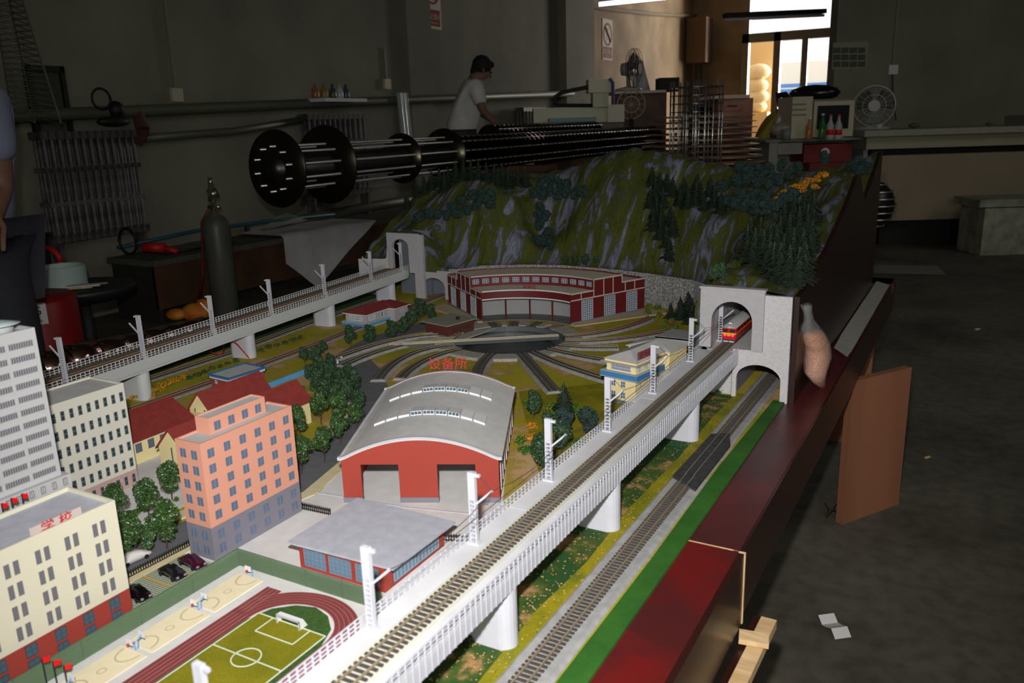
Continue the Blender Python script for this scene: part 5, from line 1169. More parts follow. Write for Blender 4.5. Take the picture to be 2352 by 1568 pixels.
def conifer_mesh(seed, h=.098, r=.031, m=None):
    rr = random.Random(seed); mb = MB(); n = 15
    for k in range(n):
        f = k / (n - 1); z = h * (.10 + .86 * f); R_ = r * (1 - f) ** .8 + .0015; nb = max(6, int(15 * (1 - f) + 4))
        for j in range(nb):
            a = 2 * PI * (j + rr.random() * .7) / nb; q = R_ * rr.uniform(.55, 1.3); w_ = .0022 + R_ * .12; dz = -.0030 - R_ * .30 * rr.uniform(.4, 1.2)
            ca, sa = math.cos(a), math.sin(a); mb.add([(0, 0, z + .004), (ca * q - sa * w_, sa * q + ca * w_, z + dz), (ca * q * 1.1, sa * q * 1.1, z + dz - .001), (ca * q + sa * w_, sa * q - ca * w_, z + dz)], [(0, 1, 2, 3)])
    return mb.mesh('crown', [m or CONIF])
CRN = [crown_mesh('crown', [LEAF1], 2600, .0235, .0325, .018, 13, .0025, s) for s in range(3)]
CRN2 = [crown_mesh('crown', [LEAF2], 2400, .0235, .0300, .015, 12, .0025, 10 + s) for s in range(3)]
CRB = [crown_mesh('crown', [LEAF3], 1500, .025, .029, .010, 9, .0034, 20 + s) for s in range(2)]
CRF = [crown_mesh('crown', [LEAF4], 500, .020, .022, .006, 8, .0032, 30 + s) for s in range(2)]
TRK_ = [trunk_mesh(.040), trunk_mesh(.028, .0012)]
CNF = [conifer_mesh(s) for s in range(3)]
def tree(x, y, z, kind, label, group, s=1.0, sz=None):
    t_ = thing('tree', label, 'tree', (x, y, z), group)
    me = {'a': CRN, 'b': CRN2, 'c': CNF, 'r': CRB, 'f': CRF}[kind]; me = me[rnd.randrange(len(me))]
    k = s * rnd.uniform(.93, 1.07); o = inst('crown', me, t_, (x, y, z), rnd.uniform(0, 6), (k, k, k * (sz or 1)))
    o2 = inst('trunk', TRK_[0 if kind in 'ab' else 1], t_, (x, y, z), 0, (k, k, k)); return t_
ORDW = 'first second third fourth fifth sixth seventh eighth ninth tenth eleventh twelfth thirteenth fourteenth fifteenth sixteenth seventeenth eighteenth nineteenth twentieth twenty-first twenty-second twenty-third twenty-fourth twenty-fifth twenty-sixth twenty-seventh twenty-eighth twenty-ninth thirtieth'.split()
def ordinals(lst):
    o = sorted(range(len(lst)), key=lambda i: lst[i][0]); r = [''] * len(lst)
    for k, i in enumerate(o): r[i] = ORDW[k]
    return r
ty_lab = {'a': 'green leafy model tree', 'b': 'dark green model tree', 'c': 'dark conifer', 'r': 'dark blue green rounded tree', 'f': 'fresh green model tree'}
def trees(lst, kind, place, group, s=1.0, zfun=None):
    OD = ordinals(lst)
    for k, q in enumerate(lst):
        px, py = q[0], q[1]; ss = q[2] if len(q) > 2 else 1
        if zfun: 
            p = hit(px, py)
            if p is None: continue
        else: x, y = G(px, py, .6); p = (x, y, .6)
        tree(p[0], p[1], p[2], kind, '%s %s, %s from the left' % (ty_lab[kind], place, OD[k]), group, s * ss)
def named(lst, kind, s=1.0, group=None):
    for px, py, ss, lb in lst: x, y = G(px, py, .6); tree(x, y, .6, kind, lb, group, s * ss)
SG = 'street trees by the school'
named([(272, 1213, 1.0, 'street tree touching the cream school top corner'), (303, 1290, 1.1, 'street tree right beside the school wall above the black car'), (343, 1190, 1.0, 'street tree standing on the grass below the white office corner'), (385, 1262, 1.12, 'street tree before the picket fence beside the salmon block'), (396, 1148, .95, 'street tree peeping left of the salmon block upper floors'), (345, 1275, .75, 'small street tree between the two trees at the picket fence')], 'a', 1.0, SG)
named([(694, 1090, 1.0, 'street tree against the salmon block right edge, lower one'), (690, 1008, 1.0, 'street tree against the salmon block right edge, upper one'), (746, 1062, 1.0, 'street tree on the sand pavement left of the shed corner'), (738, 975, 1.05, 'street tree before the yellow hall end gable'), (783, 1020, .95, 'street tree left of the shed roof lower corner'), (782, 972, 1.0, 'street tree on the far pavement left of the shed roof'), (820, 985, .8, 'street tree touching the shed roof left slope')], 'a', 1.0, 'street trees between salmon block and engine shed')
trees([(735, 905), (760, 890), (785, 905), (750, 930), (800, 925), (815, 905), (775, 945), (825, 945, .8)], 'b', 'in the clump left of the shed', 'dense clump left of the shed roof', .98)
trees([(735, 862, .9), (760, 848, .85), (700, 835, .8), (745, 818, .8), (800, 870, .7), (715, 880, .9)], 'b', 'above the dense clump', 'trees along the upper road bend', .85)
named([(806, 800, .88, 'tree in front of the red roofed station house, leftmost'), (850, 793, .9, 'tree before the station house front corner'), (900, 783, .88, 'tree before the station house side wall'), (928, 773, .8, 'tree between station house and brown hut'), (946, 758, .95, 'tree just behind the brown hut left corner'), (965, 738, 1.1, 'tall tree behind the brown hut'), (992, 742, .8, 'tree between brown hut and roundhouse pavement'), (728, 848, .8, 'tree at the far end of the road row')], 'b', 1.12, 'row of trees by the station house')
named([(603, 925, .45, 'small fresh green tree before the blue fence, left one'), (628, 915, .4, 'tiny fresh green tree before the blue fence'), (655, 905, .45, 'small fresh green tree before the blue fence, middle'), (690, 905, .6, 'fresh green tree right of the hall roof end'), (700, 935, .7, 'fresh green tree above the hall right gable'), (720, 900, .6, 'fresh green tree beside the dense clump')], 'f', 1.0, 'small fresh green trees by the hall')
named([(1226, 962, .95, 'dark tree nearest the shed roof right corner'), (1262, 1010, .9, 'dark tree left of the middle of the clump'), (1248, 1090, 1.2, 'large dark tree lowest in the clump behind the railing'), (1290, 1045, 1.1, 'dark tree in the middle of the clump behind the mast')], 'b', .95, 'tree clump right of the engine shed')
named([(1296, 950, .95, 'narrow conifer at the back of the clump')], 'c', .9, 'tree clump right of the engine shed')
named([(1348, 1000, 1.1, 'blue green round tree on the right of the clump'), (1300, 1000, 1.0, 'blue green round tree hidden in the clump')], 'r', 1.0, 'tree clump right of the engine shed')
named([(1540, 732, .75, 'narrow dark conifer before the granite wall')], 'c', .9, 'dark trees left of the near portal'); 
trees([(1562, 732), (1580, 722), (1600, 745), (1588, 742), (1570, 702), (1605, 700), (1592, 715)], 'c', 'in the thicket left of the near portal', 'dark trees left of the near portal', .9)
CR = 'conifers along the left ridge'
trees([(892, 476), (906, 470), (925, 470), (942, 460), (958, 452), (975, 444), (992, 436), (1010, 430), (1030, 424), (1048, 416), (1065, 411), (1082, 411), (1100, 414), (1118, 416), (1136, 418), (1154, 421), (1172, 425), (1190, 428), (1207, 430), (900, 490), (918, 486), (936, 480), (1022, 440), (1145, 428), (1168, 434)], 'c', 'in the left ridge row', CR, .85, True)
trees([(962, 520), (985, 512), (1005, 512), (1028, 516), (1052, 510), (1075, 502), (1098, 494), (1128, 490), (1060, 480), (1085, 472), (1108, 466), (1130, 470), (1040, 500), (1115, 482)], 'r', 'above the far portal', 'rounded trees on the left hill', .98, True)
trees([(1228, 464), (1246, 470), (1264, 458), (1283, 466), (1302, 464), (1322, 466), (1340, 462), (1300, 444), (1262, 436), (1243, 446), (1282, 440), (1240, 500), (1256, 516), (1242, 540), (1258, 556), (1244, 574), (1262, 584), (1236, 520)], 'r', 'in the middle gully', 'rounded trees in the gully', 1.02, True)
trees([(1497, 428), (1515, 436), (1532, 440), (1505, 462), (1492, 480), (1508, 505), (1500, 530), (1516, 550), (1530, 572), (1545, 545), (1540, 520), (1522, 480), (1562, 470), (1580, 478), (1598, 470), (1615, 482), (1545, 450), (1600, 448), (1640, 476), (1630, 452), (1655, 490), (1570, 452), (1518, 520), (1536, 598)], 'c', 'on the slope right of the main peak', 'conifers right of the main peak', .82, True)
trees([(1672, 484), (1690, 492), (1712, 498), (1735, 502), (1758, 503), (1780, 498), (1800, 488), (1820, 476), (1700, 470), (1730, 474), (1760, 476)], 'r', 'in the plateau lower row', 'rounded trees on the right plateau, lower row', 1.0, True)
trees([(1692, 440), (1712, 436), (1736, 444), (1762, 446), (1788, 438), (1700, 405), (1722, 406), (1745, 410), (1770, 408), (1796, 402), (1820, 396), (1846, 390), (1870, 388), (1892, 384), (1660, 450), (1810, 420), (1750, 425), (1720, 420), (1830, 410)], 'r', 'on the upper plateau', 'rounded trees on the right plateau, upper part', .98, True)
trees([(1956, 402), (1972, 398), (1986, 410), (1970, 416)], 'r', 'at the side panel top', 'rounded trees at the side panel top', 1.0, True)
trees([(1715, 592), (1732, 602), (1752, 604), (1722, 568), (1745, 575), (1768, 585), (1790, 645), (1810, 650), (1832, 655), (1848, 645), (1798, 612), (1820, 605), (1842, 610), (1862, 585), (1782, 590), (1790, 565), (1812, 558), (1833, 548), (1853, 540), (1866, 520), (1800, 530), (1775, 560), (1822, 515), (1845, 505), (1856, 488), (1765, 622), (1775, 640)], 'c', 'beside the brown side panel', 'conifers beside the side panel', .95, True)
trees([(1640, 652), (1655, 648), (1300, 612, .8), (1320, 616), (1345, 616), (1370, 614, .8)], 'b', 'at the mountain foot above the granite wall', 'trees at the mountain foot', .7, True)
def shrubs(lst, mats, label, group, spots, s=.6, zfun=False, name='shrub'):
    me = [crown_mesh('shrub', mats, 300, .020, .014, -.006, 7, .0032, 50 + k, spots) for k in range(2)]
    OD = ordinals(lst)
    for k, q in enumerate(lst):
        if zfun:
            p = hit(q[0], q[1])
            if p is None: continue
        else: p = (*G(q[0], q[1], .6), .6)
        m_ = me[k % 2]; o = bpy.data.objects.new(name, m_); col.objects.link(o); o.location = p; kk = s * rnd.uniform(.8, 1.2) * (q[2] if len(q) > 2 else 1); o.scale = (kk, kk, kk); o.rotation_euler.z = rnd.uniform(0, 6)
        setp(o, label + ', %s from the left' % OD[k], 'shrub', group)
shrubs([(300, 912), (312, 918), (345, 905), (358, 900), (372, 893), (388, 885), (402, 878), (416, 872), (350, 915, .8)], [YEL, LEAF1, ], 'yellow flowering shrub below the far viaduct', 'yellow shrubs below the far viaduct', .25, .8)
shrubs([(435, 872), (452, 866), (470, 858), (488, 850), (506, 844), (524, 838), (542, 832), (600, 808), (618, 800), (636, 796), (655, 790), (672, 784), (690, 778), (575, 815)], [LEAF2, YEL], 'low green shrub below the far viaduct', 'green shrubs below the far viaduct', .06)
shrubs([(1770, 478), (1782, 466), (1794, 458), (1806, 450), (1818, 442), (1832, 436), (1848, 430), (1862, 424), (1876, 418), (1888, 410), (1790, 472), (1812, 460), (1765, 486), (1868, 436), (1850, 442)], [ORA, LEAF2], 'ochre shrub on the right plateau', 'ochre shrubs on the right plateau', .05, 1.25, True)
shrubs([(1222, 985), (1212, 1010), (1228, 1010)], [ORA, LEAF1], 'ochre shrub at the left of the clump right of the shed', 'ochre shrubs right of the shed', .15, .8)
shrubs([(1195, 1020), (1205, 1040), (1225, 1040), (1270, 940), (1320, 940), (1335, 955), (1320, 1030), (1335, 1020), (1210, 930), (1260, 960), (1240, 1050), (1345, 1035)], [LEAF4, YEL], 'yellow dotted shrub right of the shed', 'dotted shrubs right of the shed', .12, .85)
shrubs([(1488, 722), (1500, 735), (1515, 728), (1530, 745), (1510, 712), (1545, 740), (1525, 760), (1490, 705), (1550, 757)], [LEAF4, YEL], 'yellow dotted shrub right of the roundhouse', 'dotted shrubs right of the roundhouse', .16, .8)
shrubs([(1540, 748), (1548, 742)], [REDF, LEAF2], 'red flowering shrub right of the roundhouse', 'red shrubs right of the roundhouse', .3, .45)
shrubs([(330, 1165), (318, 1180), (345, 1205), (360, 1175, .6), (405, 1150, .7)], [LEAF4, REDF], 'low shrub with red blossoms under the street trees', 'low shrubs under the street trees', .1, .55)
shrubs([(380, 1170), (335, 1195)], [YEL, LEAF1], 'small yellow shrub under the street trees', 'yellow shrubs under the street trees', .2, .3)
shrubs([(1365, 1195), (1350, 1210), (1075, 1480), (1660, 900), (1650, 905)], [LEAF2, YEL], 'small dark shrub beside a near viaduct pier', 'shrubs by the near viaduct piers', .1, .5)
fc = MB()
rr = random.Random(9)
for k in range(1600):
    y = rr.uniform(.35, 1.9); x = rr.uniform(-.56, -.455); s_ = rr.uniform(.0008, .0017); a = rr.uniform(0, PI); ca, sa = math.cos(a) * s_, math.sin(a) * s_; z_ = .6022 + rr.uniform(.0003, .0018)
    fc.add([(x - ca, y - sa, z_), (x + sa, y - ca, z_), (x + ca, y + sa, z_ + .0004), (x - sa, y + ca, z_)], [(0, 1, 2, 3)], 0 if rr.random() < .62 else (1 if rr.random() < .5 else 2))
solo('flower_scatter', fc, [mat('peach crumbs', (206, 156, 112), .8), YEL, LEAF4], 'peach and yellow crumbs scattered under the near viaduct', 'flowers', kind='stuff')
fc = MB()
for k in range(1500):
    a = rr.uniform(-2.6, .6); r_ = rr.uniform(.23, .52); x = TT[0] + r_ * math.cos(a); y = TT[1] + r_ * math.sin(a); s_ = rr.uniform(.0007, .0014)
    fc.add([(x - s_, y, .6004), (x, y - s_, .6004), (x + s_, y, .6012), (x, y + s_, .6006)], [(0, 1, 2, 3)], 0 if rr.random() < .6 else 1)
solo('gravel_scatter', fc, [mat('peach crumbs', (206, 156, 112), .8), mat('pale crumbs', (206, 196, 160), .8)], 'pale crumbs scattered on the turf between the fan tracks', 'gravel', kind='stuff')
#@@PROPS
# sand bag, paper strip, small things on the table and the floor
q = G(1838, 760, .6); bz = .6
sb = thing('sand_bag', 'clear plastic bag of pink granules leaning on the brown side panel', 'bag', (-.33, 2.05, .6))
def prj(px, py, x): p = onx(px, py, x); return p
bp_ = [(1890, 893, .005), (1880, 875, .020), (1874, 850, .035), (1878, 820, .042), (1876, 790, .040), (1866, 765, .034), (1860, 750, .026), (1858, 735, .014), (1855, 715, .012), (1852, 700, .016)]
def bag(mb, pts, m=0, dx=0):
    n = 16; q_ = []
    for i, (px, py, r) in enumerate(pts):
        f = i / (len(pts) - 1); x = -.300 - .022 * f + dx; c = onx(px, py, x)
        r = r * 1.3; q_ += [(c.x + math.cos(t_) * r * .55, c.y + math.sin(t_) * r * 1.0 * (1 + .05 * math.sin(3 * t_ + i)), c.z) for t_ in [2 * PI * k / n for k in range(n)]]
    N = len(pts); mb.add(q_, [(i * n + k, i * n + (k + 1) % n, (i + 1) * n + (k + 1) % n, (i + 1) * n + k) for i in range(N - 1) for k in range(n)] + [tuple(range(n))[::-1], tuple(range((N - 1) * n, N * n))], m); return mb
part('granules', bag(MB(), bp_[:6]), SAND, sb, True)
part('plastic_film', bag(MB(), [(a, b, r * 1.05 + .0012) for a, b, r in bp_]), CLEAR, sb, True)
pts = [G(1915, 805, .601), G(1950, 826, .601), G(2056, 656, .601), G(1990, 645, .601)]
mb = MB(); n = 12; L_ = [Vector((*pts[0], 0)).lerp(Vector((*pts[3], 0)), k / n) for k in range(n + 1)]; R_ = [Vector((*pts[1], 0)).lerp(Vector((*pts[2], 0)), k / n) for k in range(n + 1)]
V = []
for k, (l, r_) in enumerate(zip(L_, R_)): 
    h_ = .602 + .006 * max(0, 1 - k * 1.1) + .0006 * math.sin(k * 2)
    V += [(max(l.x, -.334), l.y, h_ + .001), (min(r_.x, -.28), r_.y, h_)]
mb.add(V, [(2 * k, 2 * k + 1, 2 * k + 3, 2 * k + 2) for k in range(n)]); mb.add([(a, b, c + .001) for a, b, c in V], [(2 * k, 2 * k + 1, 2 * k + 3, 2 * k + 2) for k in range(n)])
solo('paper_strip', mb, GREYP, 'long grey paper strip lying on the rim beside the side panel', 'paper')
def litter(px, py, w_, h_, m, name, label, cat, tz=.0):
    x, y = G(px, py, 0); a = rnd.uniform(0, PI); mb = MB(); n = 5; V = []
    for j in range(n): 
        for i in range(2): V.append((x + (j / (n - 1) - .5) * w_ * math.cos(a) - (i - .5) * h_ * math.sin(a), y + (j / (n - 1) - .5) * w_ * math.sin(a) + (i - .5) * h_ * math.cos(a), .002 + tz * math.sin(j * 1.2) ** 2 + i * .002))
    mb.add(V, [(2 * j, 2 * j + 1, 2 * j + 3, 2 * j + 2) for j in range(n - 1)]); mb.add([(p[0], p[1], p[2] + .0015) for p in V], [(2 * j + 2, 2 * j + 3, 2 * j + 1, 2 * j) for j in range(n - 1)])
    return solo(name, mb, m, label, cat)
litter(1916, 1448, .075, .045, PAPER, 'paper_scrap', 'curled white paper scrap on the concrete floor', 'paper', .02)
litter(2130, 1052, .03, .01, ORANGE, 'cigarette_end', 'small orange cigarette end on the concrete floor', 'litter')
litter(2245, 757, .05, .02, PAPER, 'paper_scrap', 'thin pale scrap far out on the concrete floor', 'paper')
litter(2078, 620, .55, .40, mat('grey sheet', (120, 122, 118), .8), 'floor_sheet', 'large grey sheet lying on the floor right of the side panel', 'sheet')
litter(2090, 525, .10, .05, PAPER, 'paper_scrap', 'white scrap at the foot of the beige cabinet', 'paper')
wp_ = [(*G(px, py, .008), .008) for px, py in ((1895, 1155), (1903, 1170), (1898, 1190), (1912, 1172), (1925, 1178), (1928, 1195), (1915, 1165), (1930, 1150))]
solo('wire_scrap', MB().tube(wp_, .0016, 5), BLACK, 'tangled black wire scrap beside the plywood leg', 'wire')
rw = [Vector((*G(px, py, z_), z_)) for px, py, z_ in ((520, 770, .69), (545, 790, .66), (572, 822, .602))]
solo('red_wire', MB().tube(rw, .0016, 6), RED, 'straight red wire running down to a far viaduct pier', 'wire')
rw = [Vector((*G(px, py, .63), .63)) for px, py in ((480, 785), (488, 795), (484, 808), (500, 813), (512, 808), (515, 795), (512, 780))]
solo('red_wire', MB().tube(rw, .0016, 6), RED, 'looped red wire hanging under the far viaduct', 'wire')
# orange toy-like pouch beyond the far viaduct
x, y = G(450, 722, .05); 
pc_ = thing('orange_pouch', 'crumpled orange and yellow pouch on the floor beyond the far viaduct', 'pouch', (x, y, 0))
part('pouch_body', MB().ball((x, y, .066), .11, 12, sq=(1, .8, .6)).ball((x - .10, y - .08, .06), .08, 10, sq=(1, .8, .5)).ball((x + .06, y + .02, .12), .06, 10, sq=(1, .6, .7)), mat('orange fabric', (226, 96, 20), .6, c2=(236, 170, 60), vs_=9), pc_, True)
# chrome tubes lying just beyond the table edge
ct = thing('chrome_tube', 'row of shining chrome rings glinting red beyond the far railing', 'tube', (-2.6, 1.5, .4))
k = 0
for px, py in ((115, 815), (178, 797), (248, 785), (300, 775), (350, 762), (395, 752), (445, 742)):
    p = onx(px, py, -2.62); part('chrome_ring', MB().lathe([(.045, -.055), (.06, -.05), (.06, .05), (.045, .055)], (p.x, p.y, p.z - .045), 20, ax=(0, 1, 0)), mat('red tinted chrome', (190, 150, 148), .12, 1), ct, True)
p0, p1 = onx(60, 825, -2.62), onx(470, 737, -2.62); part('tube_core', MB().cyl(p0 - Vector((0, 0, .045)), p1 - Vector((0, 0, .045)), .035, n=16), DISC, ct, True)
part('stand', MB().box(-2.66, -2.58, p0.y + .1, p0.y + .15, 0, p0.z - .07).box(-2.66, -2.58, p1.y - .15, p1.y - .1, 0, p1.z - .07), WOODD, ct)
#@@BACKGROUND
# gas cylinder with regulator
x, y = -4.62, 4.02
gc = thing('gas_cylinder', 'tall grey green gas cylinder with brass regulator standing before the bench', 'cylinder', (x, y, 0))
zt_ = ony(500, 492, y).z
part('cylinder_body', MB().lathe([(.085, 0), (.092, .01), (.092, zt_ - .10), (.085, zt_ - .05), (.060, zt_ - .018), (.03, zt_), (.028, zt_ + .02)], (x, y, 0), 28), CYLM, gc, True)
rg = thing('x', '', '', (x, y, 0)); bpy.data.objects.remove(rg)
part('valve', MB().cyl((x, y, zt_), (x, y, zt_ + .20), .016, n=12).cyl((x - .05, y, zt_ + .05), (x + .05, y + .01, zt_ + .05), .014, n=10).cyl((x, y, zt_ + .19), (x - .005, y, zt_ + .25), .016, n=10), STEEL, gc, True)
part('regulator', MB().cyl((x + .0, y - .03, zt_ + .13), (x + .03, y + .02, zt_ + .15), .038, n=16).cyl((x - .02, y, zt_ + .09), (x, y, zt_ + .20), .020, n=10), STEEL, gc, True)
hp = [(x - .02, y - .02, zt_ + .04), (x - .10, y - .03, zt_ - .05), (x - .13, y - .05, zt_ - .4), (x - .2, y - .08, zt_ - .7), (x - .22, y - .1, .1)]
part('hose', MB().tube(hp, .010, 6), mat('brown red hose', (110, 40, 30), .5), gc, True)
# bench along the left wall with cloth and papers
be = thing('work_bench', 'long low dark wooden bench along the left wall', 'bench', (-5.1, 5, 0))
part('bench_top', MB().box(-5.30, -4.80, 3.62, 6.9, .40, .44), mat('grey worn bench top', (92, 92, 84), .8, var=.2), be)
part('bench_front', MB().box(-4.86, -4.83, 3.64, 6.88, .10, .40), WOODD, be); part('bench_end', MB().box(-5.28, -4.84, 3.64, 3.67, 0, .40), mat('dark bench end', (48, 44, 38), .8), be)
part('leg', MB().box(-4.9, -4.84, 6.8, 6.88, 0, .4), WOODD, be)
def sheet(name, corners, m, label, cat, nz=10, amp=.01, drape=None):
    A_, B_, C_, D_ = [Vector(c) for c in corners]; mb = MB(); n = nz; V = []
    for i in range(n + 1):
        for j in range(n + 1):
            u, v = i / n, j / n; p = A_.lerp(B_, u).lerp(D_.lerp(C_, u), v); p.z += amp * math.sin(u * 9 + v * 4) * math.cos(v * 7); V.append(p)
    mb.add(V, [(i * (n + 1) + j, (i + 1) * (n + 1) + j, (i + 1) * (n + 1) + j + 1, i * (n + 1) + j + 1) for i in range(n) for j in range(n)])
    V2 = [p + Vector((0, 0, .004)) for p in V]; mb.add(V2, [(i * (n + 1) + j, i * (n + 1) + j + 1, (i + 1) * (n + 1) + j + 1, (i + 1) * (n + 1) + j) for i in range(n) for j in range(n)])
    return solo(name, mb, m, label, cat, smooth=True)
CG = mat('grey white cloth', (206, 204, 206), .9, var=.08, vs_=5, bump=.2, bs=20)
ca_, cb_, cc_, cdn = onx(640, 548, -4.76), onx(824, 524, -4.70), onx(690, 610, -4.62), onx(520, 530, -5.2)
cl = MB(); n = 14; V = []
for i in range(n + 1):
    for j in range(n + 1):
        u, v = i / n, j / n; a_ = Vector((-4.74, 4.78 + u * 1.15, .50)); 
        drop = max(0, v - .45) / .55; yy = a_.y + (.0 if v < .45 else -drop * .05); 
        x_ = -5.25 + min(v, .45) / .45 * .50 + drop * .05; ln_ = .46 * (1 - abs(u - .28) / .72) if u > .28 else .46 * (.45 + .55 * u / .28)
        V.append((x_, yy, .462 + .006 * math.sin(u * 12) - drop * ln_))
cl.add(V, [(i * (n + 1) + j, (i + 1) * (n + 1) + j, (i + 1) * (n + 1) + j + 1, i * (n + 1) + j + 1) for i in range(n) for j in range(n)])
solo('draped_cloth', cl, CG, 'pale grey cloth draped over the bench edge right of the gas cylinder', 'cloth', smooth=True)
sheet('bench_paper', [(-5.3, 3.9, .447), (-4.95, 3.85, .447), (-4.95, 4.5, .447), (-5.3, 4.55, .447)], mat('crumpled printed paper', (120, 120, 118), .8, var=.4, vs_=14), 'crumpled printed paper on the bench left of the gas cylinder', 'paper', amp=.006)
sheet('card_sheet', [(-5.38, 5.0, .452), (-5.15, 5.0, .47), (-5.15, 5.5, .49), (-5.40, 5.5, .55)], mat('white card with print', (196, 194, 184), .8), 'pale cardboard sheet lying at the back of the bench', 'card', amp=.004)
solo('blue_tube', MB().tube([(-5.34, 3.75, .49), (-5.3, 4.4, .53), (-5.28, 5.2, .52), (-5.2, 5.9, .50)], .014, 8), mat('teal tube', (38, 84, 104), .5), 'thin teal blue tube lying along the back of the bench', 'tube', smooth=True)
tl = thing('power_tool', 'red and black hand tool with coiled cable lying on the bench', 'tool', (-5.05, 3.82, .45))
part('tool_body', MB().cyl((-5.1, 3.78, .50), (-4.98, 3.86, .49), .035, n=12).cyl((-4.98, 3.86, .49), (-4.9, 3.9, .46), .02, n=10), mat('tool red', (190, 30, 34), .5), tl, True)
part('tool_cable', MB().tube([(-5.15 + .09 * math.cos(a), 3.7, .55 + .09 * math.sin(a)) for a in [2 * PI * k / 14 for k in range(15)]], .010, 6), BLACK, tl, True)
# round stool with white ring
x, y = -3.35, 2.15; d_ = dep(185, 640, 4.1); x, y = d_.x, d_.y; zs = dep(170, 655, 4.1).z
st = thing('stool', 'round black swivel stool behind the far viaduct, carrying a white ring', 'stool', (x, y, 0))
part('seat', MB().lathe([(.02, -.09), (.17, -.075), (.245, -.03), (.25, -.008), (.235, 0), (.05, .0)], (x, y, zs), 32), mat('black vinyl', (34, 36, 40), .5), st, True)
part('column', MB().cyl((x, y, .06), (x, y, zs - .08), .028, n=14), DARK, st, True)
for k in range(5): a = 2 * PI * k / 5; part('leg', MB().obox((x, y, .07), (x + .25 * math.cos(a), y + .25 * math.sin(a), .04), .035, .03), DARK, st)
c_ = dep(142, 622, 4.05)
solo('white_ring', MB().lathe([(.098, 0), (.108, .0), (.108, .105), (.098, .105), (.098, .002)], (c_.x, c_.y, zs + .004), 36), mat('pale mint ring', (176, 196, 190), .5), 'pale round plastic ring standing on the black stool', 'ring', smooth=False)
for i in range(3): p = c_ + Vector((.13 + .02 * i, .03 * i, 0)); solo('brush', MB().obox((p.x - .1, p.y - .12, zs + .008 + .006 * i), (p.x + .06, p.y + .02, zs + .012 + .006 * i), .016, .008), [RAWW, PAPER, mat('dull steel', (150, 150, 150), .4, .6)][i], ('pale wooden brush on the stool beside the white ring', 'white stick on the stool beside the white ring', 'dull steel blade on the stool beside the white ring')[i], 'tool')
# red bucket with NG label
d_ = dep(70, 705, 3.5)
bk = thing('red_bin', 'dark red bin with a white NG label under the stool', 'bin', (d_.x, d_.y, 0))
part('bin_body', MB().lathe([(.12, 0), (.16, .02), (.185, .2), (.185, d_.z + .03), (.17, d_.z + .05)], (d_.x, d_.y, 0), 28), mat('dark red bin', (128, 18, 20), .4), bk, True)
vdir = Vector((-d_.x, -d_.y, 0)).normalized(); yaw = math.atan2(vdir.y, vdir.x) + PI / 2; lp_ = Vector((d_.x, d_.y, d_.z)) + vdir * .188
mb = MB().box(-.055, .055, -.002, 0, -.045, .045); me = mb.mesh('label_sheet', [PAPER]); inst('label_sheet', me, bk, lp_, yaw)
text('NG', .05, bk, lp_ + vdir * .003 + Vector((0, 0, .012)), (PI / 2, 0, yaw), BLACK); text('PERSSON', .018, bk, lp_ + vdir * .003 - Vector((0, 0, .03)), (PI / 2, 0, yaw), BLACK)
d_ = dep(105, 600, 4.6); rc = thing('red_reel', 'red hose reel with a dark hand valve below the radiator', 'reel', (d_.x, d_.y, 0))
part('hose_coil', MB().tube([(d_.x + .09 * math.cos(a), d_.y + .03 * math.cos(a), d_.z + .08 * math.sin(a)) for a in [2 * PI * k / 18 for k in range(19)]], .016, 8), mat('tool red', (190, 30, 34), .5), rc, True)
part('valve_stem', MB().cyl((d_.x, d_.y, 0), (d_.x, d_.y, d_.z + .14), .03, n=10).cyl((d_.x, d_.y, d_.z + .14), (d_.x, d_.y, d_.z + .155), .055, n=12), DARK, rc, True)
# black shoe-like cable bundle on the wall pipe
d_ = onx(238, 262, -5.32); bz_ = thing('cable_bundle', 'black cable bundle hung over the wall pipe above the radiator', 'cable', d_)
part('cable_loop', MB().tube([(d_.x, d_.y + .07 * math.cos(a), d_.z + .10 + .07 * math.sin(a)) for a in [2 * PI * k / 14 for k in range(15)]], .009, 6), BLACK, bz_, True)
part('bundle_body', MB().ball((d_.x + .02, d_.y + .05, d_.z - .05), .13, 12, sq=(.4, 1, .28)).ball((d_.x, d_.y + .1, d_.z + .03), .06, 10), BLACK, bz_, True)
sh = thing('wall_shelf', 'small white shelf on the pipe holding bottles and a clear bag', 'shelf', onx(760, 240, -5.3))
p0, p1 = onx(718, 240, -5.3), onx(815, 234, -5.3)
part('shelf_board', MB().box(-5.45, -5.15, p0.y, p1.y, 1.50, 1.53), FRW, sh)
for i, (px, c) in enumerate(((730, (150, 96, 50)), (750, (150, 110, 50)), (770, (60, 70, 60)), (786, (180, 185, 190)), (800, (60, 70, 90)))):
    p = onx(px, 236, -5.25); solo('bottle', MB().lathe([(.03, 0), (.033, .01), (.033, .07), (.012, .10), (.012, .125)], (-5.27, p.y, 1.532), 12), mat('bottle %d' % i, c, .25), ('squat brown bottle at the near end of the wall shelf', 'amber bottle second on the wall shelf', 'dark green bottle in the middle of the wall shelf', 'clear bottle on the wall shelf', 'bluish bottle at the far end of the wall shelf')[i], 'bottle', 'bottles on the wall shelf', smooth=True)
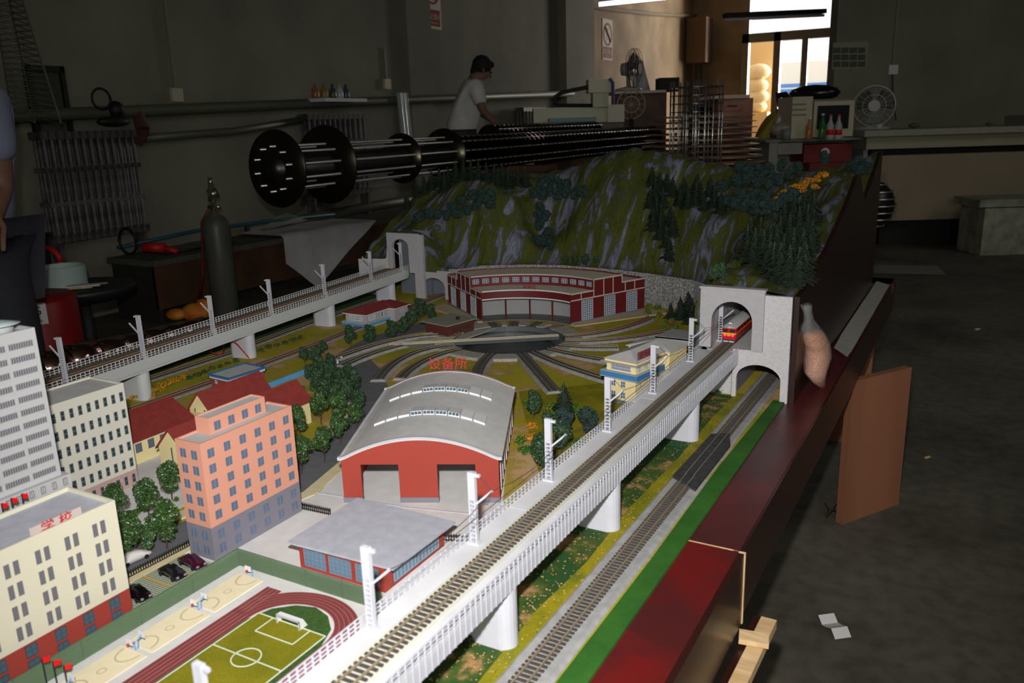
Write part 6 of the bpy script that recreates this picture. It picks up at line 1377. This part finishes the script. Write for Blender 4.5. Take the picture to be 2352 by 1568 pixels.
# chrome towers lying on trestles
def tower_h(name, label, ax, z, ya, yb, discs, r=.115, nrib=60):
    t_ = thing(name, label, 'model tower', (ax, ya, 0), 'chrome model towers lying on trestles')
    part('core', MB().cyl((ax, ya, z), (ax, yb, z), r * .62, n=20), mat('black core', (26, 24, 24), .35, .3), t_, True)
    for k in range(10):
        a = 2 * PI * k / 10 + .2; part('chrome_rod', MB().cyl((ax + r * math.cos(a), ya, z + r * math.sin(a)), (ax + r * math.cos(a), yb, z + r * math.sin(a)), .007, n=8), CHROME, t_, True)
    me = MB().lathe([(r * 1.02, -.004), (r * 1.10, -.004), (r * 1.10, .004), (r * 1.02, .004)], (0, 0, 0), 28, ax=(0, 1, 0)).mesh('floor_disc', [CHROMEB])
    me = MB().cyl((0, -.004, 0), (0, .004, 0), r * 1.09, n=28).mesh('floor_disc', [CHROMEB])
    y = discs[-1][0] + .08 if discs else ya
    for k in range(nrib):
        if y > yb: break
        inst('floor_disc', me, t_, (ax, y, z)); y += .075
    for yy, rr_ in discs:
        part('large_disc', MB().lathe([(.02, -.02), (rr_ * .985, -.006), (rr_, 0), (rr_ * .985, .006), (.02, .02)], (ax, yy, z), 48, ax=(0, 1, 0)), DISC, t_, True)
    for yy in (ya + 2.6, yb - .7): part('trestle', MB().box(ax - .25, ax + .25, yy, yy + .08, 0, z - r * 1.1).box(ax - .3, ax + .3, yy - .05, yy + .13, z - r * 1.1 - .04, z - r * 1.1), WOODD, t_)
    return t_
A1_, A2_, A3_, A4_ = onx(637, 392, -3.2), onx(752, 398, -3.2), onx(922, 350, -3.2), onx(1020, 350, -3.2)
tower_h('chrome_tower', 'chrome rod model tower lying with four big dark discs at its near end', -3.2, 1.07, A1_.y - .05, 8.9, [(A1_.y, .20), (A2_.y, .215), (A3_.y, .155), (A4_.y, .175)], .115, 100)
B1_, B2_ = onx(925, 350, -3.5), onx(1020, 350, -3.5)
tower_h('chrome_tower', 'second chrome rod model tower lying behind the long one with four discs', -3.5, 1.14, 5.9, 8.0, [], .11, 100)
# standing tower frame with ring floors
c_ = dep(1598, 300, 6.6); zb_, zt2 = .70, dep(1598, 186, 6.6).z
vt = thing('chrome_cage', 'upright cage of thin chrome rods with ring floors behind the mountain', 'model tower', (c_.x, c_.y, zb_))
Rv = 57 * 6.6 / 1900
for k in range(18):
    a = 2 * PI * k / 18 + .1; part('chrome_rod', MB().cyl((c_.x + Rv * math.cos(a), c_.y + Rv * math.sin(a), zb_), (c_.x + Rv * math.cos(a), c_.y + Rv * math.sin(a), zt2), .0055, n=8), CHROME, vt, True)
for k in range(6):
    a = 2 * PI * k / 6; part('chrome_rod', MB().cyl((c_.x + Rv * .5 * math.cos(a), c_.y + Rv * .5 * math.sin(a), zb_), (c_.x + Rv * .5 * math.cos(a), c_.y + Rv * .5 * math.sin(a), zt2), .005, n=8), CHROME, vt, True)
me = MB(); n = 36
q = [(rr_ * math.cos(2 * PI * k / n), rr_ * math.sin(2 * PI * k / n), z_) for rr_, z_ in ((Rv * .80, 0), (Rv * 1.03, 0), (Rv * 1.03, .006), (Rv * .80, .006)) for k in range(n)]
me.add(q, [(i * n + k, i * n + (k + 1) % n, ((i + 1) % 4) * n + (k + 1) % n, ((i + 1) % 4) * n + k) for i in range(4) for k in range(n)]); me = me.mesh('ring_floor', [mat('smoky acrylic', (58, 54, 54), .15, .3)])
for k in range(13): inst('ring_floor', me, vt, (c_.x, c_.y, zb_ + .06 + k * (zt2 - zb_ - .08) / 12.5))
part('stand_table', MB().box(c_.x - .35, c_.x + .35, c_.y - .35, c_.y + .35, zb_ - .05, zb_).box(c_.x - .3, c_.x - .24, c_.y - .3, c_.y - .24, 0, zb_).box(c_.x + .24, c_.x + .3, c_.y - .3, c_.y - .24, 0, zb_).box(c_.x + .24, c_.x + .3, c_.y + .24, c_.y + .3, 0, zb_), WOODD, vt)
c2_ = dep(1610, 330, 7.6)
dk2 = thing('disc_stack', 'stack of wide coppery mirror discs behind the chrome cage', 'model tower', (c2_.x, c2_.y, .5))
for k in range(10):
    zz = dep(1610, 385 - k * 13, 7.6).z; rr_ = (140 - k * 3) * 7.6 / 1900; part('mirror_disc', MB().lathe([(.02, -.015), (rr_, -.003), (rr_, .003), (.02, .02)], (c2_.x + .01 * math.sin(k), c2_.y, zz), 48), mat('door lit brown mirror', (196, 168, 146), .3, .6), dk2, True)  # reflection of the bright door is put into the paler disc colour
part('stack_column', MB().cyl((c2_.x, c2_.y, 0), (c2_.x, c2_.y, 1.35), .10, n=20), DISC, dk2, True)
# dark drum end right of the side panel
c_ = dep(1998, 470, 6.0)
dr_ = thing('chrome_drum', 'dark drum with chrome rings showing right of the brown side panel', 'model tower', c_)
Rd = .17; part('drum_body', MB().ball((c_.x, c_.y, c_.z), Rd, 24, sq=(1, 1, 1.05)), mat('black core', (26, 24, 24), .35, .3), dr_, True)
for k in range(7): 
    f = -1 + 2 * (k + .5) / 7; rr_ = Rd * math.sqrt(1 - f * f * .9) * 1.03; part('chrome_ring', MB().tube([(c_.x + rr_ * math.cos(a), c_.y + rr_ * math.sin(a), c_.z + f * Rd) for a in [2 * PI * j / 28 for j in range(29)]], .006, 6), CHROME, dr_, True)
part('stand', MB().cyl((c_.x, c_.y, 0), (c_.x, c_.y, c_.z - Rd * .9), .06, n=14), DARK, dr_)
# ivory engraving machine
D_ = 9.2
def dq(px, py, d=None): return dep(px, py, d or D_)
def bx_px(mb, x0, y0, x1, y1, d, th, m=0):
    "upright box facing the camera side: screen rectangle at depth d, thickness th"
    a_ = dep(x0, y1, d); b_ = dep(x1, y1, d); top = dep((x0 + x1) / 2, y0, d).z; bot = 0 if y1 in (420, 470, 520, 540, 528, 560) else dep((x0 + x1) / 2, y1, d).z; hd = Vector((-.4917, .8708, 0)) * th
    A_ = Vector((a_.x, a_.y, 0)); B_ = Vector((b_.x, b_.y, 0)); return mb.prism([tuple(A_)[:2], tuple(B_)[:2], tuple(B_ + hd)[:2], tuple(A_ + hd)[:2]], bot, top, m)
em = thing('engraving_machine', 'ivory gantry engraving machine behind the lying towers', 'machine', Vector((dq(1330, 260).x, dq(1330, 260).y, 0)))
part('bed', bx_px(MB(), 1226, 246, 1400, 282, D_, .5), MACH, em); part('bed', bx_px(MB(), 1396, 240, 1434, 280, D_ - .05, .4), MACH, em)
part('gantry_head', bx_px(MB(), 1352, 181, 1407, 212, D_ - .1, .3), MACH, em); part('gantry_column', bx_px(MB(), 1362, 210, 1398, 246, D_ - .05, .25), MACH, em)
part('base_cabinet', bx_px(MB(), 1230, 281, 1432, 420, D_ + .05, .4), mat('dim machine base', (110, 108, 98), .6), em)
part('cable_chain', MB().tube([dq(1352, 200), dq(1320, 206), dq(1290, 213), dq(1276, 222), dq(1274, 236), dq(1285, 242), dq(1396, 243)], .022, 6), BLACK, em)
part('side_rail', MB().tube([dq(1400, 180, D_ - .15), dq(1408, 190, D_ - .15), dq(1408, 240, D_ - .15)], .02, 6), mat('slate blue', (70, 80, 110), .5), em)
part('bed_sheet', bx_px(MB(), 1262, 270, 1370, 282, D_ - .25, .4), mat('pale blue sheet', (130, 160, 170), .6), em)
# desk with stand fan, drum cage, dark bag
dk3 = thing('rear_desk', 'cluttered desk edge beyond the engraving machine', 'desk', Vector((dep(1470, 220, 9.6).x, dep(1470, 220, 9.6).y, 0)))
part('desk_top', bx_px(MB(), 1405, 208, 1530, 214, 10.3, .7), mat('pale desk top', (196, 186, 168), .6), dk3); part('desk_front', bx_px(MB(), 1410, 214, 1528, 420, 10.35, .05), WOODD, dk3)
def fan(label, c, yaw, r, stand_z, grille, blade, hubm, body):
    t_ = thing('fan', label, 'fan', (c.x, c.y, stand_z), 'electric fans', rz=yaw); z_ = c.z - stand_z
    n = 40; g = MB()
    for rr_, yy in ((r, 0), (r * .97, -.03), (r * .97, .03), (r * .55, -.05), (r * .55, .05)): g.tube([(rr_ * math.cos(a), yy, z_ + rr_ * math.sin(a)) for a in [2 * PI * k / n for k in range(n + 1)]], .0035, 4)
    for k in range(20): a = 2 * PI * k / 20; g.tube([(.05 * math.cos(a), -.055, z_ + .05 * math.sin(a)), (r * .55 * math.cos(a), -.05, z_ + r * .55 * math.sin(a)), (r * math.cos(a), 0, z_ + r * math.sin(a)), (r * .55 * math.cos(a), .05, z_ + r * .55 * math.sin(a)), (.05 * math.cos(a), .055, z_ + .05 * math.sin(a))], .0022, 4)
    part('grille', g, grille, t_, kind='stuff')
    for k in range(3):
        a0 = 2 * PI * k / 3 + .5; V = [(0, .0, z_)]
        for j in range(9): a = a0 + (j / 8 - .5) * 1.5; rr_ = r * (.80 + .08 * math.cos((j / 8 - .5) * 3)); V.append((rr_ * math.cos(a), -.015 + .03 * j / 8, z_ + rr_ * math.sin(a)))
        V2 = [(p[0], p[1] + .003, p[2]) for p in V]; part('blade', MB().add(V, [(0, j, j + 1) for j in range(1, 9)]).add(V2, [(0, j + 1, j) for j in range(1, 9)]), blade, t_)
    part('hub_badge', MB().cyl((0, -.065, z_), (0, -.05, z_), r * .28, n=24), hubm, t_); part('motor', MB().cyl((0, .02, z_), (0, .16, z_), r * .38, r * .3, n=20), body, t_, True)
    part('stand', MB().cyl((0, .08, 0), (0, .08, z_), .025, n=12).lathe([(.01, 0), (.16, 0), (.16, .02), (.04, .05)], (0, .08, 0), 24), body, t_, True)
    return t_
fw = mat('pale fan plastic', (170, 168, 160), .4)
c_ = dep(2008, 243, 8.3); zc2 = dep(2008, 288, 8.3).z
fan('large pale fan with grey blades beside the computer monitor', c_, math.atan2(-c_.x, c_.y) * 1.0 + .0, .19, zc2 - .04, fw, mat('dark blade', (60, 60, 56), .3), fw, fw)
c_ = dep(1458, 158, 10.4); fan('black caged desk fan seen edge on against the brown wall', c_, math.radians(29.45 + 62), .235, dep(1450, 208, 10.4).z, BLACK, DARK, BLACK, fw)
cm = dep(1472, 185, 10.9); pcn = MB(); pcn.lathe([(.12, 0), (.05, .25), (.02, .36)], (cm.x, cm.y, dep(1470, 208, 10.9).z), 20)
solo('paper_cone', pcn, PAPER, 'white paper cone standing behind the edge-on black fan', 'cone', smooth=True)
c_ = dep(1450, 240, 9.9); wb = thing('wire_cage', 'round pale wire cage standing before the rear desk', 'cage', (c_.x, c_.y, 0))
g = MB(); 
for rr_ in (.16, .09): g.tube([c_ + Vector((.8708 * rr_ * math.cos(a), .4917 * rr_ * math.cos(a), rr_ * math.sin(a))) for a in [2 * PI * k / 28 for k in range(29)]], .008, 5)
for k in range(12): a = 2 * PI * k / 12; g.tube([c_, c_ + Vector((.8708 * .16 * math.cos(a), .4917 * .16 * math.cos(a), .16 * math.sin(a)))], .004, 4)
part('cage_frame', g, mat('cage beige', (150, 140, 112), .5), wb, kind='stuff'); part('cage_stand', MB().box(c_.x - .02, c_.x + .02, c_.y - .02, c_.y + .02, 0, c_.z - .15), DARK, wb)
solo('black_bag', bx_px(MB(), 1515, 178, 1560, 210, 10.35, .3), mat('black bag', (20, 16, 14), .7), 'black boxy bag on the desk left of the chrome cage', 'bag')
# brown drawer cabinet
dc = thing('drawer_cabinet', 'reddish drawer cabinet with pale top right of the chrome cage', 'cabinet', Vector((dep(1690, 300, 8.6).x, dep(1690, 300, 8.6).y, 0)))
part('cabinet_top', bx_px(MB(), 1640, 218, 1722, 226, 8.55, .9), mat('pale cabinet top', (220, 200, 186), .6), dc); part('cabinet_body', bx_px(MB(), 1642, 226, 1720, 470, 8.62, .8), WOODR, dc)
for a, b in ((232, 254), (262, 310)):
    d__ = part('drawer', bx_px(MB(), 1656, a, 1708, b, 8.60, .02), WOODR, dc); part('drawer_handle', bx_px(MB(), 1672, (a + b) / 2 - 1.5, 1694, (a + b) / 2 + 1.5, 8.58, .02), DARK, d__)
# computer desk
cdk = thing('computer_desk', 'white desk carrying the old computer before the partition wall', 'desk', Vector((dep(1880, 330, 8.1).x, dep(1880, 330, 8.1).y, 0)))
part('desk_top', bx_px(MB(), 1758, 318, 1981, 324, 7.9, .6), mat('grey desk top', (128, 126, 116), .6), cdk); part('leg', bx_px(MB(), 1758, 324, 1778, 520, 7.92, .5), mat('desk grey', (140, 138, 130), .6), cdk); part('leg', bx_px(MB(), 1970, 324, 1980, 520, 7.92, .5), MATS['desk grey'], cdk)
part('added_back_panel', bx_px(MB(), 1778, 324, 1970, 520, 8.35, .03), MATS['desk grey'], cdk); part('drawer', bx_px(MB(), 1785, 328, 1842, 354, 7.92, .4), MATS['desk grey'], cdk)  # panel added to hide the overbright floor beyond the desk
rb = thing('red_crate', 'dark red crate with a white round emblem under the computer desk', 'crate', Vector((dep(1890, 345, 7.95).x, dep(1890, 345, 7.95).y, 0)))
part('crate_body', bx_px(MB(), 1845, 331, 1955, 372, 7.95, .4), mat('crate red', (120, 16, 22), .5), rb); part('crate_body', bx_px(MB(), 1850, 372, 1950, 540, 7.97, .4), mat('crate red', (120, 16, 22), .5), rb)
e_ = dep(1895, 350, 7.93); vd_ = Vector((.4917, -.8708, 0)); part('emblem', MB().lathe([(.001, 0), (.042, 0), (.042, .004), (.001, .004)], e_, 24, ax=vd_), FRW, rb)
part('emblem_mark', MB().lathe([(.012, 0), (.022, 0), (.022, .003), (.012, .003)], e_ + vd_ * .004, 16, ax=vd_), RED, rb)
pcn = thing('computer_tower', 'cream computer tower case on the desk left of the monitor', 'computer', dep(1838, 318, 7.9)); part('case', bx_px(MB(), 1816, 222, 1862, 318, 7.85, .42), CREAMP, pcn)
for y_ in (238, 250, 262): part('drive_bay', bx_px(MB(), 1822, y_, 1852, y_ + 3, 7.84, .01), mat('bay grey', (120, 114, 96), .5), pcn)
mo = thing('monitor', 'old cream tube monitor with dark screen', 'monitor', dep(1915, 318, 7.95)); part('housing', bx_px(MB(), 1866, 232, 1958, 314, 7.9, .38), CREAMP, mo)
part('screen', bx_px(MB(), 1876, 242, 1948, 296, 7.89, .01), mat('dark screen', (34, 34, 44), .15), mo); part('foot', bx_px(MB(), 1890, 313, 1936, 319, 7.92, .3), CREAMP, mo); part('top_ledge', bx_px(MB(), 1862, 227, 1964, 232, 7.9, .38), mat('bay grey', (120, 114, 96), .5), mo)
for i, (px, c, lb, h_) in enumerate(((1857, (190, 120, 40), 'small orange bottle before the computer tower', 44), (1887, (40, 120, 50), 'green bottle before the monitor screen', 52), (1905, (210, 210, 210), 'clear drink bottle with red label, left of the pair', 50), (1924, (210, 210, 210), 'clear drink bottle with red label, right of the pair', 50))):
    b0 = dep(px, 320, 7.75); hh = h_ * 7.75 / 1900; bt = thing('bottle', lb, 'bottle', b0, 'bottles before the monitor')
    part('bottle_body', MB().lathe([(.03, 0), (.033, .01), (.033, hh * .6), (.012, hh * .85), (.012, hh)], b0, 14), mat('bottle glassy %s' % (c,), c, .15, alpha=.55), bt, True)
    if i > 1: part('bottle_label', MB().lathe([(.0336, hh * .2), (.0336, hh * .42)], b0, 14), RED, bt, True)
    part('cap', MB().cyl(b0 + Vector((0, 0, hh)), b0 + Vector((0, 0, hh + .015)), .014, n=10), RED if i > 1 else FRW, bt)
b0 = dep(1805, 322, 7.7); solo('paper_cup', MB().lathe([(.035, 0), (.045, .10)], b0, 16), mat('dim cup', (120, 120, 118), .6), 'grey plastic cup at the left end of the computer desk', 'cup', smooth=True)
b0 = dep(1792, 296, 7.8); solo('plastic_bag', MB().ball((b0.x, b0.y, b0.z), .085, 12, sq=(1.15, .8, .75)).ball((b0.x - .02, b0.y, b0.z + .08), .035, 8, sq=(1, 1, 1.6)), mat('crinkled clear bag', (190, 180, 172), .15, .2, alpha=.35, bump=.9, bs=14), 'crumpled clear plastic bag at the desk end beside the crouching woman', 'bag', smooth=True)
b0 = dep(1870, 214, 8.2); solo('black_bag', MB().ball((b0.x, b0.y, b0.z), .16, 14, sq=(1.5, .7, .5)), mat('shiny black film', (22, 22, 24), .2), 'shiny black bundle on top of the monitor before the bright door', 'bag', smooth=True)
# long white cabinet / bench on the right
def P_on(px, py, d): return dep(px, py, d)
wb_ = thing('storage_bench', 'long beige bench cabinet standing before the right hand wall', 'cabinet', Vector((dep(2160, 400, 7.9).x, dep(2160, 400, 7.9).y, 0)))
BB = mat('beige bench paint', (164, 156, 134), .6, var=.06, vs_=3)
part('bench_top', bx_px(MB(), 1986, 292, 2520, 306, 7.75, .9), mat('grey bench top', (150, 150, 136), .6), wb_); part('bench_apron', bx_px(MB(), 1990, 306, 2520, 335, 7.85, .8), BB, wb_)
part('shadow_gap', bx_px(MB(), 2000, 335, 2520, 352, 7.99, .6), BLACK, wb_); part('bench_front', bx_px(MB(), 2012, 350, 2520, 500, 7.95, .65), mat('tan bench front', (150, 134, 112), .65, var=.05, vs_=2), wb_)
part('plinth', bx_px(MB(), 2020, 500, 2520, 528, 8.1, .5), BLACK, wb_)
cr = thing('crate', 'stained pale grey plastic crate before the beige bench', 'crate', Vector((dep(2320, 500, 7.3).x, dep(2320, 500, 7.3).y, 0)))
part('crate_body', bx_px(MB(), 2254, 476, 2420, 560, 7.3, .4), mat('stained grey plastic', (160, 158, 142), .6, var=.25, vs_=9), cr); part('crate_rim', bx_px(MB(), 2250, 457, 2424, 474, 7.28, .44), MATS['stained grey plastic'], cr)
for i, (px, py, w_, h_, c, nm, lb) in enumerate(((2328, 282, 24, 18, (170, 176, 186), 'small_box', 'small pale blue white box on the beige bench'), (2335, 258, 46, 20, (70, 62, 50), 'dark_block', 'dark block behind the pale box on the beige bench'), (2272, 276, 16, 10, (96, 84, 64), 'rag', 'small brown rag on the beige bench'), (2100, 274, 24, 8, (100, 80, 64), 'rag', 'brown crumpled thing at the left part of the beige bench'), (2018, 282, 20, 10, (190, 190, 180), 'small_bowl', 'small white bowl below the large fan'))):
    mb = MB(); b0 = dep(px, py + h_ / 2 + 6, 7.9); r_ = w_ * 7.9 / 1900 / 2
    z_top = dep(2160, 292, 7.75).z
    if 'box' in nm or 'block' in nm: mb.box(b0.x - r_, b0.x + r_, b0.y - r_ * .7, b0.y + r_ * .7, z_top, z_top + h_ * 7.9 / 1900)
    elif 'bowl' in nm: mb.lathe([(r_ * .6, 0), (r_, h_ * 7.9 / 1900)], (b0.x, b0.y, z_top), 16)
    else: mb.ball((b0.x, b0.y, z_top + r_ * .4), r_, 10, sq=(1, .8, .45))
    solo(nm, mb, mat('prop %d' % i, c, .7), lb, nm.split('_')[-1])
# socket with cable and notice sheets on the partition wall
p = dep(2051, 160, WD_); s = thing('wall_socket', 'pale wall socket with hanging cable on the right hand wall', 'switch', p)
part('plate', bx_px(MB(), 2041, 149, 2062, 171, WD_ - .025, .025), FRW, s); part('conduit', bx_px(MB(), 2049, -60, 2053, 149, WD_ - .015, .014), mat('grey conduit', (130, 128, 112), .6), s)
part('hanging_cable', MB().tube([dep(2050, 170, WD_ - .03), dep(2050, 210, WD_ - .04), dep(2058, 277, WD_ - .05)], .006, 5), BLACK, s)
ns = thing('notice_sheet', 'faded notice sheet with three rows of small dark print on the right hand wall', 'notice', dep(1950, 130, WD_))
part('sheet', bx_px(MB(), 1910, 97, 1990, 158, WD_ - .008, .007), mat('faded sheet', (150, 148, 132), .8), ns)
for r_ in range(3):
    for c in range(4): part('printed_block', bx_px(MB(), 1913 + c * 19, 109 + r_ * 16, 1930 + c * 19, 122 + r_ * 16, WD_ - .010, .003), mat('faded print', (84, 84, 78), .8), ns)
#@@PEOPLE
def skinned(name, verts, edges, m, parent, root=0, sub=2, label=None):
    me = bpy.data.meshes.new(name); off = ORG[parent.name]; me.from_pydata([tuple(Vector(v[0]) - off) for v in verts], edges, []); o = bpy.data.objects.new(name, me); col.objects.link(o)
    md = o.modifiers.new('skin', 'SKIN'); md.use_smooth_shade = True
    sv = me.skin_vertices[0].data if me.skin_vertices else None
    if sv is None:
        bpy.context.view_layer.objects.active = o
        bm_attr = me; bpy.context.view_layer.update()
    import bmesh
    bm = bmesh.new(); bm.from_mesh(me); lay = bm.verts.layers.skin.verify(); bm.verts.ensure_lookup_table()
    for i, v in enumerate(bm.verts): r = verts[i][1]; v[lay].radius = (r, r) if not isinstance(r, tuple) else r; v[lay].use_root = (i == root)
    bm.to_mesh(me); bm.free()
    ss = o.modifiers.new('sub', 'SUBSURF'); ss.levels = sub; ss.render_levels = sub
    bpy.context.view_layer.update(); dg = bpy.context.evaluated_depsgraph_get(); m2 = bpy.data.meshes.new_from_object(o.evaluated_get(dg)); bpy.data.objects.remove(o)
    m2.materials.clear(); m2.materials.append(m); m2.polygons.foreach_set('use_smooth', [True] * len(m2.polygons))
    o = bpy.data.objects.new(name, m2); col.objects.link(o); o.parent = parent; ORG[o.name] = off
    return setp(o, label)
UPV = Vector((0, 0, 1)); RV = Vector((.8708, .4917, 0)); FV = Vector((-.4917, .8708, 0))
def person(label, hip, lean, face, height=1.70, skin_h=SKIN, shirt=CLOTH, trousers=None, arms=None, sit=False, hairlen=0, head_tilt=0, sleeve=.42):
    "hip: world point of pelvis; face: unit heading; lean: forward offset of the neck; arms: two (elbow, hand) world points"
    t_ = thing('person', label, 'person', (hip.x, hip.y, 0)); f = face.normalized(); s = f.cross(UPV).normalized()      # s: figure's right hand side
    k = height / 1.7; H = lambda a, b, c: hip + f * a * k + s * b * k + UPV * c * k
    neck = H(lean, 0, .50); chest = H(lean * .72, 0, .36); waist = H(lean * .3, 0, .14); tt_ = head_tilt * .45; fd = f * math.cos(tt_) - UPV * math.sin(tt_); ud = UPV * math.cos(tt_) + f * math.sin(tt_)
    head = neck + ud * .105 * k + f * .025 * k; crown_ = head + ud * .05 * k - fd * .012 * k; chin = head - ud * .060 * k + fd * .022 * k
    shl = [H(lean * .95 + .0, b, .45) for b in (-.17, .17)]
    V = [(hip, .13 * k), (waist, .115 * k), (chest, .125 * k), (neck, .060 * k), (head, .086 * k), (crown_, .082 * k), (chin, .050 * k)]; E_ = [(0, 1), (1, 2), (2, 3), (3, 4), (4, 5), (4, 6)]
    hands = []
    for i, sh_ in enumerate(shl):
        el, ha = arms[i]; wr = el.lerp(ha, .85); b = len(V); V += [(sh_, .058 * k), (el, .040 * k), (wr, .026 * k), (ha, .030 * k)]; E_ += [(2, b), (b, b + 1), (b + 1, b + 2), (b + 2, b + 3)]
        dd = (ha - el).normalized(); sd = dd.cross(UPV).normalized()
        for j, (o_, l_) in enumerate(((-.03, .07), (-.01, .085), (.012, .08), (.032, .06))):
            c = len(V); V += [(ha + dd * .045 * k + sd * o_ * k, .010 * k), (ha + dd * (.045 + l_ * .6) * k + sd * o_ * k - UPV * .012, .009 * k), (ha + dd * (.045 + l_) * k + sd * o_ * k - UPV * .035, .008 * k)]; E_ += [(b + 3, c), (c, c + 1), (c + 1, c + 2)]
        c = len(V); V += [(ha + sd * .045 * k * (1 if i else -1) - UPV * .01, .011 * k), (ha + sd * .06 * k * (1 if i else -1) + dd * .04 * k - UPV * .02, .009 * k)]; E_ += [(b + 3, c), (c, c + 1)]
    for sgn in (-1, 1):
        b = len(V)
        if sit: kn = H(.36, sgn * .14, .02); an = Vector((kn.x, kn.y, 0)) + f * .02 + UPV * .09
        else: kn = Vector(((hip + s * sgn * .09).x, (hip + s * sgn * .09).y, hip.z * .54)) + f * .03; an = Vector(((hip + s * sgn * .09).x, (hip + s * sgn * .09).y, .09))
        V += [(H(0, sgn * .09, -.04), .095 * k), (kn, .062 * k), (an, .042 * k), (an + f * .13 - UPV * .05, .036 * k)]; E_ += [(0, b), (b, b + 1), (b + 1, b + 2), (b + 2, b + 3)]
    body = skinned('body', V, E_, skin_h, t_)
    # shirt
    S = [(H(0, 0, .0), .145 * k), (waist, .155 * k), (chest, .172 * k), (neck - f * .01 + UPV * .0, .088 * k)]; SE = [(0, 1), (1, 2), (2, 3)]
    for i, sh_ in enumerate(shl): el = arms[i][0]; b = len(S); S += [(sh_, .078 * k), (sh_.lerp(el, sleeve * 2), .064 * k)]; SE += [(2, b), (b, b + 1)]
    skinned('shirt', S, SE, shirt, t_)
    Tt = [(H(0, 0, -.02), .150 * k)]; TE = []
    for sgn in (-1, 1): j = 8 + 0; leg = [v for v in V[-8 if sgn < 0 else -4:][:3]]; b = len(Tt); Tt += [(leg[0][0], .108 * k), (leg[1][0], .080 * k), (leg[2][0], .062 * k)]; TE += [(0, b), (b, b + 1), (b + 1, b + 2)]
    skinned('trousers', Tt, TE, trousers or mat('dark trousers', (34, 36, 44), .8), t_)
    hr_ = [(crown_ - fd * .010 * k + ud * .014 * k, .094 * k), (head - fd * .030 * k + ud * .022 * k, .099 * k), (head - fd * .045 * k - ud * .045 * k, .070 * k)]; hE = [(0, 1), (1, 2)]
    if hairlen: hr_ += [(head - f * .13 * k + UPV * .04 * k, .030 * k), (head - f * .16 * k - UPV * hairlen * .5, .034 * k), (head - f * .14 * k - UPV * hairlen, .016 * k)]; hE += [(1, 3), (3, 4), (4, 5)]
    hb = MB().ball(tuple(head + ud * .034 * k - fd * .024 * k), .092 * k, 16).ball(tuple(head - ud * .030 * k - fd * .040 * k), .062 * k, 12).ball(tuple(head + ud * .068 * k + fd * .030 * k), .050 * k, 12, sq=(1, 1, .7))
    if hairlen: hb.ball(tuple(head + ud * .05 * k - fd * .12 * k), .04 * k, 10).tube([tuple(head + ud * .05 * k - fd * .13 * k), tuple(head - fd * .17 * k + UPV * .02), tuple(head - fd * .15 * k - UPV * hairlen)], [.03, .035, .012], 8)
    part('hair', hb, HAIR, t_, True)
    hf = (chin - head).normalized(); 
    nose = MB().ball(tuple(head + fd * .084 * k - ud * .014 * k), .013 * k, 8, sq=(1, 1, 1.2)); part('nose', nose, skin_h, t_, True)
    for b in (-.032, .032): part('eye', MB().ball(tuple(head + fd * .072 * k + s * b * k + ud * .014 * k), .010 * k, 8), mat('dark eye', (20, 16, 16), .8), t_, True)
    for b in (-.086, .086): part('ear', MB().ball(tuple(head + s * b * k - ud * .005), .022 * k, 8, sq=(.6, .6, 1)), skin_h, t_, True)
    part('mouth', MB().obox(head + fd * .080 * k - ud * .050 * k - s * .02 * k, head + fd * .080 * k - ud * .050 * k + s * .02 * k, .006, .008), mat('lip', (140, 74, 66), .5), t_)
    return t_
# man in white leaning over the towers
hip = dep(1052, 322, 7.2); nk = (RV + FV * .15).normalized()
hl1, hh1 = dep(1108, 252, 7.0), dep(1140, 286, 6.95); hl2, hh2 = dep(1100, 255, 7.35), dep(1142, 283, 7.25)
person('man in a white tee shirt leaning over the lying chrome towers', hip, .17, nk, 1.60, arms=[(hl2, hh2), (hl1, hh1)], head_tilt=1.1)
# woman in yellow bending at the desk
hip = dep(1738, 350, 8.75); hip.z = .80
person('woman in a yellow top with a ponytail, bending beside the computer desk', hip, .24, RV, 1.6, shirt=mat('olive yellow cloth', (190, 172, 66), .9), trousers=mat('dark trousers', (34, 36, 44), .8), arms=[(dep(1780, 305, 8.9), dep(1800, 325, 8.7)), (dep(1772, 312, 8.6), dep(1795, 330, 8.6))], sit=True, hairlen=.10, head_tilt=1.6)
ch = dep(1728, 380, 8.75); stl = thing('low_stool', 'dark low stool under the woman in yellow', 'stool', (ch.x, ch.y, 0)); part('seat', MB().cyl((ch.x, ch.y, .52), (ch.x, ch.y, .57), .17, n=20), DARK, stl)
for k in range(3): a = 2 * PI * k / 3; part('leg', MB().obox((ch.x + .05 * math.cos(a), ch.y + .05 * math.sin(a), .52), (ch.x + .16 * math.cos(a), ch.y + .16 * math.sin(a), 0), .02, .02), DARK, stl)
# person cropped by the left edge
hip = dep(-62, 590, 2.75); hip.z = .92
person('person in a grey blue short sleeved shirt and dark trousers, cropped by the left edge', hip, .02, (FV * .9 + RV * .3), 1.70, shirt=mat('grey blue cloth', (112, 118, 140), .9), arms=[(dep(-75, 470, 2.9), dep(-30, 540, 3.0)), (dep(2, 430, 2.75), dep(-12, 500, 2.62))], sleeve=.36)
